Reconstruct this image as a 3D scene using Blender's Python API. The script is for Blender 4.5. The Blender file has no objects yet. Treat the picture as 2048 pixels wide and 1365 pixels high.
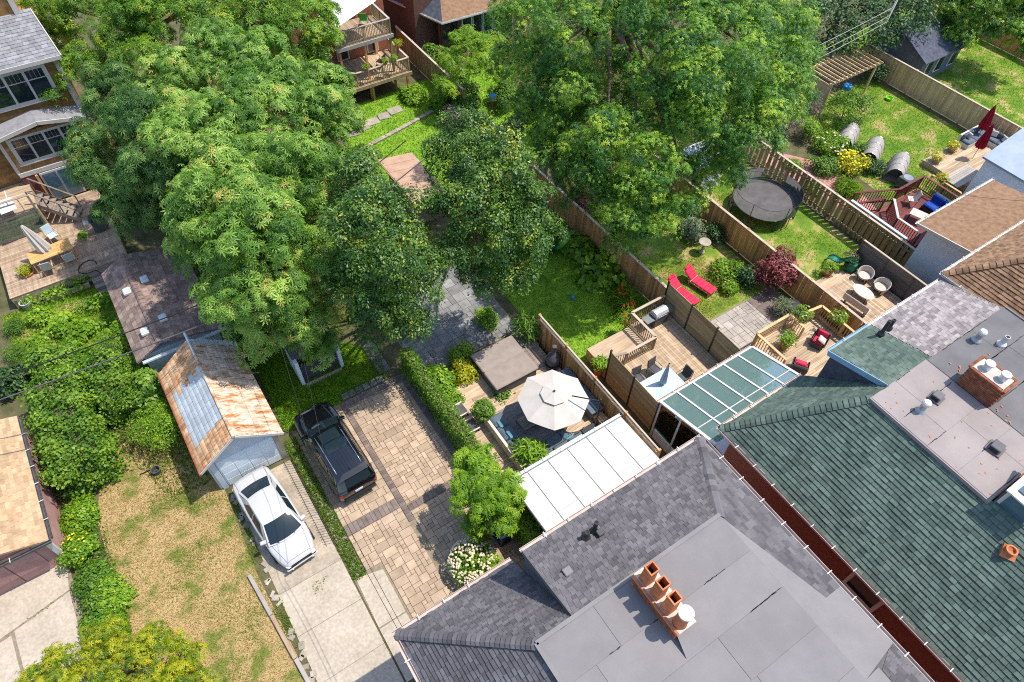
import bpy, math, random
import numpy as np
from mathutils import Vector, Matrix

random.seed(7)
rng = np.random.default_rng(11)
SC = bpy.context.scene
COL = SC.collection

# ---------------------------------------------------------------- camera
yaw, pit, rol = math.radians(35.017), math.radians(51.898), math.radians(2.065)
fw = Vector((math.sin(yaw)*math.cos(pit), math.cos(yaw)*math.cos(pit), -math.sin(pit)))
rt = Vector((math.cos(yaw), -math.sin(yaw), 0)); up = rt.cross(fw)
rt2 = rt*math.cos(rol)+up*math.sin(rol); up2 = -rt*math.sin(rol)+up*math.cos(rol)
cam = bpy.data.cameras.new('camera'); cam.sensor_width = 36; cam.lens = 1373.4/2048*36
cam.clip_start = .5; cam.clip_end = 1500
camo = bpy.data.objects.new('camera', cam); COL.objects.link(camo)
camo.matrix_world = Matrix(((rt2.x, up2.x, -fw.x, 0), (rt2.y, up2.y, -fw.y, 0), (rt2.z, up2.z, -fw.z, 28), (0, 0, 0, 1)))
SC.camera = camo

# ---------------------------------------------------------------- sky and sun
W = bpy.data.worlds.new('World'); SC.world = W; W.use_nodes = True
nt = W.node_tree; bg = nt.nodes['Background']
sky = nt.nodes.new('ShaderNodeTexSky'); sky.sky_type = 'NISHITA'; sky.sun_disc = False
sky.sun_elevation = math.radians(64); sky.sun_rotation = math.atan2(.46, -.17)
nt.links.new(sky.outputs[0], bg.inputs[0]); bg.inputs[1].default_value = .15
sun = bpy.data.lights.new('sun', 'SUN'); sun.energy = 3.0; sun.angle = math.radians(.5); sun.color = (1, .935, .82)
suno = bpy.data.objects.new('sun', sun); COL.objects.link(suno); suno.location = (30, -10, 60)
suno.rotation_euler = Vector((-.46, .17, -1)).to_track_quat('-Z', 'Y').to_euler()
SC.view_settings.view_transform = 'Standard'; SC.view_settings.look = 'None'
SC.view_settings.exposure = .92; SC.view_settings.gamma = 1
SC.render.engine = 'CYCLES'; SC.cycles.use_denoising = False
SC.cycles.filter_width = 1.05
SC.cycles.max_bounces = 6; SC.cycles.transparent_max_bounces = 8
SC.cycles.diffuse_bounces = 3; SC.cycles.glossy_bounces = 3; SC.cycles.transmission_bounces = 5
SC.cycles.caustics_reflective = False; SC.cycles.caustics_refractive = False

# ---------------------------------------------------------------- helpers
ORG = {}

class MB:
    """collects faces in metres, build() links them as one mesh object"""
    def __init__(s): s.v = []; s.f = []; s.t = []
    def add(s, vs, fs, t=.5):
        n = len(s.v); s.v += [tuple(p) for p in vs]
        s.f += [tuple(i+n for i in f) for f in fs]; s.t += [t]*len(fs); return s
    def box(s, x0, y0, z0, x1, y1, z1, t=.5):
        vs = [(x, y, z) for z in (z0, z1) for y in (y0, y1) for x in (x0, x1)]
        return s.add(vs, [(0, 2, 3, 1), (4, 5, 7, 6), (0, 1, 5, 4), (2, 6, 7, 3), (0, 4, 6, 2), (1, 3, 7, 5)], t)
    def cbox(s, c, d, rz=0, rx=0, ry=0, bev=0, t=.5):
        m = Matrix.Translation(c) @ Matrix.Rotation(rz, 4, 'Z') @ Matrix.Rotation(rx, 4, 'X') @ Matrix.Rotation(ry, 4, 'Y')
        a, b, h = d[0]/2, d[1]/2, d[2]/2
        if bev <= 0:
            vs = [m @ Vector((x, y, z)) for z in (-h, h) for y in (-b, b) for x in (-a, a)]
            return s.add(vs, [(0, 2, 3, 1), (4, 5, 7, 6), (0, 1, 5, 4), (2, 6, 7, 3), (0, 4, 6, 2), (1, 3, 7, 5)], t)
        e = bev; rings = []
        for z, k in ((-h, e), (-h+e, 0), (h-e, 0), (h, e)):
            A, B, q = a-k, b-k, e*.8
            rings.append([(A-q, -B, z), (A, -B+q, z), (A, B-q, z), (A-q, B, z), (-A+q, B, z), (-A, B-q, z), (-A, -B+q, z), (-A+q, -B, z)])
        vs = [m @ Vector(p) for r in rings for p in r]
        fs = [tuple(range(7, -1, -1)), tuple(range(24, 32))]
        for r in range(3):
            for i in range(8):
                j = (i+1) % 8; fs.append((r*8+i, r*8+j, r*8+8+j, r*8+8+i))
        return s.add(vs, fs, t)
    def prism(s, poly, z0, z1, t=.5):
        n = len(poly); a = sum(poly[i][0]*poly[(i+1) % n][1]-poly[(i+1) % n][0]*poly[i][1] for i in range(n))
        if a < 0: poly = poly[::-1]
        vs = [(p[0], p[1], z0) for p in poly]+[(p[0], p[1], z1) for p in poly]
        fs = [tuple(range(n-1, -1, -1)), tuple(range(n, 2*n))]+[(i, (i+1) % n, n+(i+1) % n, n+i) for i in range(n)]
        return s.add(vs, fs, t)
    def slab(s, poly, d, t=.5):
        """3-D polygon (counter-clockwise from above) thickened down by d"""
        n = len(poly); vs = [tuple(p) for p in poly]+[(p[0], p[1], p[2]-d) for p in poly]
        return s.add(vs, [tuple(range(n)), tuple(range(2*n-1, n-1, -1))]+[((i+1) % n, i, n+i, n+(i+1) % n) for i in range(n)], t)
    def tube(s, pts, r, n=8, cap=True, t=.5):
        pts = [Vector(p) for p in pts]; R = r if isinstance(r, (list, tuple)) else [r]*len(pts)
        vs = []; prev = None
        for i, p in enumerate(pts):
            d = (pts[min(i+1, len(pts)-1)]-pts[max(i-1, 0)]).normalized()
            a = prev if prev is not None and abs(prev.dot(d)) < .98 else (Vector((0, 0, 1)) if abs(d.z) < .9 else Vector((1, 0, 0)))
            x = (a-d*a.dot(d)).normalized(); y = d.cross(x); prev = x
            vs += [p+(x*math.cos(k*2*math.pi/n)+y*math.sin(k*2*math.pi/n))*R[i] for k in range(n)]
        fs = [(i*n+k, i*n+(k+1) % n, (i+1)*n+(k+1) % n, (i+1)*n+k) for i in range(len(pts)-1) for k in range(n)]
        if cap: fs += [tuple(range(n-1, -1, -1)), tuple(range((len(pts)-1)*n, len(pts)*n))]
        return s.add(vs, fs, t)
    def bar(s, p, q, w, h, t=.5):
        p, q = Vector(p), Vector(q); d = (q-p).normalized()
        u = Vector((0, 0, 1)) if abs(d.z) < .95 else Vector((0, 1, 0))
        x = d.cross(u).normalized(); y = x.cross(d).normalized()
        vs = [a+x*(i*w/2)+y*(j*h/2) for a in (p, q) for i, j in ((-1, -1), (1, -1), (1, 1), (-1, 1))]
        return s.add(vs, [(3, 2, 1, 0), (4, 5, 6, 7), (0, 1, 5, 4), (1, 2, 6, 5), (2, 3, 7, 6), (3, 0, 4, 7)], t)
    def lathe(s, prof, c=(0, 0, 0), n=16, sx=1, sy=1, t=.5, close=True):
        vs = []; m = len(prof)
        for r, z in prof:
            vs += [(c[0]+sx*r*math.cos(k*2*math.pi/n), c[1]+sy*r*math.sin(k*2*math.pi/n), c[2]+z) for k in range(n)]
        fs = [(i*n+k, i*n+(k+1) % n, (i+1)*n+(k+1) % n, (i+1)*n+k) for i in range(m-1) for k in range(n)]
        if close: fs += [tuple(range(n-1, -1, -1)), tuple(range((m-1)*n, m*n))]
        return s.add(vs, fs, t)
    def build(s, name, mat, parent=None, smooth=False, label=None, cat=None, group=None, kind=None, local=False):
        me = bpy.data.meshes.new(name)
        o = bpy.data.objects.new(name, me); COL.objects.link(o)
        if parent is not None:
            og = ORG.get(parent, (0, 0, 0)); o.parent = parent; ORG[o] = og
        else:
            v = s.v; og = ((min(p[0] for p in v)+max(p[0] for p in v))/2, (min(p[1] for p in v)+max(p[1] for p in v))/2, min(p[2] for p in v))
            o.location = og; ORG[o] = og
        vs = [(p[0]-og[0], p[1]-og[1], p[2]-og[2]) for p in s.v]
        me.from_pydata(vs, [], s.f)
        at = me.attributes.new('tint', 'FLOAT', 'FACE'); at.data.foreach_set('value', np.array(s.t, 'f'))
        me.materials.append(mat)
        if smooth: me.polygons.foreach_set('use_smooth', [True]*len(me.polygons))
        me.update()
        if label: o['label'] = label
        if cat: o['category'] = cat
        if group: o['group'] = group
        if kind: o['kind'] = kind
        return o

def thing(name, label, cat, loc, rz=None, group=None):
    """Empty at a thing's base; rz=None: its parts are given in world metres, else in its own frame"""
    o = bpy.data.objects.new(name, None); COL.objects.link(o); o.location = loc; o.empty_display_size = .2
    ORG[o] = tuple(loc) if rz is None else (0, 0, 0)
    if rz is not None: o.rotation_euler = (0, 0, rz)
    o['label'] = label; o['category'] = cat
    if group: o['group'] = group
    return o

def inst(src, parent, loc, rz=0, name=None):
    """another object sharing src's mesh, placed at loc (in the parent's frame)"""
    o = bpy.data.objects.new(name or src.name.split('.')[0], src.data); COL.objects.link(o)
    o.parent = parent; og = ORG.get(parent, (0, 0, 0))
    o.location = (loc[0]-og[0], loc[1]-og[1], loc[2]-og[2]); o.rotation_euler = (0, 0, rz); return o

def piece_mesh(name, mb, mat, smooth=False):
    me = bpy.data.meshes.new(name); me.from_pydata(mb.v, [], mb.f); me.materials.append(mat)
    if smooth: me.polygons.foreach_set('use_smooth', [True]*len(me.polygons))
    return me

def piece(name, me, parent, loc, rot=(0, 0, 0)):
    o = bpy.data.objects.new(name, me); COL.objects.link(o); o.parent = parent
    og = ORG.get(parent, (0, 0, 0)); o.location = (loc[0]-og[0], loc[1]-og[1], loc[2]-og[2]); o.rotation_euler = rot
    return o

def copy_tree(o, parent=None):
    c = o.copy(); COL.objects.link(c); c.parent = parent
    for ch in list(o.children): copy_tree(ch, c)
    return c

# ---------------------------------------------------------------- materials
def mat(name, c1, c2=None, scale=3, rough=.85, bump=0, bs=40, metal=0, spec=.25, var=0, tintv=0, st=(1, 1, 1), c3=None, lo=.35, hi=.65, trans=0, coat=0, fine=0, c3p=None, famt=.35):
    m = bpy.data.materials.new(name); m.use_nodes = True; n = m.node_tree.nodes; l = m.node_tree.links
    b = n['Principled BSDF']; b.inputs['Roughness'].default_value = rough; b.inputs['Metallic'].default_value = metal
    b.inputs['Specular IOR Level'].default_value = spec
    if coat: b.inputs['Coat Weight'].default_value = coat; b.inputs['Coat Roughness'].default_value = .06
    g = n.new('ShaderNodeNewGeometry'); mp = n.new('ShaderNodeMapping'); mp.inputs['Scale'].default_value = st
    l.new(g.outputs['Position'], mp.inputs[0])
    no = n.new('ShaderNodeTexNoise'); no.inputs['Scale'].default_value = scale; no.inputs['Detail'].default_value = 6; no.inputs['Roughness'].default_value = .62
    l.new(mp.outputs[0], no.inputs['Vector'])
    r = n.new('ShaderNodeValToRGB'); e = r.color_ramp.elements
    c2 = c2 or tuple(min(1, x*1.15) for x in c1)
    e[0].position = lo; e[0].color = (*c1, 1); e[1].position = hi; e[1].color = (*c2, 1)
    if c3: x = e.new(c3p or (.9 if hi < .85 else 1)); x.color = (*c3, 1)
    l.new(no.outputs['Fac'], r.inputs[0]); col = r.outputs[0]
    def valmul(fac, amt, col):
        mr = n.new('ShaderNodeMapRange'); mr.inputs['To Min'].default_value = 1-amt; mr.inputs['To Max'].default_value = 1+amt
        l.new(fac, mr.inputs[0]); h = n.new('ShaderNodeHueSaturation'); l.new(mr.outputs[0], h.inputs['Value']); l.new(col, h.inputs['Color']); return h.outputs[0]
    if fine:
        n2 = n.new('ShaderNodeTexNoise'); n2.inputs['Scale'].default_value = fine; n2.inputs['Detail'].default_value = 3
        l.new(mp.outputs[0], n2.inputs['Vector']); col = valmul(n2.outputs['Fac'], famt, col)
    if var: oi = n.new('ShaderNodeObjectInfo'); col = valmul(oi.outputs['Random'], var, col)
    if tintv: a = n.new('ShaderNodeAttribute'); a.attribute_name = 'tint'; col = valmul(a.outputs['Fac'], tintv, col)
    l.new(col, b.inputs['Base Color'])
    if bump:
        n3 = n.new('ShaderNodeTexNoise'); n3.inputs['Scale'].default_value = bs; n3.inputs['Detail'].default_value = 4; l.new(mp.outputs[0], n3.inputs['Vector'])
        bp = n.new('ShaderNodeBump'); bp.inputs['Strength'].default_value = bump; bp.inputs['Distance'].default_value = .03
        l.new(n3.outputs['Fac'], bp.inputs['Height']); l.new(bp.outputs[0], b.inputs['Normal'])
    return m

def leafmat(name, stops, trans=.3, rough=.45, spec=.35):
    m = bpy.data.materials.new(name); m.use_nodes = True; n = m.node_tree.nodes; l = m.node_tree.links
    b = n['Principled BSDF']; b.inputs['Roughness'].default_value = rough; b.inputs['Specular IOR Level'].default_value = spec
    a = n.new('ShaderNodeAttribute'); a.attribute_name = 'tint'
    r = n.new('ShaderNodeValToRGB'); e = r.color_ramp.elements
    e[0].position = stops[0][0]; e[0].color = (*stops[0][1], 1); e[1].position = stops[-1][0]; e[1].color = (*stops[-1][1], 1)
    for p, c in stops[1:-1]: x = e.new(p); x.color = (*c, 1)
    l.new(a.outputs['Fac'], r.inputs[0]); l.new(r.outputs[0], b.inputs['Base Color'])
    t = n.new('ShaderNodeBsdfTranslucent'); h = n.new('ShaderNodeHueSaturation'); h.inputs['Saturation'].default_value = 1.15; h.inputs['Value'].default_value = 1.3
    l.new(r.outputs[0], h.inputs['Color']); l.new(h.outputs[0], t.inputs[0])
    mx = n.new('ShaderNodeMixShader'); mx.inputs[0].default_value = trans
    l.new(b.outputs[0], mx.inputs[1]); l.new(t.outputs[0], mx.inputs[2]); l.new(mx.outputs[0], n['Material Output'].inputs[0])
    return m

def glassmat(name, tint=(.02, .03, .04), rough=.04, spec=.9, coat=0):
    m = bpy.data.materials.new(name); m.use_nodes = True
    b = m.node_tree.nodes['Principled BSDF']; b.inputs['Base Color'].default_value = (*tint, 1)
    b.inputs['Roughness'].default_value = rough; b.inputs['Specular IOR Level'].default_value = spec
    return m

def clearglass(name, tint, alpha, painted_reflection=None):
    """a pane one can see through: glossy over transparent"""
    m = bpy.data.materials.new(name); m.use_nodes = True; n = m.node_tree.nodes; l = m.node_tree.links
    t = n.new('ShaderNodeBsdfTransparent'); t.inputs[0].default_value = (*tint, 1)
    g = n.new('ShaderNodeBsdfGlossy'); g.inputs['Roughness'].default_value = .03
    f = n.new('ShaderNodeFresnel'); f.inputs[0].default_value = 1.5
    a = n.new('ShaderNodeMath'); a.operation = 'ADD'; a.inputs[1].default_value = alpha; l.new(f.outputs[0], a.inputs[0])
    src = t.outputs[0]
    if painted_reflection:
        df = n.new('ShaderNodeBsdfDiffuse'); df.inputs[0].default_value = (*painted_reflection, 1); m2 = n.new('ShaderNodeMixShader'); m2.inputs[0].default_value = .5  # diffuse share paints reflections and haze into the pane
        l.new(t.outputs[0], m2.inputs[1]); l.new(df.outputs[0], m2.inputs[2]); src = m2.outputs[0]
    mx = n.new('ShaderNodeMixShader'); l.new(a.outputs[0], mx.inputs[0]); l.new(src, mx.inputs[1]); l.new(g.outputs[0], mx.inputs[2])
    l.new(mx.outputs[0], n['Material Output'].inputs[0]); return m

M = {}
def dm(k, *a, **kw): M[k] = mat(k, *a, **kw)
dm('soil', (.06, .065, .025), (.13, .115, .055), scale=1.5, bump=.6, bs=25, fine=18)
dm('lawn', (.08, .18, .012), (.18, .26, .03), scale=.7, bump=.8, bs=45, fine=24, c3=(.42, .32, .14), lo=.36, hi=.52, c3p=.62)
dm('lawn_lush', (.12, .27, .014), (.25, .40, .035), scale=1.3, bump=.8, bs=45, fine=26)
dm('lawn_dry', (.13, .18, .03), (.40, .29, .14), scale=.9, bump=.8, bs=40, fine=20, c3=(.50, .37, .2), lo=.38, hi=.50)
dm('concrete', (.37, .315, .25), (.45, .39, .315), scale=.7, rough=.9, bump=.15, bs=60, fine=9)
dm('concrete_old', (.29, .245, .19), (.43, .36, .28), scale=1.2, rough=.9, bump=.25, bs=50, fine=9)
dm('paver', (.34, .25, .175), (.44, .335, .24), scale=2.5, rough=.9, bump=.2, bs=60, tintv=.15, var=.08)
dm('paver_dark', (.14, .11, .10), (.22, .17, .15), scale=3, rough=.9, bump=.2, bs=60, var=.15, tintv=.15)
dm('joint', (.19, .155, .11), (.28, .23, .165), scale=6, bump=.3)
dm('flag', (.17, .168, .165), (.25, .245, .24), scale=2, rough=.9, bump=.2, bs=40, var=.2, tintv=.2)
dm('flag_pale', (.32, .285, .26), (.40, .36, .33), scale=2, rough=.9, bump=.2, bs=40, var=.12, tintv=.12)
dm('brick_path', (.38, .17, .15), (.48, .25, .22), scale=4, bump=.3, tintv=.2)
dm('stone', (.25, .22, .18), (.38, .335, .275), scale=3, bump=.4, bs=20, var=.25, tintv=.3)
dm('gravel', (.28, .235, .17), (.40, .345, .26), scale=14, bump=.6, bs=30, tintv=.3)
dm('deck', (.35, .25, .165), (.52, .395, .275), scale=1.6, st=(.6, 5, 5), rough=.8, var=.22, bump=.2, bs=30)
dm('deck_y', (.35, .25, .165), (.52, .395, .275), scale=1.6, st=(5, .6, 5), rough=.8, var=.17, bump=.2, bs=30)
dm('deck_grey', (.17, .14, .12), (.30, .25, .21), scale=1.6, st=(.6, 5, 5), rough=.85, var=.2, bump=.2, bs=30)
dm('deck_weather', (.29, .205, .14), (.43, .32, .225), scale=1.6, st=(5, .6, 5), rough=.85, var=.2, bump=.2, bs=30)
dm('cedar', (.42, .20, .075), (.56, .31, .13), scale=1.4, st=(4, 4, .5), rough=.8, var=.3, bump=.2)
dm('cedar_light', (.50, .34, .18), (.64, .46, .28), scale=1.4, st=(4, 4, .5), rough=.8, var=.16, bump=.2)
dm('cedar_cap', (.40, .32, .25), (.50, .42, .34), scale=2, rough=.8)
dm('pine', (.50, .31, .14), (.66, .45, .23), scale=2, rough=.75, var=.14)
dm('screen', (.28, .215, .115), (.39, .31, .175), scale=1.4, st=(4, .5, 4), rough=.8, var=.18, bump=.15)
dm('fence_old', (.25, .18, .10), (.38, .28, .165), scale=1.4, st=(4, 4, .5), rough=.85, var=.22, bump=.2)
dm('slatewood', (.11, .105, .10), (.19, .175, .165), scale=1.4, st=(4, .5, 4), rough=.8, var=.2)
dm('teak', (.52, .29, .10), (.68, .42, .18), scale=2, st=(1, 6, 6), rough=.6, var=.12)
dm('brownpaint', (.13, .035, .03), (.18, .05, .045), scale=4, rough=.6, var=.12)
dm('shingle_grey', (.098, .091, .098), (.132, .124, .131), scale=1.3, rough=.95, tintv=.30, bump=.3, bs=90)
dm('shingle_green', (.076, .112, .092), (.114, .154, .128), scale=1.0, rough=.95, tintv=.26, bump=.3, bs=90)
dm('shingle_mauve', (.215, .19, .19), (.30, .27, .265), scale=4, rough=.95, tintv=.32, bump=.3, bs=90)
dm('shingle_brown', (.19, .11, .065), (.29, .18, .11), scale=4, rough=.95, tintv=.3, bump=.3, bs=90)
dm('shingle_tan', (.38, .255, .145), (.48, .34, .21), scale=3, rough=.95, tintv=.18, bump=.3, bs=90)
dm('shingle_shed', (.19, .135, .115), (.29, .21, .175), scale=4, rough=.95, tintv=.3, bump=.3, bs=70)
dm('shingle_slate', (.05, .06, .085), (.10, .11, .14), scale=4, rough=.9, tintv=.3, bump=.3, bs=70)
dm('shingle_pale', (.20, .197, .21), (.27, .265, .28), scale=4, rough=.9, tintv=.2, bump=.3, bs=70)
dm('membrane', (.188, .177, .178), (.212, .200, .201), scale=1.3, rough=.9, bump=.12, bs=80, fine=30, famt=.07, tintv=.05)
dm('membrane_old', (.25, .215, .205), (.31, .268, .258), scale=.6, rough=.9, bump=.1, bs=80, fine=25, famt=.08)
dm('membrane_dark', (.12, .115, .12), (.16, .152, .156), scale=.8, rough=.9, bump=.1, bs=80, fine=25, famt=.08)
dm('tan_roof', (.36, .225, .155), (.44, .29, .21), scale=2, rough=.9)
dm('tar', (.02, .02, .022), (.05, .05, .05), scale=8)
dm('white', (.56, .55, .54), (.62, .61, .60), scale=2, rough=.5)
dm('white_trim', (.52, .50, .46), (.62, .60, .56), scale=3, rough=.55)
dm('gutter_pink', (.42, .34, .30), (.52, .44, .40), scale=3, rough=.5)
dm('white_roof', (.50, .495, .485), (.60, .595, .59), scale=.9, rough=.45, spec=.4)
dm('siding_blue', (.47, .53, .58), (.56, .62, .67), scale=1.5, rough=.6)
dm('siding_white', (.68, .74, .82), (.76, .81, .87), scale=1.5, rough=.55, var=.04)
dm('siding_pale', (.27, .33, .40), (.33, .39, .46), scale=1.5, rough=.6)
dm('siding_pink', (.34, .185, .175), (.43, .25, .235), scale=1.5, rough=.65, var=.05)
dm('door_pale', (.62, .70, .75), (.70, .77, .81), scale=1.2, rough=.55)
dm('fascia_blue', (.20, .33, .46), (.25, .39, .52), scale=2, rough=.5)
dm('cedar_shake', (.22, .11, .038), (.38, .21, .08), scale=3, rough=.85, tintv=.35, var=.2)
dm('brick', (.26, .085, .045), (.40, .15, .08), scale=7, rough=.9, bump=.4, bs=30, var=.25, tintv=.3)
dm('brick_dark', (.19, .058, .036), (.30, .105, .062), scale=5, st=(1, 1, 4), rough=.9, bump=.5, bs=25, fine=14)
dm('brick_brown', (.11, .055, .042), (.19, .10, .075), scale=5, st=(1, 1, 4), rough=.9, bump=.5, bs=25, fine=14)
dm('mortar', (.42, .37, .32), (.55, .49, .43), scale=8, bump=.3)
dm('terracotta', (.42, .13, .05), (.58, .21, .09), scale=5, rough=.75, var=.1)
dm('black', (.012, .012, .013), (.02, .02, .022), rough=.5)
dm('black_metal', (.015, .015, .017), (.03, .03, .032), rough=.4, spec=.5)
dm('rubber', (.015, .015, .016), (.03, .03, .03), rough=.8)
dm('grey_metal', (.30, .31, .32), (.42, .43, .44), rough=.35, metal=.7)
dm('galv', (.55, .58, .62), (.68, .71, .75), rough=.4, metal=.5)
dm('dark_grey', (.06, .06, .065), (.10, .10, .105), rough=.6)
dm('char_cush', (.085, .115, .15), (.125, .16, .20), rough=.9, scale=4)
dm('teal_cush', (.10, .26, .32), (.14, .32, .38), rough=.9)
dm('red_cush', (.58, .022, .065), (.70, .04, .10), rough=.85, scale=4)
dm('red_cloth', (.24, .004, .018), (.36, .012, .035), rough=.85, scale=3)
dm('blue_cush', (.012, .05, .30), (.02, .075, .38), rough=.85)
dm('canvas', (.47, .435, .395), (.52, .485, .445), rough=.9, scale=2)
dm('canvas_blue', (.40, .50, .58), (.50, .60, .67), rough=.9, scale=2)
dm('sail', (.74, .74, .74), (.80, .80, .80), rough=.9, scale=2)
dm('tub_cover', (.245, .20, .175), (.30, .25, .215), rough=.75, scale=2)
dm('rattan', (.55, .47, .42), (.66, .58, .52), rough=.8, scale=20, bump=.5, bs=60)
dm('deck_shade', (.15, .15, .16), (.24, .24, .25), rough=.95, scale=2, st=(1, 9, 1))  # grey stripes: deck boards darkened by umbrella shade
dm('bin_blue', (.006, .016, .06), (.012, .03, .09), rough=.5)
dm('lime', (.20, .58, .02), (.26, .66, .04), rough=.5)
dm('pool_green', (.05, .36, .06), (.08, .45, .09), rough=.4)
dm('slide_green', (.02, .16, .10), (.04, .22, .14), rough=.4)
dm('blue_toy', (.03, .22, .55), (.05, .30, .66), rough=.4)
dm('net', (.29, .27, .25), (.38, .35, .325), rough=.9, scale=8)
dm('tramp_mat', (.085, .078, .08), (.12, .11, .11), rough=.8, scale=2)
dm('bark', (.10, .065, .04), (.19, .13, .085), scale=4, st=(3, 3, .7), bump=.6, bs=12)
dm('bark_grey', (.14, .12, .10), (.24, .21, .18), scale=4, st=(3, 3, .7), bump=.6, bs=12)
dm('log', (.30, .2, .11), (.45, .32, .19), scale=5, var=.25)
dm('pole', (.20, .17, .14), (.30, .26, .22), scale=3, st=(3, 3, .4))
dm('rust', (.34, .135, .04), (.60, .47, .36), scale=1.5, st=(.45, 2.6, 1), rough=.7, tintv=.22, lo=.36, hi=.54, fine=6, c3=(.62, .54, .46))
dm('rust_deep', (.34, .13, .035), (.66, .46, .28), scale=1.7, st=(.5, 2.4, 1), rough=.7, tintv=.22, lo=.35, hi=.66, fine=6)
dm('rust_blue', (.34, .38, .41), (.44, .475, .50), scale=1.4, rough=.5, tintv=.08)
dm('rust_red', (.22, .06, .03), (.36, .13, .07), scale=4, rough=.8)
dm('car_white', (.47, .47, .475), (.49, .49, .495), rough=.22, spec=.5, coat=.6)
dm('car_black', (.003, .0035, .006), (.004, .005, .008), rough=.12, spec=.5, coat=1)
dm('chrome', (.7, .7, .72), (.75, .75, .77), rough=.12, metal=1)
dm('lamp_red', (.20, .008, .008), (.3, .015, .012), rough=.2, spec=.6)
dm('lamp_clear', (.55, .56, .58), (.65, .66, .68), rough=.15, spec=.7)
dm('plate', (.7, .72, .75), (.75, .77, .8), rough=.4)
dm('ink', (.02, .05, .2), (.02, .05, .2), rough=.6)
M['leaf_litter'] = M['rust_red']
M['glass_dark'] = glassmat('glass_dark', (.012, .02, .028)); M['glass_car'] = glassmat('glass_car', (.012, .022, .03), .04, .5)
M['glass_blue'] = glassmat('glass_blue', (.05, .11, .15), .05)
M['glass_clear'] = clearglass('glass_clear', (.55, .86, .82), .10)
M['glass_roof'] = clearglass('glass_roof', (.5, .85, .80), .22, (.27, .43, .42))  # teal diffuse stands in for reflected sky and trees
M['glass_table'] = clearglass('glass_table', (.75, .82, .85), .1)

# ---------------------------------------------------------------- builders
def clip(poly, cl):
    """poly (2-D) clipped by convex counter-clockwise cl"""
    out = poly
    for i in range(len(cl)):
        a, b = cl[i], cl[(i+1) % len(cl)]; ex, ey = b[0]-a[0], b[1]-a[1]
        src = out; out = []
        if not src: break
        d = [ex*(p[1]-a[1])-ey*(p[0]-a[0]) for p in src]
        for k in range(len(src)):
            p, q, dp, dq = src[k-1], src[k], d[k-1], d[k]
            if (dp >= 0) != (dq >= 0):
                s = dp/(dp-dq); out.append((p[0]+(q[0]-p[0])*s, p[1]+(q[1]-p[1])*s))
            if dq >= 0: out.append(q)
    return out

def area2(p): return abs(sum(p[i-1][0]*p[i][1]-p[i][0]*p[i-1][1] for i in range(len(p))))/2

def shingles(roof, poly, m, sw=.2, sh=.14, t=.03, nparts=300, name='shingle', var=.22, holes=()):
    """courses of shingles on a plane; poly[0]->poly[1] is the eave, counter-clockwise seen from outside"""
    P = [Vector(p) for p in poly]; u = (P[1]-P[0]).normalized()
    n = u.cross(P[2]-P[0]).normalized(); w = n.cross(u)
    q = [((p-P[0]).dot(u), (p-P[0]).dot(w)) for p in P]
    u0, u1 = min(a for a, b in q), max(a for a, b in q); v1 = max(b for a, b in q)
    lst = []; row = 0; v = 0.
    while v < v1:
        x = u0-random.random()*sw
        while x < u1:
            wd = sw*random.uniform(1-var, 1+var)
            pc = clip([(x+.004, v), (x+wd-.004, v), (x+wd-.004, v+sh), (x+.004, v+sh)], q)
            x += wd
            if len(pc) > 2 and area2(pc) > .004:
                lst.append((pc, v, t*random.uniform(.7, 1.35), random.random()))
        v += sh; row += 1
    def emit(mb, it):
        pc, v, tt, tn = it; k = len(pc); top = []; bot = []
        for a, b in pc:
            h = .006+tt*(1-(b-v)/sh); o = P[0]+u*a+w*b
            top.append(o+n*h); bot.append(o-n*.004)
        mb.add(top+bot, [tuple(range(k))]+[((i+1) % k, i, k+i, k+(i+1) % k) for i in range(k)], tn)
    cpos = Vector((0, 0, 28))
    if nparts:
        def key(it):
            c = P[0]+u*it[0][0][0]+w*it[0][0][1]; d = c-cpos; f = d.dot(fw)
            inside = abs(d.dot(rt2)/f) < .74 and abs(d.dot(up2)/f) < .495
            return -area2(it[0])*abs(d.normalized().dot(n))/d.length_squared*(1 if inside else .01)
        lst.sort(key=key)
    for it in lst[:nparts]:
        b = MB(); emit(b, it); b.build(name, m, roof)
    if len(lst) > nparts:
        b = MB()
        for it in lst[nparts:]: emit(b, it)
        b.build('shingle_courses', m, roof, kind='stuff')

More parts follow.
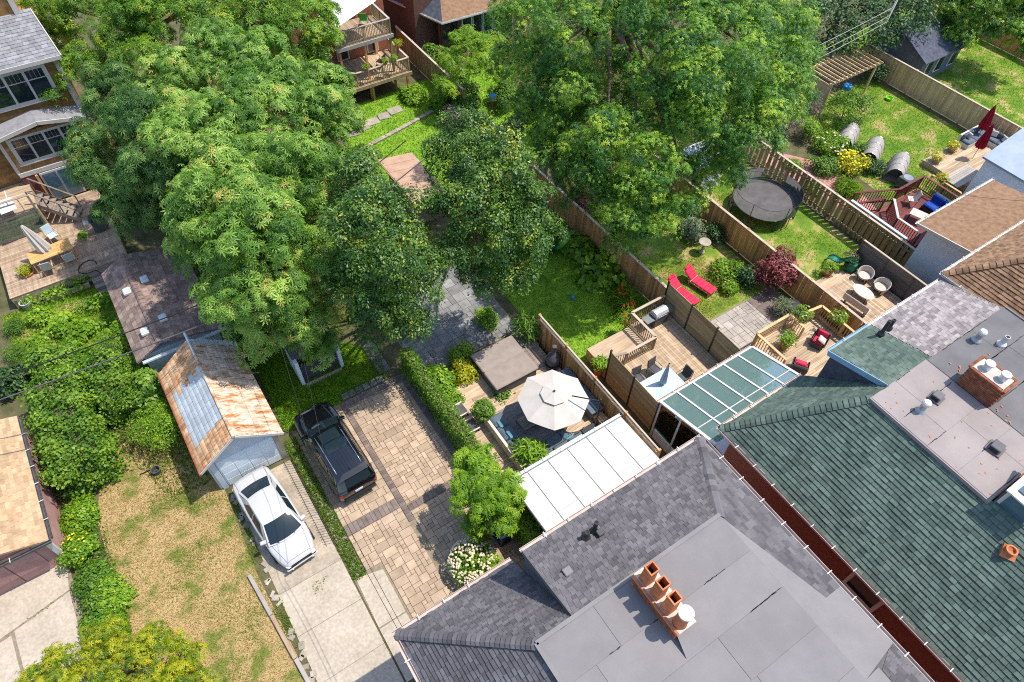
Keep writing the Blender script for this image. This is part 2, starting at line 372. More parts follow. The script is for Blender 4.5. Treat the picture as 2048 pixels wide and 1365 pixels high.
def fence(label, p0, p1, h, m='cedar', w=.14, gap=.006, post=2.4, cap=True, z=0, name='board_fence', alt=0, group=None, rail=True):
    """upright boards from p0 to p1, each its own object"""
    p0, p1 = Vector((*p0[:2], z)), Vector((*p1[:2], z)); d = p1-p0; L = d.length; d.normalize(); a = math.atan2(d.y, d.x); nn = Vector((-d.y, d.x, 0))
    t = thing(name, label, 'fence', p0, group=group); mm = M[m]
    ms = []
    for k in range(4):
        hh = h-random.uniform(0, .02)
        ms.append(piece_mesh('board', MB().cbox((0, 0, hh/2+.03), (w, .02, hh-.03), rx=random.uniform(-.006, .006)), mm))
    n = int(L/(w+gap)); st = L/n
    for i in range(n):
        off = 0.02 if not alt else (.055 if i % 2 else -.055)
        piece('board', random.choice(ms), t, p0+d*(st*(i+.5))+nn*(off+random.uniform(-.003, .003)), (0, random.uniform(-.006, .006), a))
    k = max(1, round(L/post)); pm = piece_mesh('post', MB().cbox((0, 0, (h+.04)/2), (.1, .1, h+.04)).cbox((0, 0, h+.055), (.13, .13, .03)), mm)
    for i in range(k+1): piece('post', pm, t, p0+d*(L*i/k)-nn*.045, (0, 0, a))
    if rail:
        for zz in (.35, h-.3):
            if not alt: MB().bar(p0+Vector((0, 0, zz))-nn*.02, p1+Vector((0, 0, zz))-nn*.02, .04, .09).build('rail', mm, t)
            else: MB().bar(p0+Vector((0, 0, zz)), p1+Vector((0, 0, zz)), .06, .09).build('rail', mm, t)
    if cap: MB().bar(p0+Vector((0, 0, h+.045)), p1+Vector((0, 0, h+.045)), .15, .035).build('cap_rail', M['cedar_cap'], t)
    return t

def hscreen(label, p0, p1, h, m='screen', w=.14, post=1.8, z=0, name='privacy_screen', pm='black_metal', cap=None):
    """horizontal boards between posts"""
    p0, p1 = Vector((*p0[:2], z)), Vector((*p1[:2], z)); d = p1-p0; L = d.length; d.normalize(); a = math.atan2(d.y, d.x)
    t = thing(name, label, 'fence', p0); k = max(1, round(L/post)); seg = L/k
    me = piece_mesh('slat', MB().cbox((0, 0, 0), (seg-.09, .025, w-.012)), M[m])
    for i in range(k):
        zz = .08
        while zz+w < h: piece('slat', me, t, p0+d*(seg*(i+.5))+Vector((0, 0, zz+w/2)), (0, 0, a)); zz += w
    pe = piece_mesh('post', MB().cbox((0, 0, h/2), (.08, .08, h)).cbox((0, 0, h+.01), (.1, .1, .02)), M[pm])
    for i in range(k+1): piece('post', pe, t, p0+d*(seg*i), (0, 0, a))
    if cap: MB().bar(p0+Vector((0, 0, h+.03)), p1+Vector((0, 0, h+.03)), .12, .035).build('cap_rail', M[cap], t)
    return t

def deck(label, x0, x1, y0, y1, z, m='deck', along='x', w=.14, name='wooden_deck', holes=(), skirt=True):
    t = thing(name, label, 'deck', ((x0+x1)/2, (y0+y1)/2, 0)); mm = M[m]; cache = {}
    n = int(((y1-y0) if along == 'x' else (x1-x0))/w)
    for i in range(n):
        segs = [(x0, x1)] if along == 'x' else [(y0, y1)]
        c = (y0 if along == 'x' else x0)+w*(i+.5)
        if (segs[0][1]-segs[0][0]) > 3.2:
            j = random.choice((.35, .5, .65)); a, b = segs[0]; cc = a+(b-a)*j; segs = [(a, cc), (cc, b)]
        out = []
        for a, b in segs:
            for hx0, hx1, hy0, hy1 in holes:
                lo, hi, ca, cb = (hx0, hx1, hy0, hy1) if along == 'x' else (hy0, hy1, hx0, hx1)
                if ca < c < cb and a < hi and b > lo:
                    if b > hi and a < lo: out.append((hi, b)); b = lo
                    elif a < lo: b = lo
                    elif b > hi: a = hi
                    else: a = b
            if b-a > .1: out.append((a, b))
        for a, b in out:
            L = round(b-a, 2)
            if L not in cache: cache[L] = piece_mesh('plank', MB().cbox((0, 0, -.014), (L-.006, w-.009, .028)), mm)
            pos = ((a+b)/2, c, z) if along == 'x' else (c, (a+b)/2, z)
            piece('plank', cache[L], t, (pos[0], pos[1], z+random.uniform(-.002, .002)), (0, 0, 0 if along == 'x' else math.pi/2))
    if skirt:
        MB().box(x0+.02, y0+.02, 0, x1-.02, y1-.02, z-.032).build('frame', M['soil'] if z < .3 else mm, t)
    return t

def railing(label, pts, z, h=.9, m='pine', bal=.12, name='deck_railing', capm=None, post=1.6, balr=.035, group=None):
    t = thing(name, label, 'railing', (*pts[0][:2], z), group=group); mm = M[m]; cm = M[capm or m]
    bm_ = piece_mesh('baluster', MB().cbox((0, 0, h/2), (balr, balr, h-.12)), mm)
    pm = piece_mesh('post', MB().cbox((0, 0, h/2), (.09, .09, h)), mm)
    for i in range(len(pts)-1):
        a, b = Vector((pts[i][0], pts[i][1], pts[i][2] if len(pts[i]) > 2 else z)), Vector((pts[i+1][0], pts[i+1][1], pts[i+1][2] if len(pts[i+1]) > 2 else z))
        d = b-a; L = d.length; ang = math.atan2(d.y, d.x)
        MB().bar(a+Vector((0, 0, h+.02)), b+Vector((0, 0, h+.02)), .14, .035).build('top_rail', cm, t)
        MB().bar(a+Vector((0, 0, .1)), b+Vector((0, 0, .1)), .04, .08).build('bottom_rail', mm, t)
        k = max(1, round(L/post))
        for j in range(k+1):
            if j == 0 and i > 0: continue
            piece('post', pm, t, a+d*(j/k), (0, 0, ang))
        nb = int(L/bal)
        for j in range(1, nb): piece('baluster', bm_, t, a+d*(j/nb), (0, 0, ang))
    return t

# ---------------------------------------------------------------- foliage
def numesh(name, v, f, tint, m, parent=None, **kw):
    me = bpy.data.meshes.new(name); o = bpy.data.objects.new(name, me); COL.objects.link(o)
    og = np.array(ORG.get(parent, (0, 0, 0)), 'f')
    if parent is not None: o.parent = parent
    else:
        og = np.array([(v[:, 0].min()+v[:, 0].max())/2, (v[:, 1].min()+v[:, 1].max())/2, v[:, 2].min()], 'f'); o.location = og.tolist()
    ORG[o] = tuple(float(x) for x in og)
    v = (v-og).astype('f'); nf, k = f.shape
    me.vertices.add(len(v)); me.vertices.foreach_set('co', v.ravel())
    me.loops.add(nf*k); me.loops.foreach_set('vertex_index', f.astype('i').ravel())
    me.polygons.add(nf); me.polygons.foreach_set('loop_start', np.arange(0, nf*k, k, dtype='i'))
    me.update(calc_edges=True)
    at = me.attributes.new('tint', 'FLOAT', 'FACE'); at.data.foreach_set('value', tint.astype('f'))
    me.materials.append(m)
    for a, b in kw.items(): o[a] = b
    return o

def nrm(a): return a/np.maximum(np.linalg.norm(a, axis=1, keepdims=True), 1e-6)

def leafmesh(c, nv, size, kind, tint, asp=.55, droop=.35, fold=.25, dirs=None):
    """leaves at c facing nv; returns v, f, tint"""
    N = len(c); nv = nrm(nv); r = rng.normal(size=(N, 3)) if dirs is None else dirs+rng.normal(size=(N, 3))*.45; d = nrm(r-nv*(r*nv).sum(1, keepdims=True)); d[:, 2] -= droop*rng.random(N)
    d = nrm(d); s = nrm(np.cross(nv, d)); nv = np.cross(d, s)
    size = np.broadcast_to(size, (N,)).reshape(N, 1)
    def leaflet(base, dd, ss, nn, L, a):
        b = base; t = base+dd*L; m = base+dd*L*.55
        l = m+ss*L*a*.5+nn*L*fold*.25; r_ = m-ss*L*a*.5+nn*L*fold*.25
        return np.stack([b, r_, t, l], 1)
    if kind == 'simple':
        V = leaflet(c, d, s, nv, size, asp).reshape(-1, 3); K = 1
    else:
        K = 7 if kind == 'palmate' else 5; vs = []
        for k in range(K):
            an = (k-(K-1)/2)*(2*math.pi*.80/(K-1)); L = size*(1 if k in (2, 3, 4) else .8)*.55 if K == 7 else size*(.6 if k == 2 else .5)
            dd = nrm(d*math.cos(an)+s*math.sin(an)-nv*.28); ss = nrm(np.cross(nv, dd)); nn = np.cross(dd, ss)
            vs.append(leaflet(c+nv*.02, dd, ss, nn, L, asp))
        V = np.stack(vs, 1).reshape(-1, 3)
    n4 = len(V)//4; b = np.arange(n4)[:, None]*4
    F = np.concatenate([b+np.array([[0, 1, 2]]), b+np.array([[0, 2, 3]])], 0)
    tt = np.repeat(tint, K); return V, F, np.concatenate([tt, tt])

def crown_points(ells, nclump, kleaf, rc, thick=.35, zmin=-.35, inner=.25, flat=.6, fill=.35):
    """clumps of leaves over the outside of a union of ellipsoids -> pos, normal, tint bias"""
    E = np.array(ells, float); C, R = E[:, :3], E[:, 3:6]
    A = (R[:, 0]*R[:, 1]+R[:, 1]*R[:, 2]+R[:, 0]*R[:, 2]); A /= A.sum(); cc = []; nn = []; ll = []
    for i in range(len(E)):
        n = int(nclump*A[i])+2; u = rng.normal(size=(n*2, 3)); u = nrm(u); u = u[u[:, 2] > zmin][:n]
        k = 1+rng.normal(size=(len(u), 1))*.10-(rng.random((len(u), 1)) < inner)*rng.random((len(u), 1))*.45
        p = C[i]+u*R[i]*k; no = nrm(u/R[i]); ins = np.zeros(len(p), bool)
        for j in range(len(E)):
            if j != i: ins |= (((p-C[j])/R[j])**2).sum(1) < .66
        cc.append(p[~ins]); nn.append(no[~ins]); ll.append(k[~ins, 0])
    cc = np.concatenate(cc); nn = np.concatenate(nn); ll = np.concatenate(ll)
    n = len(cc); rad = rc*(.55+.9*rng.random(n)); cb = rng.random(n)
    ax = nrm(nn*.7+np.array([0, 0, .55])+rng.normal(size=(n, 3))*.2)
    idx = np.repeat(np.arange(n), kleaf); m = len(idx); A_ = ax[idx]
    d = nrm(rng.normal(size=(m, 3))); dt = (d*A_).sum(1, keepdims=True); d = np.where(dt < -.15, d-2*dt*A_, d); dt = (d*A_).sum(1, keepdims=True)
    R_ = rad[idx][:, None]*(.55+.45*np.sqrt(rng.random((m, 1))))
    off = (d-A_*dt*(1-flat))*R_*(1+.25*rng.normal(size=(m, 1))*.5)
    pos = cc[idx]+off
    nv = d*.75+np.array([0, 0, .55])+A_*.2+rng.normal(size=(m, 3))*.25
    # filler leaves further in, so that the crown is closed behind the clumps
    k = int(m*fill); j = rng.integers(0, n, k); fp = cc[j]-nn[j]*rad[j][:, None]*(.5+.7*rng.random((k, 1)))+rng.normal(size=(k, 3))*rc*.5
    pos = np.concatenate([pos, fp]); nv = np.concatenate([nv, nn[j]*.6+np.array([0, 0, .5])+rng.normal(size=(k, 3))*.4]); d = np.concatenate([d, nrm(rng.normal(size=(k, 3)))])
    return pos, nv, np.concatenate([cb[idx], cb[j]]), cc, nn, d

def limbs(mb, base, tips, r0, trunk_h, lean=(0, 0)):
    base = Vector(base); top = base+Vector((lean[0], lean[1], trunk_h))
    mb.tube([base-Vector((0, 0, .1)), base+Vector((0, 0, .25)), base.lerp(top, .5)+Vector((random.uniform(-.1, .1), random.uniform(-.1, .1), 0)), top], [r0*1.5, r0*1.1, r0*.95, r0*.8], 9)
    for tp in tips:
        tp = Vector(tp); s = base.lerp(top, random.uniform(.75, 1)); d = tp-s
        m1 = s+d*.35+Vector((0, 0, d.length*.14)); m2 = s+d*.7+Vector((0, 0, d.length*.12))
        mb.tube([s, m1, m2, tp], [r0*.55, r0*.36, r0*.2, r0*.05], 6)

def lumps(ells, n=6, shrink=.15):
    """each ellipsoid broken up into smaller boughs of foliage with valleys between them"""
    out = []
    for x, y, z, a, b, c in ells:
        a, b, c = max(.3, a-shrink), max(.3, b-shrink), max(.3, c-shrink*.7); out.append((x, y, z-.12*c, a*.72, b*.72, c*.72))
        u = nrm(rng.normal(size=(n*4, 3))); u = u[u[:, 2] > -.25][:n]
        for d in u:
            q = random.uniform(.26, .46); k = random.uniform(.62, .86); out.append((x+d[0]*a*k, y+d[1]*b*k, z+d[2]*c*k, a*q, b*q, c*q*.9))
    return out

def tree(name, label, cat, base, ells, lm, kind='simple', size=.2, asp=.6, nclump=300, kleaf=40, rc=.6, r0=.22, th=3, bark='bark', lean=(0, 0), group=None, tips=10, thick=.35, zmin=-.35, inner=.25, yellow=0, droop=.35, flat=.6, bias=0, crown='crown', fill=.35, lump=0, shrink=.12):
    t = thing(name, label, cat, base, group=group)
    if lump: ells = lumps(ells, lump, shrink)
    pos, nv, cb, cc, nn, dr = crown_points(ells, nclump, kleaf, rc, thick, zmin, inner, flat, fill)
    tint = np.clip(.48+(cb-.5)*.75+rng.normal(size=len(pos))*.13+bias, 0, .97)
    if yellow: tint[((cb*97.13) % 1 < yellow) & (rng.random(len(pos)) < .45)] = 1.
    v, f, tt = leafmesh(pos, nv, size*(.5+.85*rng.random(len(pos))), kind, tint, asp, droop, dirs=dr)
    numesh(crown, v, f, tt, M[lm], t, kind='stuff')
    mb = MB(); ti = [cc[i]-nn[i]*.3 for i in rng.choice(len(cc), min(tips, len(cc)), replace=False)]
    limbs(mb, base, ti, r0, th, lean); mb.build('trunk', M[bark], t, smooth=True)
    return t

def shrub(name, label, base, ells, lm, cat='shrub', group=None, **kw):
    d = dict(size=.12, nclump=60, kleaf=30, rc=.28, r0=.04, th=.3, tips=5, zmin=-.2, crown='foliage'); d.update(kw)
    return tree(name, label, cat, base, ells, lm, group=group, **d)

def flowers(parent, pts, m, r=.05, name='flower'):
    """small blossoms as one part of a plant"""
    mb = MB()
    for p in pts:
        mb.lathe([(.01, 0), (r*.8, r*.3), (r, r*.55), (r*.5, r*.9), (.01, r)], p, 6, t=random.random())
    return mb.build(name, m, parent, kind='stuff')

def blades(name, label, polys, dens, h, lm, wd=.012, cat=None, kind='stuff', z=0, parent=None, clumpy=0, spread=.6):
    """grass blades strewn over polygons, one object"""
    P = []
    for poly in polys:
        a = np.array([p[:2] for p in poly]); lo, hi = a.min(0), a.max(0); n = int(dens*np.prod(hi-lo))
        p = lo+rng.random((n, 2))*(hi-lo); ins = np.zeros(n, bool); j = len(a)-1
        for i in range(len(a)):
            c = ((a[i, 1] > p[:, 1]) != (a[j, 1] > p[:, 1])) & (p[:, 0] < (a[j, 0]-a[i, 0])*(p[:, 1]-a[i, 1])/(a[j, 1]-a[i, 1]+1e-9)+a[i, 0]); ins ^= c; j = i
        p = p[ins]
        if clumpy:
            ph = rng.random(4)*6; q = np.sin(p[:, 0]*1.7+ph[0]+np.sin(p[:, 1]*1.3+ph[1])*1.5)+np.sin(p[:, 1]*2.1+ph[2]+np.sin(p[:, 0]*2.6+ph[3]))
            p = p[(q+rng.normal(size=len(p))*.7) > clumpy]
        P.append(p)
    p = np.concatenate(P); n = len(p); a = rng.random(n)*6.28; hh = h*(.5+rng.random(n)); lean = hh*spread*rng.random(n)
    d = np.stack([np.cos(a), np.sin(a), 0*a], 1); s = np.stack([-np.sin(a), np.cos(a), 0*a], 1)*(wd*(.7+.6*rng.random(n)))[:, None]
    b = np.concatenate([p, np.full((n, 1), z)], 1); tip = b+d*lean[:, None]+np.stack([0*a, 0*a, hh], 1)
    V = np.stack([b-s, b+s, tip], 1).reshape(-1, 3); F = np.arange(n*3).reshape(-1, 3)
    o = numesh(name, V, F, np.clip(.5+rng.normal(size=n)*.2, 0, 1), M[lm], parent, kind=kind)
    if parent is None: o['label'] = label; o['category'] = cat or 'grass'
    return o

g1, g2, g3 = (.020, .055, .010), (.055, .125, .018), (.13, .22, .035)
M['lf_chestnut'] = leafmat('lf_chestnut', [(0, (0.043, 0.122, 0.017)), (.45, (0.140, 0.287, 0.034)), (.9, (0.378, 0.537, 0.104)), (1, (0.512, 0.366, 0.098))], .33)
M['lf_chestnut2'] = leafmat('lf_chestnut2', [(0, (0.023, 0.080, 0.016)), (.5, (0.080, 0.189, 0.032)), (.93, (0.252, 0.378, 0.092)), (1, (0.458, 0.252, 0.057))], .3)
M['lf_pear'] = leafmat('lf_pear', [(0, (0.017, 0.063, 0.010)), (.5, (0.056, 0.144, 0.017)), (.9, (0.202, 0.317, 0.048)), (1, (0.443, 0.404, 0.029))], .28, .4, .4)
M['lf_maple'] = leafmat('lf_maple', [(0, (0.016, 0.075, 0.014)), (.4, (0.055, 0.172, 0.023)), (.75, (0.183, 0.343, 0.032)), (1, (0.412, 0.526, 0.040))], .33, .45, .35)
M['lf_ash'] = leafmat('lf_ash', [(0, (0.048, 0.120, 0.012)), (.5, (0.132, 0.276, 0.022)), (.93, (0.300, 0.456, 0.042)), (1, (0.660, 0.408, 0.036))], .38)
M['lf_yellow'] = leafmat('lf_yellow', [(0, (.07, .14, .006)), (.4, (.22, .30, .012)), (.9, (.52, .50, .02)), (1, (.66, .42, .02))], .38)
M['lf_shrub'] = leafmat('lf_shrub', [(0, (0.028, 0.094, 0.009)), (.5, (0.094, 0.209, 0.015)), (1, (0.231, 0.363, 0.039))], .32)
M['lf_bright'] = leafmat('lf_bright', [(0, (.07, .17, .008)), (.5, (.16, .32, .014)), (1, (.34, .48, .035))], .36)
M['lf_dark'] = leafmat('lf_dark', [(0, (.01, .035, .01)), (.5, (.03, .085, .02)), (1, (.08, .16, .035))], .25)
M['lf_red'] = leafmat('lf_red', [(0, (.07, .012, .022)), (.5, (.24, .05, .055)), (1, (.50, .20, .17))], .3)
M['lf_gold'] = leafmat('lf_gold', [(0, (.18, .26, .01)), (.5, (.42, .42, .015)), (1, (.72, .60, .02))], .35)
M['lf_smoke'] = leafmat('lf_smoke', [(0, (.09, .06, .065)), (.5, (.19, .14, .14)), (1, (.33, .27, .26))], .2, .8, .1)
M['lf_grey'] = leafmat('lf_grey', [(0, (.11, .15, .08)), (.5, (.22, .28, .15)), (1, (.42, .48, .3))], .3)
M['lf_flower'] = leafmat('lf_flower', [(0, (.62, .42, .34)), (.5, (.72, .60, .48)), (1, (.78, .74, .68))], .25, .7, .1)
M['lf_grass'] = leafmat('lf_grass', [(0, (.07, .17, .006)), (.5, (.16, .31, .014)), (1, (.32, .42, .04))], .35, .6, .2)
M['lf_straw'] = leafmat('lf_straw', [(0, (.18, .17, .03)), (.45, (.44, .33, .12)), (1, (.66, .51, .25))], .3, .7, .1)
dm('fl_red', (.45, .02, .015), (.6, .05, .02), tintv=.3); dm('fl_pink', (.45, .03, .16), (.6, .06, .25), tintv=.3)
dm('fl_orange', (.75, .28, .01), (.85, .42, .02), tintv=.2); dm('fl_white', (.56, .47, .33), (.64, .55, .42), tintv=.25); dm('fl_yellow', (.75, .55, .01), (.85, .68, .03), tintv=.2)

# ---------------------------------------------------------------- ground and paving
def sheet(name, poly, z, m, kind='structure', th=.0):
    mb = MB(); mb.add([(p[0], p[1], z) for p in poly], [tuple(range(len(poly)))])
    a = sum(poly[i-1][0]*poly[i][1]-poly[i][0]*poly[i-1][1] for i in range(len(poly)))
    if a < 0: mb.f = [mb.f[0][::-1]]
    return mb.build(name, M[m], kind=kind)

sheet('ground', [(-500, -400), (600, -400), (600, 700), (-500, 700)], 0, 'soil')
LAWN_DRY = [(-8.0, 7), (-2.5, 7), (-2.75, 13.5), (-2.6, 17.9), (-3.2, 21.4), (-4.6, 22.8), (-6.6, 22.3), (-7.6, 19.4), (-7.6, 15)]
LAWN_SHED = [(.9, 23.5), (.75, 19.3), (1.4, 18.6), (2.6, 19.2), (6.1, 19.4), (6.6, 21), (4, 24)]
LAWN_B = [(14, 14.8), (20.4, 14.8), (20.2, 25), (14, 25)]
LAWN_C = [(20.8, 12.8), (27.1, 12.8), (27.1, 26), (20.8, 26)]
LAWN_D = [(27.7, 10.4), (33.8, 10.4), (33.8, 25), (27.7, 25)]
LAWN_E = [(38.6, 12), (49.4, 12), (49.4, 24.5), (41, 24.8), (39.2, 20)]
LAWN_F = [(50.3, 8), (62, 8), (62, 30), (50.3, 30)]
LAWN_G = [(12.6, 30), (24.5, 30), (25.5, 42), (12.6, 41.4)]
LAWN_H = [(-8.5, 24.5), (-4, 24.2), (-3.9, 33.2), (-9, 33.6)]
for nm, pl, m in (('lawn', LAWN_DRY, 'lawn_dry'), ('lawn', LAWN_SHED, 'lawn_lush'), ('lawn', LAWN_B, 'lawn_lush'), ('lawn', LAWN_C, 'lawn'), ('lawn', LAWN_D, 'lawn'), ('lawn', LAWN_E, 'lawn'), ('lawn', LAWN_F, 'lawn'), ('lawn', LAWN_G, 'lawn_lush'), ('lawn', LAWN_H, 'lawn')):
    sheet(nm, pl, .004, m)

def slabs(name, cells, z, m, parent_label=None):
    """a driveway of cast slabs: a base sheet with each slab a piece on it"""
    xs = [p[0] for c in cells for p in c]; ys = [p[1] for c in cells for p in c]
    b = sheet(name, [(min(xs), min(ys)), (max(xs), min(ys)), (max(xs), max(ys)), (min(xs), max(ys))], z-.02 if z > .03 else .006, 'joint')
    for i, c in enumerate(cells):
        cx = sum(p[0] for p in c)/len(c); cy = sum(p[1] for p in c)/len(c)
        c = [(cx+(p[0]-cx)*(1-.009/max(.3, abs(p[0]-cx))), cy+(p[1]-cy)*(1-.009/max(.3, abs(p[1]-cy)))) for p in c]
        MB().prism(c, .0, z+random.uniform(-.004, .004)).build('slab', M[m if isinstance(m, str) else m[i % len(m)]], b)
    return b
ys = [17.65, 14.6, 12.2, 10.3, 8.3, 2.2]
slabs('concrete_driveway', [[(-2.35 if i else -2.3, ys[i+1]), (.36, ys[i+1]), (.36, ys[i]), (-2.35, ys[i])] for i in range(5)], .03, ['concrete_old', 'concrete_old', 'concrete', 'concrete', 'concrete'])
slabs('concrete_pad', [[(.42, 8.9), (1.6, 8.9), (1.62, 10.9), (.5, 11.15)], [(.42, 6.6), (1.6, 6.6), (1.6, 8.86), (.42, 8.86)]], .05, 'concrete')
slabs('garage_apron', [[(-14, 15.9), (-9.2, 16.9), (-9.0, 18.3), (-14, 18.3)], [(-11.2, 13.2), (-9.2, 14.2), (-9.2, 16.85), (-11.3, 16.4)], [(-14, 11), (-11.3, 13.1), (-11.4, 16.3), (-14, 15.8)]], .03, 'concrete')

def ashlar(x0, x1, y0, y1, unit=.19):
    """random rectangles on a grid of units, leaving no holes"""
    nx, ny = max(1, round((x1-x0)/unit)), max(1, round((y1-y0)/unit)); ux, uy = (x1-x0)/nx, (y1-y0)/ny
    used = set(); out = []
    for j in range(ny):
        for i in range(nx):
            if (i, j) in used: continue
            for a, b in random.sample([(2, 2), (2, 1), (1, 2), (1, 1), (2, 2), (3, 2), (2, 1)], 7)+[(1, 1)]:
                if i+a <= nx and j+b <= ny and all((i+p, j+q) not in used for p in range(a) for q in range(b)):
                    for p in range(a):
                        for q in range(b): used.add((i+p, j+q))
                    out.append((x0+i*ux, y0+j*uy, x0+(i+a)*ux, y0+(j+b)*uy)); break
    return out

def pavers(base, rects, z, m, nparts, g=.007, name='paver', clipf=None):
    rs = [r for r in rects if clipf is None or clipf((r[0]+r[2])/2, (r[1]+r[3])/2)]
    random.shuffle(rs)
    rs.sort(key=lambda r: -(r[2]-r[0])*(r[3]-r[1]))
    st = MB()
    def one(mb, r):
        zz = z+random.uniform(-.003, .004); e = .008; x0, y0, x1, y1 = r[0]+g, r[1]+g, r[2]-g, r[3]-g
        vs = [(x0, y0, 0), (x1, y0, 0), (x1, y1, 0), (x0, y1, 0), (x0, y0, zz-e), (x1, y0, zz-e), (x1, y1, zz-e), (x0, y1, zz-e), (x0+e, y0+e, zz), (x1-e, y0+e, zz), (x1-e, y1-e, zz), (x0+e, y1-e, zz)]
        fs = [(8, 9, 10, 11)]+[(a+i, a+(i+1) % 4, a+4+(i+1) % 4, a+4+i) for a in (0, 4) for i in range(4)]
        mb.add(vs, fs, random.random())
    for r in rs[:nparts]:
        b = MB(); one(b, r); b.build(name, M[m], base)
    if len(rs) > nparts:
        for r in rs[nparts:]: one(st, r)
        st.build('small_'+name+'s', M[m], base, kind='stuff')

pd = sheet('paver_driveway', [(.95, 6.6), (7.3, 6.6), (7.3, 19.2), (.95, 19.2)], .012, 'joint')
rects = ashlar(1.0, 3.45, 13.42, 18.8)+ashlar(3.74, 6.62, 12.88, 18.7)+ashlar(1.7, 3.45, 6.8, 12.9)+ashlar(3.74, 6.95, 6.8, 12.5)+ashlar(1.0, 1.7, 11.2, 12.9)
pavers(pd, rects, .05, 'paver', 290)
bd = [(x, 18.84, x+.2, 19.16) for x in np.arange(3.5, 6.7, .2)]+[(6.66, y, 6.93, y+.2) for y in np.arange(12.9, 18.8, .2)]+[(3.47, y, 3.72, y+.2) for y in np.arange(12.1, 18.8, .2)]+[(x, 12.92, x+.2, 13.4) for x in np.arange(1.0, 3.4, .2)]+[(x, 12.54, x+.2, 12.84) for x in np.arange(3.74, 6.9, .2)]
pavers(pd, bd, .052, 'paver_dark', 120, name='border_paver', g=.004)
st = sheet('stepping_path', [(3.6, 19.2), (6.6, 19.2), (6.7, 22), (5.9, 22), (5.7, 19.75), (3.6, 19.75)], .012, 'soil')
for i in range(6): MB().cbox((3.9+i*.37, 19.46, .03), (.33, .36, .05), rz=random.uniform(-.08, .08), bev=.01).build('stone_slab', M['flag'], st)
for i in range(5): MB().cbox((6.2, 19.9+i*.42, .03), (.6, .38, .05), rz=random.uniform(-.05, .05), bev=.01).build('stone_slab', M['flag'], st)
# stone patio behind the hot tub
sp = sheet('stone_patio', [(7.6, 18.4), (13.4, 18.4), (13.4, 24.5), (7.6, 24.5)], .008, 'joint')
pavers(sp, ashlar(7.7, 13.3, 18.5, 24.4, .3), .035, 'flag', 150, name='flagstone')
sp2 = sheet('paver_patio', [(21.8, 8.5), (26.9, 8.5), (26.9, 13.5), (21.8, 13.5)], .008, 'joint')
pavers(sp2, ashlar(21.9, 25.8, 8.8, 13.4, .24), .04, 'flag_pale', 150, name='flagstone')
pavers(sp2, ashlar(25.0, 26.7, 11.6, 13.4, .6), .06, 'paver_dark', 20, name='dark_slab')
bp = sheet('brick_path', [(34.9, 21.8), (36.2, 22.2), (38.1, 19.6), (38.2, 17.4), (37.2, 13.6), (35.6, 13.6), (35.5, 17)], .012, 'brick_path')
pavers(bp, [(x, y, x+.2, y+.1) for x in np.arange(35.6, 38.2, .2) for y in np.arange(14, 21.5, .1)], .03, 'brick_path', 0, g=.004, name='path_brick', clipf=lambda x, y: 35.5+.0*y < x < 37.4+.12*min(3, max(0, y-15)) and not (y > 19.5 and x > 36+2*(22-y)/2.5))

# ---------------------------------------------------------------- houses
def membrane(parent, x0, x1, y0, y1, z, m, sw=1.0, avoid=None):
    """roll sheets with tarred seams on a flat roof"""
    y = y1; i = 0
    while y > y0+.05:
        ya = max(y0, y-sw); cuts = sorted([x0, x1]+[random.uniform(x0+.8, x1-.8) for _ in range(max(1, int((x1-x0)/4)))])
        for a, b in zip(cuts[:-1], cuts[1:]):
            if b-a < .3: continue
            MB().slab([(a+.006, ya+.006, z), (b-.006, ya+.006, z), (b-.006, y-.006, z), (a+.006, y-.006, z)], .012, random.random()).build('membrane_sheet', M[m], parent)
        y = ya; i += 1
    mb = MB()
    for k in range(int((y1-y0)*(x1-x0)*.7)):
        yy = y1-sw*random.randint(0, max(1, int((y1-y0)/sw))); a = random.uniform(x0, x1-1.2)
        if yy < y0: continue
        pts = [(a+q*.12, yy+random.uniform(-.012, .012), z+.003) for q in range(random.randint(4, 11)) if a+q*.12 < x1]
        for p, q in zip(pts[:-1], pts[1:]): mb.bar(p, q, random.uniform(.008, .038), .006)
    mb.build('tar_seams', M['tar'], parent, kind='stuff')

def hipcaps(roof, p, q, m, n, w=.26, name='ridge_shingle', t=.035):
    p, q = Vector(p), Vector(q); d = q-p; L = d.length; d.normalize()
    x = d.cross(Vector((0, 0, 1))).normalized(); u = x.cross(d)
    for i in range(n):
        a = p+d*(L*i/n); b = p+d*(L*(i+1.12)/n); mb = MB(); tn = random.random(); lo, hi = .03+t, .03
        vs = []
        for c, h in ((a, lo), (b, hi)):
            vs += [c-x*w/2-u*.055+u*h, c-x*w*.22+u*(h+.012), c+x*w*.22+u*(h+.012), c+x*w/2-u*.055+u*h]
        vs += [v-u*.06 for v in vs[:4]]
        mb.add(vs, [(0, 4, 5, 1)[::-1], (1, 5, 6, 2)[::-1], (2, 6, 7, 3)[::-1], (8, 0, 1, 9)[::-1], (9, 1, 2, 10)[::-1], (10, 2, 3, 11)[::-1]], tn)
        # make faces point out
        mb.build(name, M[m], roof)

def gutter(parent, p, q, m='gutter_pink', w=.11, br=.9):
    p, q = Vector(p), Vector(q); d = (q-p); L = d.length; d.normalize(); x = Vector((d.y, -d.x, 0))
    mb = MB()
    for o, z, ww, hh in ((x*(w/2), 0, .012, .1), (-x*(w/2), 0, .012, .1), (Vector((0, 0, 0)), -.045, w, .012)):
        mb.bar(p+o+Vector((0, 0, z)), q+o+Vector((0, 0, z)), ww, hh)
    g = mb.build('gutter', M[m], parent)
    me = piece_mesh('gutter_bracket', MB().cbox((0, 0, 0), (w+.09, .03, .016)), M['white_trim'])
    for i in range(1, int(L/br)): piece('gutter_bracket', me, g, p+d*(i*br)+Vector((0, 0, .055)), (0, 0, math.atan2(d.y, d.x)+math.pi/2))

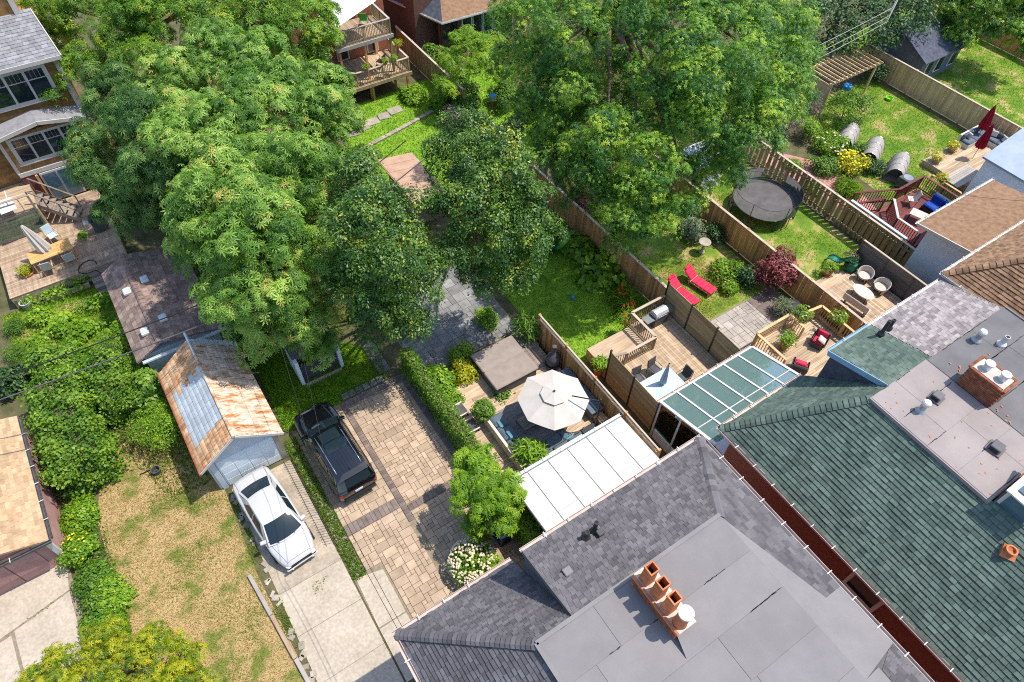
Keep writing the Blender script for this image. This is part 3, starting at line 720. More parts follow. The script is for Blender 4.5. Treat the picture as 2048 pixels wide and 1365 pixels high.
def pipe_vent(label, base, h, r, m, name='vent_pipe', cap=None, group=None):
    t = thing(name, label, 'vent pipe', base, group=group)
    MB().lathe([(r*1.9, -.05), (r*1.9, .02), (r*1.15, .1), (r, .12)], base, 14).build('flashing', M[m], t, smooth=False)
    b = MB(); b.lathe([(r, .1), (r, h), (r*.8, h), (r*.8, h-.1)], base, 14); b.build('pipe', M[m], t, smooth=False)
    if cap: MB().lathe([(r*1.25, h-.06), (r*1.45, h), (r*1.45, h+.07), (r*1.1, h+.12), (.01, h+.13)], base, 14).build('cap', M[cap], t)
    else: MB().lathe([(.01, h-.02), (r*.79, h-.02)], base, 14, close=False).build('bore', M['black'], t)
    return t

def box_vent(label, c, s=.28, m='membrane', rz=0, group=None):
    t = thing('roof_vent', label, 'roof vent', c, group=group)
    MB().cbox((c[0], c[1], c[2]+.02), (s*1.3, s*1.3, .03), rz).build('flange', M[m], t)
    MB().cbox((c[0], c[1], c[2]+.13), (s, s*.9, .2), rz, bev=.02).build('hood', M[m], t)
    MB().cbox((c[0]-s*.5, c[1], c[2]+.12), (.03, s*.7, .12), rz).build('louvre', M['black'], t)

# --- grey house
gh = thing('grey_roofed_house', 'house with purple-grey shingle roof, flat centre and four chimney pots, lower right', 'house', (6.5, 0, 0))
MB().box(1.15, -12, 0, 11.55, 6.1, 5.95).box(5.1, -12, 5.95, 11.55, 5.6, 8.05).build('wall', M['brick_dark'], gh)
r = MB()
r.slab([(4.9, 6.55, 6), (.73, 6.55, 6), (3.65, 3.48, 8.7), (4.9, 3.48, 8.7)], .12)
r.slab([(.73, 6.55, 6), (.73, -10, 6), (3.65, -10, 8.7), (3.65, 3.48, 8.7)], .12)
r.slab([(12, 5.97, 8.1), (4.85, 5.97, 8.1), (4.85, 3.48, 8.7), (10.26, 3.48, 8.7)], .14)
r.slab([(12, -10, 8.1), (12, 5.97, 8.1), (10.26, 3.48, 8.7), (10.26, -10, 8.7)], .14)
roof = r.build('roof', M['shingle_grey'], gh)
shingles(roof, [(4.85, 6.55, 6), (.73, 6.55, 6), (3.65, 3.48, 8.7), (4.85, 3.48, 8.7)], M['shingle_grey'], .185, .125, nparts=110)
shingles(roof, [(12, 5.97, 8.1), (4.85, 5.97, 8.1), (4.85, 3.48, 8.7), (10.26, 3.48, 8.7)], M['shingle_grey'], .185, .125, nparts=130)
shingles(roof, [(.73, 6.55, 6), (.73, -9, 6), (3.65, -9, 8.7), (3.65, 3.48, 8.7)], M['shingle_grey'], .24, .15, t=.03, nparts=40)
shingles(roof, [(12, .07, 8.1), (12, 5.97, 8.1), (10.26, 3.48, 8.7), (11.24, .07, 8.362)], M['shingle_grey'], .26, .14, nparts=20, t=.016)
shingles(roof, [(12, -7, 8.1), (12, -1.7, 8.1), (11.0, -2.0, 8.445), (10.6, -7, 8.583)], M['shingle_grey'], .26, .14, nparts=0, t=.016)
hipcaps(roof, (.73, 6.55, 6), (3.65, 3.48, 8.7), 'shingle_grey', 30, .34)
hipcaps(roof, (12, 5.97, 8.1), (10.26, 3.48, 8.7), 'shingle_grey', 14, .34)
flat = MB().slab([(3.62, -10, 8.715), (10.3, -10, 8.715), (10.3, 3.5, 8.715), (3.62, 3.5, 8.715)], .05).slab([(10.3, -1.9, 8.712), (12.02, -1.75, 8.12), (12.02, .1, 8.12), (11.26, .1, 8.382), (10.3, 3.4, 8.712)], .02).slab([(10.3, -10, 8.712), (10.7, -10, 8.57), (10.95, -1.9, 8.485), (10.3, -1.9, 8.712)], .02).build('flat_roof', M['membrane'], gh)
membrane(flat, 3.64, 10.28, -7, 3.48, 8.729, 'membrane', 1.25)
e = MB(); e.bar((3.6, 3.52, 8.74), (10.3, 3.52, 8.74), .12, .035); e.bar((3.6, 3.52, 8.74), (3.6, -9, 8.74), .12, .035); e.build('edge_flashing', M['membrane'], flat)
e = MB(); e.bar((4.84, 6.0, 8.02), (4.84, 3.5, 8.62), .03, .2); e.build('dormer_fascia', M['shingle_grey'], gh)
MB().add([(4.9, 5.9, 8.0), (4.9, 5.9, 6.5), (4.9, 3.5, 8.55)], [(0, 1, 2)]).build('dormer_cheek', M['shingle_slate'], gh)
gutter(gh, (.6, 6.62, 5.98), (4.9, 6.62, 5.98)); gutter(gh, (.63, 6.6, 5.98), (.63, -9, 5.98)); gutter(gh, (12.07, 5.95, 8.08), (12.07, -9, 8.08)); gutter(gh, (4.8, 6.04, 8.07), (12.1, 6.04, 8.07))
# chimney with pots
ch = MB(); ch.box(6.74, 1.6, 8.7, 7.32, 3.4, 9.2); ch.build('chimney', M['terracotta'], gh)
chm = bpy.data.objects['chimney']
cs = MB(); cs.box(6.7, 1.56, 9.2, 7.37, 3.45, 9.26); cs.build('cap_slab', M['mortar'], chm)
cs = MB(); cs.cbox((6.73, 2.5, 9.26), (.07, 1.88, .05)); cs.build('edge_brick', M['terracotta'], chm)
br = piece_mesh('brick', MB().cbox((0, 0, 0), (.02, .2, .065)), M['brick'])
for j in range(5):
    for i in range(8): piece('brick', br, chm, (6.733, 1.74+i*.21+(j % 2)*.1-.03, 8.8+j*.075))
for i in range(4):
    y = 3.14-i*.45; x = 6.98
    if i < 3:
        p = MB(); h = .86
        for a, b in ((.17, 0), (.15, .05), (.14, h-.08), (.16, h-.06), (.16, h)): pass
        rings = [(.16, 0), (.15, .1), (.135, h-.1), (.155, h-.08), (.155, h), (.115, h), (.105, h-.35)]
        vs = [(x+sx*r_, y+sy*r_, 9.26+z_) for r_, z_ in rings for sx, sy in ((-1, -1), (1, -1), (1, 1), (-1, 1))]
        fs = [(k*4+a, k*4+(a+1) % 4, k*4+4+(a+1) % 4, k*4+4+a) for k in range(len(rings)-1) for a in range(4)]+[(24, 25, 26, 27)]
        p.add(vs, fs); po = p.build('chimney_pot', M['terracotta'], chm)
        MB().box(x-.1, y-.1, 9.26+h-.34, x+.1, y+.1, 9.26+h-.32).build('flue', M['black'], po)
    else:
        po = MB().lathe([(.2, 0), (.18, .1), (.165, .66), (.17, .68)], (x, y, 9.26), 16).build('chimney_pot', M['terracotta'], chm, smooth=True)
        MB().lathe([(.15, .66), (.15, .76), (.21, .76), (.21, .82), (.02, .86)], (x, y, 9.26), 18).build('cap', M['white'], po)
MB().slab([(6.7, 1.05, 8.745), (7.5, 1.05, 8.745), (7.4, 1.62, 9.0), (6.8, 1.62, 9.0)], .02).build('cricket', M['membrane'], gh)
pipe_vent('left of the two black vent pipes on the grey shingle slope', (6.63, 5.25, 8.30), .4, .075, 'black_metal')
pipe_vent('taller right one of the two black vent pipes on grey shingles', (6.96, 5.28, 8.30), .62, .07, 'black_metal')
box_vent('small grey roof vent beside the two black pipes', (7.03, 5.10, 8.28), .22, 'dark_grey')
box_vent('small square light grey vent on the left of the grey shingle slope', (5.52, 4.69, 8.28), .26, 'membrane')

# --- green house
gr = thing('green_roofed_house', 'brick house with green shingle hip roof and worn flat roof, right', 'house', (18, 0, 0))
MB().box(14.4, -12, 0, 24.4, 6.0, 5.95).box(18.9, -12, 5.95, 24.3, 5.6, 8.05).box(18.1, -12, 5.95, 24.3, 3.4, 8.6).build('wall', M['brick_dark'], gr)
r = MB()
r.slab([(18.7, 6.5, 6), (14.2, 6.5, 6), (17.7, 3.75, 8.7), (18.7, 3.75, 8.7)], .12)
r.slab([(14.2, 6.5, 6), (14.2, -12, 6), (17.7, -12, 8.7), (17.7, 3.75, 8.7)], .12)
r.slab([(17.7, -.75, 8.7), (17.7, -12, 8.7), (19.9, -12, 10.4), (19.9, -.75, 10.4)], .12)
r.slab([(20.9, 6.1, 8.1), (18.6, 6.1, 8.1), (18.6, 3.75, 8.7), (20.9, 3.75, 8.7)], .14)
roof = r.build('roof', M['shingle_green'], gr)
shingles(roof, [(18.6, 6.5, 6), (14.2, 6.5, 6), (17.7, 3.75, 8.7), (18.6, 3.75, 8.7)], M['shingle_green'], .22, .14, nparts=60)
shingles(roof, [(14.2, 6.5, 6), (14.2, -8, 6), (17.7, -8, 8.7), (17.7, 3.75, 8.7)], M['shingle_green'], .24, .165, t=.034, nparts=170)
shingles(roof, [(17.7, -.75, 8.7), (17.7, -8, 8.7), (19.9, -8, 10.4), (19.9, -.75, 10.4)], M['shingle_green'], .24, .16, t=.034, nparts=10)
shingles(roof, [(20.9, 6.1, 8.1), (18.6, 6.1, 8.1), (18.6, 3.75, 8.7), (20.9, 3.75, 8.7)], M['shingle_green'], .22, .14, nparts=60)
hipcaps(roof, (14.2, 6.5, 6), (17.7, 3.75, 8.7), 'shingle_green', 28, .34)
flat = MB().slab([(17.55, -.7, 8.76), (20.6, -.7, 8.76), (20.6, 3.8, 8.76), (17.55, 3.8, 8.76)], .14).build('flat_roof', M['membrane_old'], gr)
membrane(flat, 17.6, 20.55, -.68, 3.78, 8.776, 'membrane_old', 1.1)
MB().bar((18.56, 6.12, 8.0), (18.56, 3.8, 8.62), .035, .24).build('fascia', M['fascia_blue'], gr)
MB().add([(18.65, 6, 8.0), (18.65, 6, 6.5), (18.65, 3.8, 8.6)], [(0, 1, 2)]).build('dormer_cheek', M['shingle_slate'], gr)
gutter(gr, (14.13, 6.5, 5.98), (14.13, -10, 5.98)); gutter(gr, (14.1, 6.57, 5.98), (18.7, 6.57, 5.98)); gutter(gr, (18.6, 6.16, 8.07), (20.9, 6.16, 8.07), 'fascia_blue')
# side window in the brick wall
wn = MB().box(14.33, -1.05, 4.5, 14.4, .2, 5.9).build('window', M['white_trim'], gr)
MB().box(14.31, -.92, 4.75, 14.34, .08, 5.8).build('pane', M['glass_dark'], wn); MB().box(14.2, -1.2, 4.38, 14.41, .35, 4.5).build('sill', M['mortar'], wn)
# dormer with a white frame by the right picture edge
dmr = MB().box(17.75, -1.75, 8.4, 19.5, -.8, 9.5).build('dormer', M['white_trim'], gr)
MB().box(17.71, -1.65, 8.8, 17.76, -.9, 9.4).build('pane', M['glass_blue'], dmr); MB().slab([(17.65, -1.85, 9.52), (19.6, -1.85, 9.56), (19.6, -.72, 9.56), (17.65, -.72, 9.52)], .06).build('dormer_roof', M['white_trim'], dmr); MB().box(17.9, -1.65, 9.56, 18.9, -.92, 9.58).build('pane', M['glass_blue'], dmr)
tv = thing('roof_vent', 'square terracotta-rimmed vent on the green shingles near the right edge', 'roof vent', (15.9, -1.6, 7.3))
v0 = Vector((17.03, -2.00, 8.25))
tv.location = v0; ORG[tv] = tuple(v0)
MB().cbox((v0.x, v0.y, v0.z), (.42, .42, .1), rz=.5, ry=-.6).build('base', M['terracotta'], tv)
MB().lathe([(.15, 0), (.15, .16), (.17, .18), (.12, .18), (.11, .08)], (v0.x, v0.y, v0.z), 16).build('hood', M['terracotta'], tv)
pipe_vent('white capped vent pipe on the worn flat roof', (18.58, 2.55, 8.76), .42, .1, 'grey_metal', cap='white')
box_vent('grey box vent beside the white capped pipe on the flat roof', (19.43, 2.57, 8.80), .34, 'membrane_dark', .1)
box_vent('grey box vent lower down the worn flat roof', (19.35, 0.31, 8.80), .38, 'membrane_dark', .1)
mb = MB()
for k in range(46):
    mb.cbox((random.uniform(17.7, 23), random.uniform(-.6, 3.6), 8.785+.004*(random.random())), (random.uniform(.04, .1), random.uniform(.02, .05), .008), rz=random.random()*3)
lv = mb.build('fallen_leaves', M['terracotta'], label='fallen brown leaves scattered over the worn flat roof', cat='leaves', kind='stuff')

# --- mauve house, its neighbour under the same ridge
mv = thing('mauve_roofed_house', 'house with mauve-grey shingle slope and dark flat roof adjoining the green roof', 'house', (22.7, 0, 0))
MB().box(24.42, -12, 0, 25.1, 5.7, 8.0).build('wall', M['brick_dark'], mv)
r = MB().slab([(25.2, 6.1, 8.1), (20.9, 6.1, 8.1), (20.9, 3.75, 8.7), (25.2, 3.75, 8.7)], .14); roof = r.build('roof', M['shingle_mauve'], mv)
shingles(roof, [(25.2, 6.1, 8.1), (20.93, 6.1, 8.1), (20.93, 3.75, 8.7), (25.2, 3.75, 8.7)], M['shingle_mauve'], .22, .14, nparts=250)
flat = MB().slab([(20.62, -6, 8.74), (25.3, -6, 8.74), (25.3, 3.76, 8.74), (20.62, 3.76, 8.74)], .12).build('flat_roof', M['membrane_dark'], mv)
membrane(flat, 20.64, 25.25, -3, 3.74, 8.756, 'membrane_dark', 1.2)
gutter(mv, (20.9, 6.16, 8.07), (25.25, 6.16, 8.07), 'white_trim')
MB().bar((25.22, 6.1, 8.05), (25.22, 3.7, 8.66), .05, .16).bar((25.32, 3.7, 8.72), (25.32, -6, 8.72), .05, .14).build('verge', M['membrane'], mv)
bc = MB().box(20.68, 1.42, 8.7, 21.4, 2.6, 9.6).build('chimney', M['mortar'], mv)
bme = piece_mesh('brick', MB().cbox((0, 0, 0), (.2, .09, .062), bev=.004), M['brick']); bmy = piece_mesh('brick', MB().cbox((0, 0, 0), (.09, .2, .062), bev=.004), M['brick'])
for j in range(12):
    zz = 8.81+j*.072
    for i in range(3): piece('brick', bme, bc, (20.82+i*.212+(j % 2)*.1-.02, 1.395, zz))
    for i in range(6):
        piece('brick', bmy, bc, (20.655, 1.5+i*.2+(j % 2)*.05-.03, zz))
MB().box(20.72, 1.45, 9.6, 21.36, 2.56, 9.68).build('cap_slab', M['mortar'], bc)
for i in range(6): piece('brick', bmy, bc, (20.64, 1.5+i*.2, 9.66)); piece('brick', bmy, bc, (21.42, 1.5+i*.2, 9.66))
for i in range(4): piece('brick', bme, bc, (20.74+i*.2, 1.38, 9.66)); piece('brick', bme, bc, (20.74+i*.2, 2.63, 9.66))
for y in (2.28, 1.72):
    po = MB().lathe([(.13, 0), (.12, .22)], (21.02+(.0 if y > 2 else .04), y, 9.68), 16).build('chimney_pot', M['galv'], bc)
    MB().lathe([(.12, .2), (.16, .25), (.16, .3), (.02, .33)], (21.02+(.0 if y > 2 else .04), y, 9.68), 18).build('cap', M['white'], po)
pipe_vent('white vent pipe left on the dark flat roof', (22.90, 3.35, 8.80), .4, .1, 'grey_metal', cap='white')
pipe_vent('vent pipe with flared white collar right on the dark flat roof', (23.52, 2.74, 8.80), .4, .09, 'white')
pipe_vent('leaning tall black vent pipe where green and mauve shingles meet', (20.64, 5.54, 8.35), .75, .07, 'black_metal')
pipe_vent('short black vent pipe beside the tall one on mauve shingles', (21.14, 5.57, 8.35), .45, .07, 'black_metal')

# --- brown hip-roofed house
bh = thing('brown_roofed_house', 'house with brown shingle hip roof at the right edge', 'house', (33, 2, 0))
MB().box(28.9, -12, 0, 41, 6.5, 5.95).build('wall', M['brick_dark'], bh)
r = MB().slab([(44, 6.95, 6), (28.4, 6.95, 6), (32.4, 2.95, 9.2), (44, 2.95, 9.2)], .12).slab([(28.4, 6.95, 6), (28.4, -10, 6), (32.4, -10, 9.2), (32.4, 2.95, 9.2)], .12)
roof = r.build('roof', M['shingle_brown'], bh)
shingles(roof, [(38, 6.95, 6), (28.4, 6.95, 6), (32.4, 2.95, 9.2), (38, 2.95, 9.2)], M['shingle_brown'], .24, .15, nparts=60)
shingles(roof, [(28.4, 6.95, 6), (28.4, 0, 6), (32.4, 0, 9.2), (32.4, 2.95, 9.2)], M['shingle_brown'], .24, .17, t=.032, nparts=150)
hipcaps(roof, (28.4, 6.95, 6), (32.4, 2.95, 9.2), 'shingle_brown', 26, .34)
gutter(bh, (28.33, 6.95, 5.98), (28.33, -4, 5.98), 'white_trim'); gutter(bh, (28.3, 7.02, 5.98), (38, 7.02, 5.98), 'white_trim')
# white-sided rear wing with a plain brown roof
wg = thing('white_sided_wing', 'rear wing with white clapboard wall and plain brown roof, right edge', 'house', (36.5, 8.8, 0))
MB().box(33.95, 6.6, 0, 39.8, 10.2, 3.75).build('wall', M['siding_white'], wg)
wl = wg.children[0]
me = piece_mesh('clapboard', MB().cbox((0, 0, 0), (.03, 3.6, .15), ry=.1), M['siding_white'])
for i in range(25): piece('clapboard', me, wl, (33.93, 8.4, .1+i*.148))
MB().slab([(33.4, 10.65, 3.75), (33.4, 6.6, 4.25), (40.2, 6.6, 4.25), (40.2, 10.65, 3.75)], .14).build('roof', M['shingle_brown'], wg)
gutter(wg, (33.3, 10.72, 3.74), (40.3, 10.72, 3.74), 'white_trim'); MB().bar((33.36, 10.7, 3.7), (33.36, 6.6, 4.2), .05, .15).build('verge', M['white_trim'], wg)
# pale house at the right edge
ph = thing('pale_sided_house', 'pale blue clapboard house wall at the right edge of the picture', 'house', (46, 8, 0))
MB().box(42.6, 4, 0, 54, 12.3, 3.3).build('wall', M['siding_white'], ph)
me = piece_mesh('clapboard', MB().cbox((0, 0, 0), (.03, 8.3, .17), ry=.1), M['siding_white'])
for i in range(19): piece('clapboard', me, ph.children[0], (42.58, 8.15, .1+i*.168))
MB().slab([(42.4, 12.5, 3.3), (42.4, 3, 3.3), (48, 3, 4.6), (48, 12.5, 4.6)], .12).build('roof', M['siding_pale'], ph)

# --- garage with rusty metal roof
gg = thing('metal_roofed_garage', 'pale blue garage with rusty pressed-metal gable roof behind the white car', 'garage', (-1.2, 20.5, 0))
wb = MB(); wb.box(-2.72, 17.9, 0, .34, 23.2, 2.2)
wb.add([(-2.72, 17.9, 2.2), (.34, 17.9, 2.2), (-1.2, 17.9, 3.45), (-2.72, 23.2, 2.2), (.34, 23.2, 2.2), (-1.2, 23.2, 3.45)], [(0, 1, 2), (4, 3, 5)])
wb.build('wall', M['siding_blue'], gg)
gd = MB().box(-2.35, 17.86, .05, .1, 17.9, 2.05).build('garage_door', M['door_pale'], gg)
for i in range(4):
    for j in range(4): MB().box(-2.3+i*.6, 17.845, .1+j*.49, -1.75+i*.6, 17.86, .54+j*.49).build('door_panel', M['door_pale'], gd)
for x in (-2.5, .22): MB().box(x-.11, 17.83, 0, x+.11, 17.9, 2.2).build('door_post', M['grey_metal'] if x > 0 else M['siding_blue'], gg)
zr, ze = 3.62, 2.28
r = MB().slab([(-1.2, 23.5, zr), (-2.95, 23.5, ze), (-2.95, 17.6, ze), (-1.2, 17.6, zr)], .05).slab([(.56, 23.5, ze), (-1.2, 23.5, zr), (-1.2, 17.6, zr), (.56, 17.6, ze)], .05)
roof = r.build('roof', M['rust_deep'], gg)
def tiles(poly, m, nu, nv, mf=None):
    P = [Vector(p) for p in poly]; n = (P[1]-P[0]).cross(P[3]-P[0]).normalized()
    for j in range(nv):
        for i in range(-1, nu):
            o = .18 if j % 2 else 0; a, b = max(0, (i+o)/nu), min(1, (i+1+o)/nu); c, d = j/nv, (j+1)/nv
            if b-a < .01: continue
            q = lambda s, t_: P[0].lerp(P[1], s).lerp(P[3].lerp(P[2], s), t_)
            e = .006/5; h0, h1 = n*.035, n*.012; tn = random.random()
            mid = (c+d)/2
            vs = [q(a+e, c)+h0, q(b-e, c)+h0, q(b-e, mid)+n*.04, q(a+e, mid)+n*.04, q(b-e, d)+h1, q(a+e, d)+h1, q(a+e, c), q(b-e, c), q(b-e, d), q(a+e, d)]
            mm = mf((a+b)/2, (c+d)/2) if mf else m
            MB().add(vs, [(0, 1, 2, 3), (3, 2, 4, 5), (6, 7, 1, 0), (7, 8, 4, 2), (7, 2, 1), (8, 9, 5, 4), (9, 6, 3, 5), (6, 0, 3)], tn).build('metal_shingle', M[mm], roof)
tiles([(-2.95, 23.5, ze), (-2.95, 17.6, ze), (-1.2, 17.6, zr), (-1.2, 23.5, zr)], 'rust_deep', 15, 8, lambda s, t_: 'rust_blue' if .30 < s < .78 and t_ > .12 else 'rust_deep')
tiles([(.56, 17.6, ze), (.56, 23.5, ze), (-1.2, 23.5, zr), (-1.2, 17.6, zr)], 'rust', 14, 10, lambda s, t_: 'galv' if s > .95 else 'rust')
MB().tube([(-1.2, 17.55, zr+.03), (-1.2, 22.4, zr+.03)], .07, 8).build('ridge_cap', M['rust'], roof); MB().tube([(-1.2, 22.4, zr+.03), (-1.2, 23.9, zr+.03)], .07, 8).build('ridge_cap', M['galv'], roof)
MB().tube([(-3.0, 23.6, ze-.02), (-3.0, 17.5, ze-.02)], .055, 8).build('gutter', M['rust_red'], gg)
for a, b in (((-2.97, 17.58, ze), (-1.2, 17.58, zr)), ((.58, 17.58, ze), (-1.2, 17.58, zr))): MB().bar(Vector(a)-Vector((0, 0, .05)), Vector(b)-Vector((0, 0, .05)), .03, .12).build('bargeboard', M['white_trim'], gg)

# --- pink garage at the left edge
pg = thing('pink_garage', 'pink clapboard garage with tan shingle roof at the left edge', 'garage', (-11.5, 21, 0))
MB().box(-14.5, 18.2, 0, -8.85, 24.2, 2.35).build('wall', M['siding_pink'], pg); wl = pg.children[0]
me = piece_mesh('clapboard', MB().cbox((0, 0, 0), (.025, 6.0, .13), ry=-.1), M['siding_pink'])
for i in range(18): piece('clapboard', me, wl, (-8.83, 21.2, .08+i*.128))
for i in range(4): MB().box(-13.8+i*1.1, 18.16, .05, -12.75+i*1.1, 18.2, 2.1).build('door_panel', M['siding_pink'], pg)
MB().box(-9.0, 18.1, 0, -8.8, 18.2, 2.3).build('corner_board', M['white_trim'], pg)
r = MB().slab([(-8.65, 17.85, 2.4), (-8.65, 24.4, 2.4), (-11.7, 24.4, 3.6), (-11.7, 17.85, 3.6)], .1).slab([(-14.7, 24.4, 2.4), (-14.7, 17.85, 2.4), (-11.7, 17.85, 3.6), (-11.7, 24.4, 3.6)], .1); roof = r.build('roof', M['shingle_tan'], pg)
shingles(roof, [(-8.65, 17.85, 2.4), (-8.65, 24.4, 2.4), (-11.7, 24.4, 3.6), (-11.7, 17.85, 3.6)], M['shingle_tan'], .3, .15, nparts=120, t=.012)
gutter(pg, (-8.58, 17.9, 2.36), (-8.58, 24.3, 2.36), 'dark_grey'); gutter(pg, (-14.5, 17.78, 2.38), (-8.6, 17.78, 2.38), 'dark_grey')

# --- garden shed with hexagonal shingle roof (left of chestnut)
sh = thing('shingled_shed', 'long shed with red-brown shingle roof and four small skylights under the chestnut', 'shed', (-1.6, 28, 0))
MB().box(-3.3, 24.9, 0, .1, 31, 2.25).build('wall', M['siding_blue'], sh)
r = MB().slab([(-2.35, 31.2, 3.0), (-3.6, 31.2, 2.3), (-3.6, 24.6, 2.3), (-2.35, 24.6, 3.0)], .08).slab([(.35, 24.6, 2.3), (.35, 31.2, 2.3), (-2.35, 31.2, 3.0), (-2.35, 24.6, 3.0)], .08); roof = r.build('roof', M['shingle_shed'], sh)
shingles(roof, [(-3.6, 31.2, 2.3), (-3.6, 24.6, 2.3), (-2.35, 24.6, 3.0), (-2.35, 31.2, 3.0)], M['shingle_shed'], .3, .26, nparts=90, t=.02, var=.1)
shingles(roof, [(.35, 24.6, 2.3), (.35, 31.2, 2.3), (-2.35, 31.2, 3.0), (-2.35, 24.6, 3.0)], M['shingle_shed'], .3, .26, nparts=160, t=.02, var=.1)
hipcaps(roof, (-2.35, 24.6, 3.0), (-2.35, 31.2, 3.0), 'shingle_shed', 24, .3)
for x, y, z in ((-2.78, 28.7, 2.8), (-1.85, 28.95, 2.9), (-2.75, 25.7, 2.82), (-1.8, 26.0, 2.9)):
    s = MB().cbox((x, y, z+.06), (.36, .42, .16), rz=.0, bev=.03).build('skylight', M['white_trim'], roof); MB().cbox((x, y, z+.15), (.28, .34, .02)).build('pane', M['canvas_blue'], s)
gutter(sh, (-3.4, 24.52, 2.25), (.5, 24.52, 2.25), 'siding_white')
# --- small dark-fronted shed half under the chestnut
s2 = thing('open_fronted_shelter', 'low open shelter with pale side walls half hidden under chestnut leaves', 'shed', (3.5, 21.8, 0))
for x in (2.5, 4.55): MB().box(x-.08, 21.1, 0, x+.08, 22.6, 1.85).build('side_wall', M['siding_white'], s2)
MB().box(2.5, 22.5, 0, 4.55, 22.6, 1.85).build('back_wall', M['siding_white'], s2); MB().box(2.5, 21.3, .0, 4.55, 21.36, 1.2).build('shutter', M['dark_grey'], s2)
MB().slab([(2.4, 21.35, 1.85), (4.66, 21.35, 1.85), (4.66, 22.7, 2.1), (2.4, 22.7, 2.1)], .06).build('roof', M['membrane_dark'], s2)
MB().box(2.6, 20.95, 0, 4.45, 21.1, .1).build('threshold', M['concrete'], s2)

# --- white flat roof and glass sunroom behind the houses
wr = thing('white_roofed_extension', 'single-storey extension with bright white panelled roof beside the deck', 'extension', (10.2, 8.3, 0))
MB().box(7.7, 6.15, 0, 12.9, 10.0, 2.6).build('wall', M['siding_white'], wr)
ro = MB().slab([(7.3, 6.15, 2.95), (13.05, 6.15, 2.95), (13.05, 10.25, 2.75), (7.3, 10.25, 2.75)], .14).build('roof', M['flag'], wr)
xs_ = [7.3, 8.15, 9.15, 10.15, 11.15, 12.15, 13.05]
for i in range(6):
    for ya, yb in ((6.17, 8.1), (8.11, 10.2)):
        za, zb = 2.95-(ya-6.15)*.2/4.1, 2.95-(yb-6.15)*.2/4.1
        MB().slab([(xs_[i]+.022, ya, za+.02), (xs_[i+1]-.022, ya, za+.02), (xs_[i+1]-.022, yb, zb+.02), (xs_[i]+.022, yb, zb+.02)], .018).build('roof_panel', M['white_roof'], ro)
gutter(wr, (7.25, 10.33, 2.72), (13.1, 10.33, 2.72), 'siding_white'); 

sr = thing('glass_sunroom', 'lean-to sunroom with sloping glass roof in white frames beside the green roof', 'sunroom', (17.8, 8, 0))
A, B_, C_, D_ = Vector((14.95, 9.85, 2.85)), Vector((20.6, 9.85, 2.85)), Vector((20.6, 6.7, 3.75)), Vector((14.95, 6.7, 3.75))
MB().box(15.0, 6.1, 0, 20.5, 9.7, .7).build('base_wall', M['siding_white'], sr)
n = 6
for i in range(n+1):
    p, q = A.lerp(B_, i/n), D_.lerp(C_, i/n); MB().bar(p, q, .13 if i in (0, n) else .085, .08).build('glazing_bar', M['white'], sr)
for k, s in ((0, .06), (.66, .035), (1, .07)): MB().bar(A.lerp(D_, k), B_.lerp(C_, k), s, .07).build('purlin', M['white'], sr)
for i in range(n):
    for k0, k1 in ((.01, .655), (.665, .99)):
        a, b = (i+.04)/n, (i+.96)/n
        MB().slab([A.lerp(D_, k0).lerp(B_.lerp(C_, k0), a), A.lerp(D_, k0).lerp(B_.lerp(C_, k0), b), A.lerp(D_, k1).lerp(B_.lerp(C_, k1), b), A.lerp(D_, k1).lerp(B_.lerp(C_, k1), a)][::-1], .012).build('roof_pane', M['glass_roof'], sr)
for y, z in ((9.8, 2.8), (8.6, 3.15), (7.3, 3.5), (6.2, 3.7)): MB().box(14.97, y-.05, 0, 15.07, y+.05, z).build('post', M['white_trim'], sr)
for y0, y1, z in ((8.65, 9.75, 2.75), (7.35, 8.55, 3.05), (6.25, 7.25, 3.4)): MB().box(15.0, y0, .75, 15.02, y1, z).build('side_pane', M['glass_clear'], sr)
MB().box(15.1, 6.2, .7, 20.4, 9.6, .72).build('floor', M['flag_pale'], sr)
gutter(sr, (14.9, 9.93, 2.8), (20.65, 9.93, 2.8), 'gutter_pink')
MB().slab([(14.9, 6.1, 3.72), (15.6, 6.1, 3.72), (20.6, 6.1, 3.9), (20.6, 6.72, 3.8), (14.9, 6.72, 3.78)], .08).build('flashing', M['white'], sr)
for x, y, mm in ((15.7, 8.6, 'teak'), (16.4, 7.5, 'canvas')):
    MB().cbox((x, y, 1.0), (.55, .55, .12), bev=.03).cbox((x+.25, y, 1.35), (.08, .55, .6), bev=.02).build('wicker_chair', M[mm], sr)

# ---------------------------------------------------------------- vehicles (own frame: +x is the front)
def patch(f, nu, nv, u0=0, u1=1, v0=0, v1=1, off=0):
    """grid mesh of f(u, v) -> Vector, pushed out by off along its normal"""
    vs = []
    for j in range(nv+1):
        for i in range(nu+1):
            u, v = u0+(u1-u0)*i/nu, v0+(v1-v0)*j/nv; p = f(u, v)
            if off: e = 1e-3; p = p+(f(u+e, v)-f(u, v)).cross(f(u, v+e)-f(u, v)).normalized()*off
            vs.append(p)
    fs = [(j*(nu+1)+i, j*(nu+1)+i+1, (j+1)*(nu+1)+i+1, (j+1)*(nu+1)+i) for j in range(nv) for i in range(nu)]
    return vs, fs

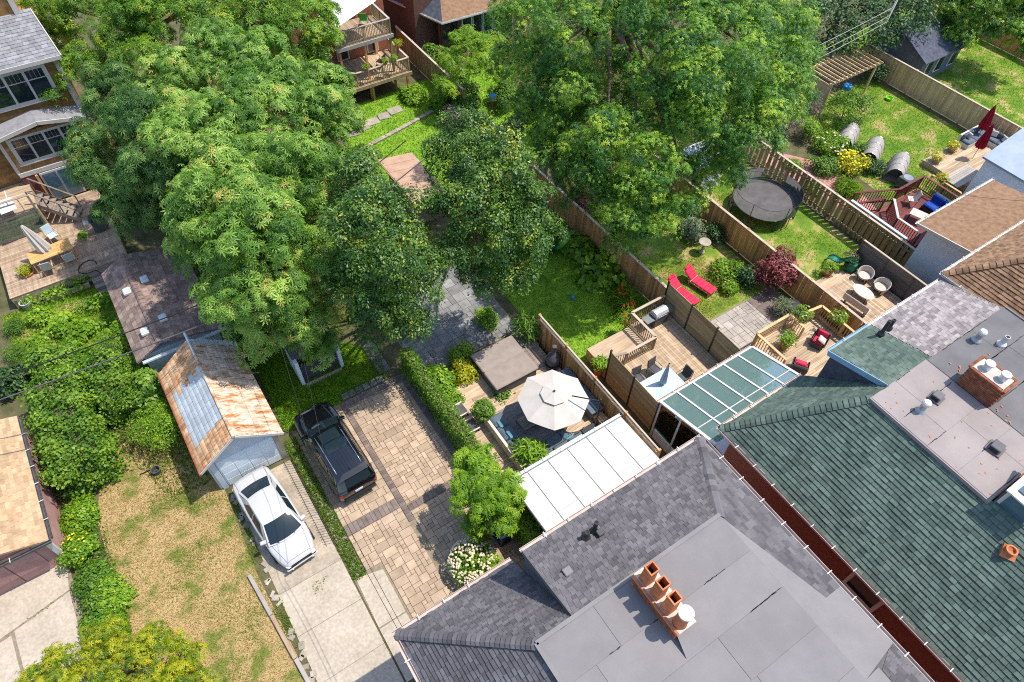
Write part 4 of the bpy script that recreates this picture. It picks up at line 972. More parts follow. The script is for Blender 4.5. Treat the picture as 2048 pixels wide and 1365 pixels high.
def car(name, label, loc, rz, paint, st, cab, wheel_x, wheel_r, track, suv):
    t = thing(name, label, 'car', loc, rz=rz)
    ring = []
    for x, w, zs, zc, zb in st:
        h = [(w*.88, zb), (w*.985, zb+.1), (w, zb+(zs-zb)*.45), (w*.99, zs-.1), (w*.965, zs-.03), (w*.90, zs+(zc-zs)*.25), (w*.5, zc-.012), (0, zc)]
        ring.append([(x, y, z) for y, z in h]+[(x, -y, z) for y, z in h[-2::-1]])
    k = len(ring[0]); b = MB(); b.add([p for r in ring for p in r], [(i*k+j, i*k+j+1, (i+1)*k+j+1, (i+1)*k+j) for i in range(len(ring)-1) for j in range(k-1)])
    b.f = [f[::-1] for f in b.f]
    b.add(ring[0], [tuple(range(k))]); b.add(ring[-1], [tuple(range(k-1, -1, -1))]); b.add([(r[0][0], s*abs(r[0][1]), r[0][2]) for r in ring for s in (1, -1)], [(2*i, 2*i+1, 2*i+3, 2*i+2) for i in range(len(ring)-1)])
    body = b.build('body', M[paint], t, smooth=True)
    x0, w0, x1, w1, x3, w3, x4, w4, zb, zr = cab
    bow = .16
    Bf = lambda s: Vector((x0+bow*(1-s*s), s*w0, zb-.02*s*s)); Rf = lambda s: Vector((x1+bow*.5*(1-s*s), s*w1, zr-.05*s*s))
    Br = lambda s: Vector((x4-bow*.6*(1-s*s), s*w4, zb)); Rr = lambda s: Vector((x3-bow*.3*(1-s*s), s*w3, zr-.03-.05*s*s))
    def ease(p, q, v, amt): r = p.lerp(q, v); return r+Vector((0, 0, amt*math.sin(math.pi*v)))
    F = lambda u, v: ease(Bf(1-2*u), Rf(1-2*u), v, .035)
    R_ = lambda u, v: ease(Br(2*u-1), Rr(2*u-1), v, .03)
    RO = lambda u, v: ease(Rr(1-2*v), Rf(1-2*v), u, .05)+Vector((0, 0, 0))
    def side(sg):
        def S(u, v):
            lo = Bf(sg).lerp(Br(sg), u); hi = Rf(sg).lerp(Rr(sg), u); p = lo.lerp(hi, v)
            p.y += sg*(.05*math.sin(math.pi*u)*(1-v)+.02*math.sin(math.pi*v)); p.z += .05*math.sin(math.pi*u)*v
            return p
        return S
    b = MB()
    for f, nu, nv in ((F, 10, 5), (R_, 10, 5)): b.add(*patch(f, nu, nv))
    vs, fs = patch(RO, 10, 10); b.add(vs, [f[::-1] for f in fs])
    for sg in (1, -1):
        vs, fs = patch(side(sg), 12, 4); b.add(vs, fs if sg < 0 else [f[::-1] for f in fs])
    b.build('cabin', M[paint], body, smooth=True)
    def fix(vs, fs, flip): return vs, ([f[::-1] for f in fs] if flip else fs)
    vs, fs = patch(F, 10, 5, .05, .95, .06, .94, -.014); MB().add(vs, fs).build('windshield', M['glass_car'], t, smooth=True)
    vs, fs = patch(R_, 10, 5, .07, .93, .1, .9, -.014); MB().add(vs, fs).build('rear_window', M['glass_car'], t, smooth=True)
    spans = [(.10, .42), (.45, .72), (.755, .93)] if suv else [(.14, .48), (.51, .80)]
    for sg in (1, -1):
        for a, c in spans:
            vs, fs = patch(side(sg), 6, 3, a, c, .1, .86, .012 if sg > 0 else -.012)
            MB().add(vs, fs if sg < 0 else [f[::-1] for f in fs]).build('side_window', M['glass_car'], t, smooth=True)
    L0, L1 = st[0][0], st[-1][0]
    for wx in wheel_x:
        for sg in (1, -1):
            y = sg*track; b = MB(); n = 20
            prof = [(wheel_r*.62, -.1), (wheel_r*.95, -.1), (wheel_r, -.06), (wheel_r, .06), (wheel_r*.95, .1), (wheel_r*.62, .1)]
            vs = [(wx+r*math.cos(k*2*math.pi/n), y+a, wheel_r+r*math.sin(k*2*math.pi/n)) for r, a in prof for k in range(n)]
            fs = [(i*n+k, i*n+(k+1) % n, (i+1)*n+(k+1) % n, (i+1)*n+k) for i in range(5) for k in range(n)]
            wh = b.add(vs, fs).build('wheel', M['rubber'], t, smooth=True)
            b = MB()
            for k in range(5):
                a = k*2*math.pi/5; b.bar((wx, y+sg*.06, wheel_r), (wx+wheel_r*.63*math.cos(a), y+sg*.06, wheel_r+wheel_r*.63*math.sin(a)), .03, .06)
            b.build('rim', M['chrome'], wh)
    for sg in (1, -1):
        MB().cbox((x0-.25, sg*(w0+.1), zb+.06), (.16, .24, .13), rz=sg*.25, bev=.03).build('mirror', M[paint], t)
        MB().cbox((L1-.18, sg*st[-2][1]*.80, st[-2][2]-.06), (.34, .34, .1), rz=-sg*.75, ry=.25, bev=.03).build('headlight', M['lamp_clear'], t)
        MB().cbox((L0+.1, sg*st[1][1]*.86, st[1][2]-.12), (.16, .26, .14), rz=sg*.5, bev=.03).build('taillight', M['lamp_red'], t)
        MB().bar((x0-.2, sg*(w0*.995+.035), zb-.22), (x0-.4, sg*(w0*.995+.035), zb-.22), .03, .03).build('door_handle', M['chrome' if suv else paint], t)
        for xx in (x0-.1, (x0+x4)/2+.15, x4+.55):   # door seams
            MB().box(xx-.006, sg*st[3][1]*.985-.012, .35, xx+.006, sg*st[3][1]*.985+.012, zb-.06).build('door_seam', M['black'], t)
        MB().bar((x0+.12, sg*.35, zb+.045), (x0-.12, sg*.35-.35, zb+.10), .02, .012).build('wiper', M['black'], t)
    def topz(x, y):
        for p, q in zip(st[:-1], st[1:]):
            if p[0] <= x <= q[0]:
                k_ = (x-p[0])/(q[0]-p[0]); w, zs, zc = [p[i]+(q[i]-p[i])*k_ for i in (1, 2, 3)]; f_ = abs(y)/w
                return zc-.012*min(1, f_/.5)-(max(0, f_-.5)/.4)*(.75*(zc-zs)-.012)
        return st[0][3]
    sl_ = [[(x0+.02-.0*k, sg*(.66-.05*k), 0) for k in range(1)]+[(x0+(L1-.22-x0)*k/6, sg*(.68-.03*k), 0) for k in range(1, 7)] for sg in (1, -1)]
    sl_ += [[(L1-.24, y, 0) for y in np.linspace(-.5, .5, 7)]]
    if not suv: sl_ += [[(x4+(L0+.12-x4)*k/4, sg*.66, 0) for k in range(5)] for sg in (1, -1)]
    for q_ in sl_:
        b = MB(); b.tube([(x, y, topz(x, y)+.003) for x, y, _ in q_], .007, 5); b.build('panel_seam', M['dark_grey'], t)
    MB().cbox((L1-.01, 0, .62), (.04, .9, .1), bev=.015).build('grille', M['black'], t)
    pl = MB().cbox((L0-.012, 0, .78 if suv else .7), (.02, .34, .12)).build('number_plate', M['plate'], t)
    if suv:
        for sg in (1, -1):
            pts = [RO(a, .5-sg*.40)+Vector((0, 0, .05)) for a in (.06, .2, .5, .8, .94)]
            b = MB(); b.tube(pts, .022, 6); b.build('roof_rail', M['chrome'], t, smooth=True)
        for u0, u1 in ((.48, .70), (.715, .95)):
            vs, fs = patch(RO, 6, 6, u0, u1, .2, .8, -.008)
            MB().add(vs, [f[::-1] for f in fs]).build('sunroof', M['glass_car'], t, smooth=True)
        for k in range(5):
            v = .3+k*.1; b = MB(); b.tube([RO(a, v)+Vector((0, 0, .004)) for a in (.05, .2, .42)], .008, 5); b.build('roof_rib', M[paint], t)
        MB().cbox((x3+.12, 0, zr+.045), (.16, .035, .06), bev=.01).build('antenna_fin', M['black'], t)
        MB().slab([Rr(s)+Vector((dx, 0, .03)) for s, dx in ((1, .06), (.5, .02), (-.5, .02), (-1, .06))][::-1]+[Rr(s)+Vector((-.24, 0, -.03)) for s in (1, -1)][::1], .03).build('spoiler', M[paint], t)
        MB().cbox((L0+.02, 0, .64), (.05, 1.3, .05), bev=.015).build('chrome_strip', M['chrome'], t)
        MB().cbox((L0-.03, 0, .46), (.14, 1.5, .1), bev=.04).build('bumper_step', M['black'], t)
    else:
        MB().cbox((L1-.03, 0, .42), (.1, 1.35, .12), bev=.04).build('bumper', M[paint], t)
    return t

car('black_suv', 'shiny black SUV with silver roof rails and sunroof parked on the pavers', (2.19, 16.74, 0.30), math.radians(92.0), 'car_black',
    [(-2.5, .74, .78, .86, .42), (-2.44, .86, .92, 1.02, .36), (-2.3, .93, 1.0, 1.1, .32), (-1.5, .97, 1.06, 1.14, .28), (0, .98, 1.06, 1.14, .26), (.95, .97, 1.03, 1.13, .26), (1.5, .96, 1.0, 1.09, .28), (2.05, .92, .93, 1.03, .3), (2.35, .82, .83, .93, .32), (2.46, .66, .72, .78, .36), (2.5, .55, .62, .64, .42)],
    (1.12, .86, .32, .70, -2.0, .70, -2.38, .84, 1.10, 1.74), (-1.5, 1.5), .38, .85, True).location.z = 0.05
car('white_sedan', 'white four-door sedan parked nose-out on the concrete drive by the garage', (-1.22, 15.11, 0.30), math.radians(-84.5), 'car_white',
    [(-2.38, .60, .62, .68, .40), (-2.32, .76, .80, .88, .32), (-2.1, .84, .86, .94, .28), (-1.4, .89, .90, .96, .24), (0, .90, .90, .95, .22), (.9, .88, .84, .92, .22), (1.45, .85, .77, .87, .24), (1.85, .78, .66, .78, .26), (2.12, .68, .56, .67, .28), (2.28, .54, .48, .56, .30), (2.37, .36, .42, .46, .34)],
    (1.2, .78, .40, .56, -.92, .56, -1.74, .72, .91, 1.36), (-1.42, 1.42), .31, .78, False).location.z = 0.03

# ---------------------------------------------------------------- fences
fence('tall cedar board fence between the hostas lawn and the red loungers', (20.5, 15.2), (20.3, 27.5), 1.8, 'cedar')
fence('cedar board fence between the loungers and the trampoline lawn', (27.4, 7.2), (27.3, 25.5), 1.8, 'cedar')
fence('weathered shadow-box fence between trampoline lawn and brick path', (34.1, 8.9), (34.1, 22.6), 1.75, 'fence_old', w=.135, gap=.05, alt=1, cap=True)
fence('long light cedar fence behind the polytunnel lawn, right', (49.9, 13.0), (49.9, 26.2), 1.8, 'cedar_light')
fence('cedar fence at the far right behind the dark shed', (62, 10), (62, 31), 1.8, 'cedar')
fence('narrow cedar fence running up beside the balcony house', (20.9, 36.6), (20.9, 46.5), 1.8, 'fence_old')
f1 = thing('lattice_topped_fence', 'brown fence with lattice top between hot-tub deck and hostas lawn', 'fence', (13.75, 8.3, 0))
pm_ = piece_mesh('board', MB().cbox((0, 0, .85), (.02, .19, 1.7)), M['cedar']); nb = int((17.3-8.3)/.2)
for i in range(nb): piece('board', pm_, f1, (13.75, 8.4+i*.2, 0), (0, 0, 0))
MB().bar((13.75, 8.3, 1.72), (13.75, 17.3, 1.72), .06, .05).build('rail', M['cedar_cap'], f1); MB().bar((13.75, 8.3, 2.04), (13.75, 17.3, 2.04), .08, .04).build('cap_rail', M['cedar_cap'], f1)
lt = MB()
for i in range(int(9/.08)):
    y = 8.3+i*.08; lt.bar((13.74, y, 1.74), (13.74, min(17.3, y+.27), 2.02), .008, .02); lt.bar((13.76, y+.27 if y+.27 < 17.3 else 17.3, 1.74), (13.76, y, 2.02), .008, .02)
lt.build('lattice', M['cedar_cap'], f1, kind='stuff')
for i in range(5): MB().box(13.68, 8.3+i*2.25-.05, 0, 13.82, 8.3+i*2.25+.05, 2.1).build('post', M['cedar'], f1)
ir = thing('iron_railing', 'low black iron railing along the concrete drive beside the white car', 'railing', (.42, 15.5, 0))
for z in (.12, .78): MB().bar((.42, 12.9, z), (.42, 17.6, z), .02, .03).build('rail', M['black_metal'], ir)
pk = piece_mesh('picket', MB().cbox((0, 0, .44), (.016, .016, .86)).cbox((0, 0, .9), (.03, .03, .05)), M['black_metal'])
for i in range(37): piece('picket', pk, ir, (.42, 13.0+i*.125, 0))
tb = thing('timber_edging', 'long weathered timber edging the dry lawn below the driveway', 'edging', (-2.75, 11, 0))
for i in range(3): MB().cbox((-2.95+.17*i, 12.6-i*2.0, .07), (.16, 1.98, .14), rz=.08, bev=.015).build('beam', M['deck_weather'] if i % 2 else M['flag_pale'], tb)

# ---------------------------------------------------------------- lot with hot tub and white umbrella
deck('sunlit board deck around the hot tub and white umbrella', 7.65, 13.55, 10.4, 16.9, .3, 'deck', 'x', holes=[(7.6, 8.9, 14.9, 17.0), (8.8, 10.0, 15.9, 17.0), (12.6, 13.6, 15.6, 17)])
dkg = deck('grey shaded boards beside the hot tub and chiminea', 12.62, 13.55, 15.62, 18.4, .3, 'deck_grey', 'y')
sd = thing('deck_steps', 'pale wooden steps from the hedge bed up to the deck', 'steps', (8.5, 15.4, 0))
for i in range(3): MB().box(8.2+i*.28, 14.95, 0, 8.5+i*.28, 15.85, .09*(i+1)).build('tread', M['deck'], sd)
ht = thing('hot_tub', 'hot tub under a taupe two-panel folding cover', 'hot tub', (11.25, 16.8, 0))
HT = [(10.01, 17.47, 0.95), (12.24, 18.03, 0.95), (12.50, 15.13, 0.95), (9.79, 15.31, 0.95)]
cx_ = sum(p[0] for p in HT)/4; cy_ = sum(p[1] for p in HT)/4
a_ = math.atan2(HT[2][1]-HT[3][1], HT[2][0]-HT[3][0])
a_ = 0.0
MB().cbox((cx_, cy_, .44), (2.3, 2.35, .88), rz=a_, bev=.06).build('cabinet', M['dark_grey'], ht)
for s in (-1, 1): MB().cbox((cx_, cy_+s*.615, .94), (2.42, 1.2, .12), rz=a_, rx=s*.012, bev=.04).build('cover_panel', M['tub_cover'], ht)
MB().cbox((cx_, cy_, .99), (2.3, .1, .015), rz=a_).build('hinge_flap', M['tub_cover'], ht)

def cushion(t, c, d, m='char_cush', rz=0, rx=0, ry=0, name='cushion'): return MB().cbox(c, d, rz, rx, ry, bev=min(d)*.32).build(name, M[m], t, smooth=False)
so = thing('corner_sofa', 'dark grey L-shaped outdoor sofa below the white umbrella', 'sofa', (10, 12, .3))
fr = MB(); fr.box(8.75, 11.2, .3, 9.55, 14.4, .52); fr.box(9.55, 11.2, .3, 11.9, 12.0, .52); fr.box(8.65, 11.1, .3, 8.78, 14.4, .95); fr.box(8.65, 11.08, .3, 11.9, 11.2, .95); fr.build('frame', M['rattan'], so)
for i in range(4): cushion(so, (9.17, 13.95-i*.8, .62), (.78, .78, .18))
for i in range(3): cushion(so, (9.95+i*.8, 11.6, .62), (.78, .78, .18))
for i in range(4): cushion(so, (8.88, 13.95-i*.8, .86), (.2, .74, .36), ry=.15, name='back_cushion')
for i in range(3): cushion(so, (9.95+i*.8, 11.3, .86), (.74, .2, .36), name='back_cushion')
for x, y in ((8.98, 13.6), (9.05, 12.9)): cushion(so, (x, y, .92), (.16, .42, .4), 'teal_cush', ry=.35, name='throw_pillow')
cushion(so, (11.3, 11.36, .9), (.42, .16, .4), 'teal_cush', name='throw_pillow')
rg = sheet('shaded_deck_sheet', [(9.6, 12.1), (11.8, 12.1), (11.8, 14.6), (9.6, 14.6)], .312, 'deck_shade'); rg['kind'] = 'thing'; rg['label'] = 'dark grey striped sheet painting the shaded deck between the sofa and umbrella'; rg['category'] = 'deck_shade'  # grey sheet paints the umbrella's shade onto the deck boards
def table(name, label, c, w, d, h, m, rz=0, z0=0, slats=0, legm=None, cat='table', top_t=.035, group=None):
    t = thing(name, label, cat, (c[0], c[1], z0), rz=rz, group=group)
    if slats:
        for i in range(slats): MB().cbox((0, -d/2+d*(i+.5)/slats, h-top_t/2), (w, d/slats-.012, top_t)).build('slat', M[m], t)
        MB().cbox((0, 0, h-top_t-.02), (w*.9, d*.85, .03)).build('apron', M[legm or m], t)
    else: MB().cbox((0, 0, h-top_t/2), (w, d, top_t), bev=.01).build('table_top', M[m], t)
    for sx in (-1, 1):
        for sy in (-1, 1): MB().cbox((sx*(w/2-.06), sy*(d/2-.06), (h-top_t)/2), (.05, .05, h-top_t)).build('leg', M[legm or m], t)
    return t
table('coffee_table', 'grey slatted coffee table in the middle of the corner sofa', (10.55, 13.25), 1.3, .8, .42, 'deck_grey', 0, .3, 8)
table('side_table', 'light wooden low table in sun at the right end of the sofa', (11.9, 12.1), .9, 1.2, .45, 'deck', .1, .3, 8)
um = thing('cantilever_umbrella', 'large off-white octagonal cantilever umbrella over the deck', 'umbrella', (12.62, 11.75, .3))
uc = Vector((11.30, 12.75, 2.75)); R8 = 1.62
ring = lambda r, z, n=8, o=.2: [Vector((uc.x+r*math.cos(o+k*2*math.pi/n), uc.y+r*math.sin(o+k*2*math.pi/n), z)) for k in range(n)]
def canopy(mb, r0, z0, r1, z1, sag=.06):
    for k in range(8):
        a0, a1 = .2+k*math.pi/4, .2+(k+1)*math.pi/4
        f = lambda u, v: Vector((uc.x+((r0+(r1-r0)*v)*(math.cos(a0)*(1-u)+math.cos(a1)*u)), uc.y+((r0+(r1-r0)*v)*(math.sin(a0)*(1-u)+math.sin(a1)*u)), z0+(z1-z0)*v-sag*math.sin(math.pi*u)*v*(1.1-v*.5)))
        mb.add(*patch(f, 4, 5))
b = MB(); canopy(b, .45, uc.z+.0, R8, uc.z-.42); cn = b.build('canopy', M['canvas'], um)
cn.data.polygons.foreach_set('use_smooth', [False]*len(cn.data.polygons))
b = MB(); canopy(b, .02, uc.z+.2, .62, uc.z+.03, .02); b.build('vent_cap', M['canvas'], um)
b = MB()
for p, q in zip(ring(.05, uc.z+.02), ring(R8, uc.z-.47)): b.bar(p, q, .02, .03)
b.build('ribs', M['black_metal'], um)
MB().lathe([(.05, 0), (.05, .06), (.01, .08)], (uc.x, uc.y, uc.z+.2), 10).build('finial', M['black_metal'], um)
mast = Vector((12.65, 11.2, .3))
MB().tube([mast, mast+Vector((0, 0, 2.9))], .04, 10).build('mast', M['black_metal'], um)
MB().tube([mast+Vector((0, 0, 2.75)), Vector((mast.x, mast.y, 3.05)).lerp(Vector((uc.x, uc.y, uc.z+.1)), .62)], .03, 8).build('arm', M['black_metal'], um); MB().cbox((mast.x, mast.y, .36), (.9, .9, .1), bev=.03).build('base', M['black_metal'], um)
MB().cbox((mast.x, mast.y, 1.5), (.1, .12, .2), bev=.02).build('crank', M['black_metal'], um)
ci = thing('chiminea', 'black round-bellied chiminea with tall flue at the deck corner', 'chiminea', (13.3, 15.4, .3))
MB().lathe([(.28, 0), (.3, .25), (.34, .4), (.36, .6), (.3, .82), (.15, .98), (.1, 1.05), (.09, 1.5), (.12, 1.52), (.12, 1.58), (.08, 1.58)], (13.3, 15.4, .3), 18).build('body', M['dark_grey'], ci, smooth=True)
MB().lathe([(.4, .22), (.4, .27)], (13.3, 15.4, .3), 18).build('rim', M['black_metal'], ci)
def chest(label, c, d, m='slatewood', z0=.3, rz=0):
    t = thing('storage_chest', label, 'chest', (c[0], c[1], z0), rz=rz)
    MB().cbox((0, 0, d[2]/2-.03), (d[0]-.06, d[1]-.06, d[2]-.06), bev=.01).build('box', M[m], t); MB().cbox((0, 0, d[2]-.03), (d[0], d[1], .06), bev=.015).build('lid', M['char_cush'], t)
    for k in range(4): MB().cbox((-d[0]/2+.025, 0, .06+k*(d[2]-.12)/4+.05), (.012, d[1]-.08, (d[2]-.14)/4)).build('slat', M[m], t)
chest('slate-blue storage chest against the lattice fence behind the umbrella', (13.3, 14.0), (.7, 1.3, .55)); chest('slate-blue storage chest right of the umbrella by the firewood', (13.3, 12.55), (.7, 1.5, .6))
fwd = thing('firewood_stack', 'small stack of split firewood at the end of the chest', 'firewood', (13.3, 11.45, .3))
for k in range(22): MB().cbox((13.3, 11.2+(k % 6)*.11+(k//6 % 2)*.05, .37+(k//6)*.11), (.45+random.uniform(-.04, .05), .1, .1), rx=random.random(), rz=random.uniform(-.05, .05)).build('log', M['log'], fwd)
def bench(label, c, rz, m='canvas', z0=.1):
    t = thing('patio_chair', label, 'chair', (c[0], c[1], z0), rz=rz)
    MB().cbox((0, 0, .36), (.62, .6, .12), bev=.03).build('seat', M['dark_grey'], t); MB().cbox((-.3, 0, .62), (.1, .6, .55), ry=-.2, bev=.03).build('backrest', M['rattan'], t)
    for s in (-1, 1): MB().cbox((0, s*.33, .5), (.6, .07, .06), bev=.015).build('armrest', M['rattan'], t)
    for sx in (-1, 1):
        for sy in (-1, 1): MB().cbox((sx*.27, sy*.3, .17), (.05, .05, .34)).build('leg', M['black_metal'], t)
bench('light-armed patio chair against the hedge, nearer the stairs', (8.0, 15.5), 0); bench('light-armed patio chair below the other one, by the boxwood', (8.0, 14.5), 0)

def pot_plant(label, c, r, h, m, lm, pr, ph, size=.14, kind='simple', cat='plant', n=26, asp=.3, z=None, flow=None):
    t = thing('potted_plant', label, cat, c)
    MB().lathe([(r*.7, 0), (r, h*.9), (r*1.12, h*.92), (r*1.12, h), (r*.95, h), (r*.92, h*.85)], c, 14).build('pot', M[m], t, smooth=False)
    MB().lathe([(.01, h*.86), (r*.93, h*.86)], c, 12, close=False).build('compost', M['soil'], t)
    pos, nv, cb, cc, nn, dr = crown_points([(c[0], c[1], c[2]+h+ph*.5, pr, pr, ph*.6)], n, 14, pr*.4, zmin=-.5, fill=0)
    v, f, tt = leafmesh(pos, nv, size*(.7+.6*rng.random(len(pos))), kind, np.clip(.55+rng.normal(size=len(pos))*.2, 0, 1), asp); numesh('foliage', v, f, tt, M[lm], t, kind='stuff')
    if flow: flowers(t, [tuple(cc[i]+nn[i]*.05) for i in rng.choice(len(cc), min(14, len(cc)))], M[flow], .05)
    return t
pot_plant('clipped round boxwood in a pot on the pale deck', (8.79, 14.62, 0.30), .22, .35, 'dark_grey', 'lf_shrub', .4, .75, .1, n=130, asp=.6)
pot_plant('fan-leaved plant in a terracotta pot at the deck edge above the white roof', (9.23, 11.62, 0.30), .28, .4, 'terracotta', 'lf_bright', .55, .7, .5, asp=.15, n=22)
pot_plant('spiky palm in a pot at the corner of the hot tub', (13.40, 17.76, 0.30), .25, .35, 'dark_grey', 'lf_shrub', .5, .7, .5, asp=.12, n=20)
bn = thing('blue_bin', 'dark blue wheeled recycling bin behind the flowering shrub', 'bin', (6.42, 9.33, 0.00))
bx, by, _ = bn.location
MB().cbox((bx, by, .5), (.56, .6, .95), bev=.04).build('body', M['bin_blue'], bn); MB().cbox((bx, by, 1.0), (.62, .7, .08), bev=.03).build('lid', M['bin_blue'], bn)
for s in (-1, 1): MB().lathe([(.1, 0), (.1, .05)], (bx+s*.25, by+.3, .08), 12).build('wheel', M['rubber'], bn)
MB().cbox((bx-.02, by+.05, 1.043), (.12, .28, .004), rz=.3).build('emblem', M['plate'], bn)

# ---------------------------------------------------------------- lot with second deck
deck('raised deck with glass dining table and grey chairs beside the sunroom', 15.15, 20.2, 10.0, 15.1, .75, 'deck', 'y', holes=[(15.0, 17.9, 13.3, 15.2)])
hscreen('tall olive slat screen on the left side of the raised deck', (15.1, 13.4), (15.1, 9.95), 2.5, w=.145, post=1.7)
hscreen('tall olive slat screen between the raised deck and the lounger lawn', (20.25, 15.2), (20.25, 9.9), 2.6, w=.145, post=1.8)
railing('brown railing round the barbecue corner of the raised deck', [(20.15, 15.15), (17.95, 15.15), (17.95, 13.3)], .75, .95, 'fence_old', bal=.13, capm='cedar_cap')
railing('brown stair railing going down from the raised deck to the lawn', [(17.95, 13.3), (16.1, 13.3, .75), (15.4, 13.9, .2)], .75, .95, 'fence_old', bal=.13, capm='cedar_cap')
ss = thing('deck_stairs', 'short wooden stairs from the raised deck to the green lawn', 'stairs', (16.8, 13.8, 0))
for i in range(3): MB().box(15.9, 13.35+i*.3, 0, 17.8, 13.65+i*.3, .56-i*.19).build('tread', M['deck_weather'], ss)
gt = thing('glass_dining_table', 'glass-topped dining table on the raised deck', 'table', (16.5, 11.1, .75))
tt_ = MB().cbox((16.5, 11.1, 1.48), (1.9, 1.25, .02), bev=.006).build('glass_top', M['canvas_blue'], gt)
for sx in (-1, 1):
    for sy in (-1, 1): MB().cbox((16.5+sx*.8, 11.1+sy*.5, 1.1), (.05, .05, .72)).build('leg', M['black_metal'], gt)
for i in range(5): MB().bar((15.6+i*.45, 10.5, 1.495), (15.6+i*.45, 11.7, 1.495), .012, .006).build('glazing_strip', M['white_trim'], gt)
def closed_umbrella(label, base, h, m, r=.2, lean=(0, 0), name='closed_umbrella', lo=.35):
    t = thing(name, label, 'umbrella', base); b0 = Vector(base); tp = b0+Vector((lean[0], lean[1], h))
    MB().tube([b0, tp], .022, 8).build('pole', M['grey_metal'], t)
    n = 16; vs = []; rows = [(lo, .85), (lo+.06, 1.0), (.6, .8), (.8, .55), (.95, .28), (1.0, .06)]
    for q, k in rows:
        c = b0.lerp(tp, q)
        for i in range(n):
            rr = r*k*(1 if i % 2 else .55); a = i*2*math.pi/n; vs.append(c+Vector((rr*math.cos(a), rr*math.sin(a), random.uniform(-.02, .02))))
    fs = [(j*n+i, j*n+(i+1) % n, (j+1)*n+(i+1) % n, (j+1)*n+i) for j in range(5) for i in range(n)]
    MB().add(vs, fs).build('canopy', M[m], t); MB().lathe([(.03, 0), (.04, .04), (.005, .1)], tp, 8).build('finial', M['black_metal'], t)
closed_umbrella('closed pale blue umbrella through the glass dining table', (16.5, 11.1, .75), 2.3, 'canvas_blue', .17)
def dchair(label, c, z0, rz, m='dark_grey', group=None, frame='black_metal'):
    t = thing('dining_chair', label, 'chair', (c[0], c[1], z0), rz=rz, group=group)
    MB().cbox((0, 0, .43), (.5, .5, .04), bev=.012).build('seat', M[m], t); MB().cbox((-.26, 0, .72), (.04, .48, .5), ry=-.18, bev=.012).build('backrest', M[m], t)
    for s in (-1, 1):
        MB().tube([(-.3, s*.27, .95), (-.24, s*.27, .45), (-.2, s*.27, 0)], .016, 6).build('leg', M[frame], t)
        MB().tube([(-.26, s*.27, .64), (.2, s*.27, .64), (.23, s*.27, 0)], .016, 6).build('armrest', M[frame], t)
    return t
dchair('grey sling chair at the left back of the glass table', (15.95, 12.1), .75, math.radians(-95)); dchair('grey sling chair at the right back of the glass table', (16.95, 12.1), .75, math.radians(-85)); dchair('grey sling chair at the right end of the glass table', (17.8, 11.0), .75, math.radians(180))
bq = thing('barbecue_grill', 'silver gas barbecue with closed lid in the deck corner', 'barbecue', (19.3, 14.55, .75))
MB().cbox((19.3, 14.55, 1.1), (.9, .55, .6), bev=.02).build('cart', M['dark_grey'], bq)
b = MB()
for x0_, x1_ in ((18.9, 19.7),):
    pr = [(14.3, 1.4), (14.28, 1.58), (14.38, 1.72), (14.58, 1.76), (14.75, 1.66), (14.82, 1.4)]
    vs = [(x, y, z) for x in (x0_, x1_) for y, z in pr]; b.add(vs, [(i, i+1, 7+i, 6+i) for i in range(5)]+[tuple(range(5, -1, -1)), tuple(range(6, 12))])
b.build('lid', M['galv'], bq)
for s in (-1, 1): MB().cbox((19.3+s*.72, 14.55, 1.4), (.5, .5, .04), bev=.01).build('side_shelf', M['grey_metal'], bq)
MB().tube([(18.98, 14.24, 1.55), (19.62, 14.24, 1.55)], .015, 6).build('handle', M['chrome'], bq)
kp = thing('paddling_pool', 'green plastic paddling pool leaning among the bushes', 'paddling pool', (18.9, 22.3, 0)); kc = Vector((18.86, 22.11, 0.40))
b = MB(); n = 24
for r_, d_ in ((.1, .0), (.55, .0), (.62, .16), (.68, .18), (.68, .22), (.58, .2), (.5, .05), (.1, .04)):
    pass
pr = [(.02, 0), (.55, 0), (.62, .16), (.70, .18), (.70, .22), (.58, .2), (.5, .05), (.02, .04)]
mt = Matrix.Translation(kc) @ Matrix.Rotation(.5, 4, 'Z') @ Matrix.Rotation(-.9, 4, 'X')
b.add([mt @ Vector((r_*math.cos(k*2*math.pi/n), r_*math.sin(k*2*math.pi/n), z_)) for r_, z_ in pr for k in range(n)], [(i*n+k, i*n+(k+1) % n, (i+1)*n+(k+1) % n, (i+1)*n+k) for i in range(7) for k in range(n)])
b.build('shell', M['pool_green'], kp)
b = MB(); b.lathe([(.01, 0), (.09, .03), (.12, .11), (.09, .2), (.01, .23)], (17.00, 18.66, 0.00), 12); b.build('toy_ball', M['blue_toy'], label='small blue and white toy ball on the green lawn', cat='ball')
pot_plant('red flowers in a terracotta pot hanging at the raised deck corner', (17.75, 15.3, .9), .2, .25, 'terracotta', 'lf_bright', .25, .3, .12, flow='fl_red')
pot_plant('orange terracotta urn with leafy plant left of the olive screen', (15.03, 13.90, -0.00), .26, .75, 'terracotta', 'lf_bright', .3, .4, .2)

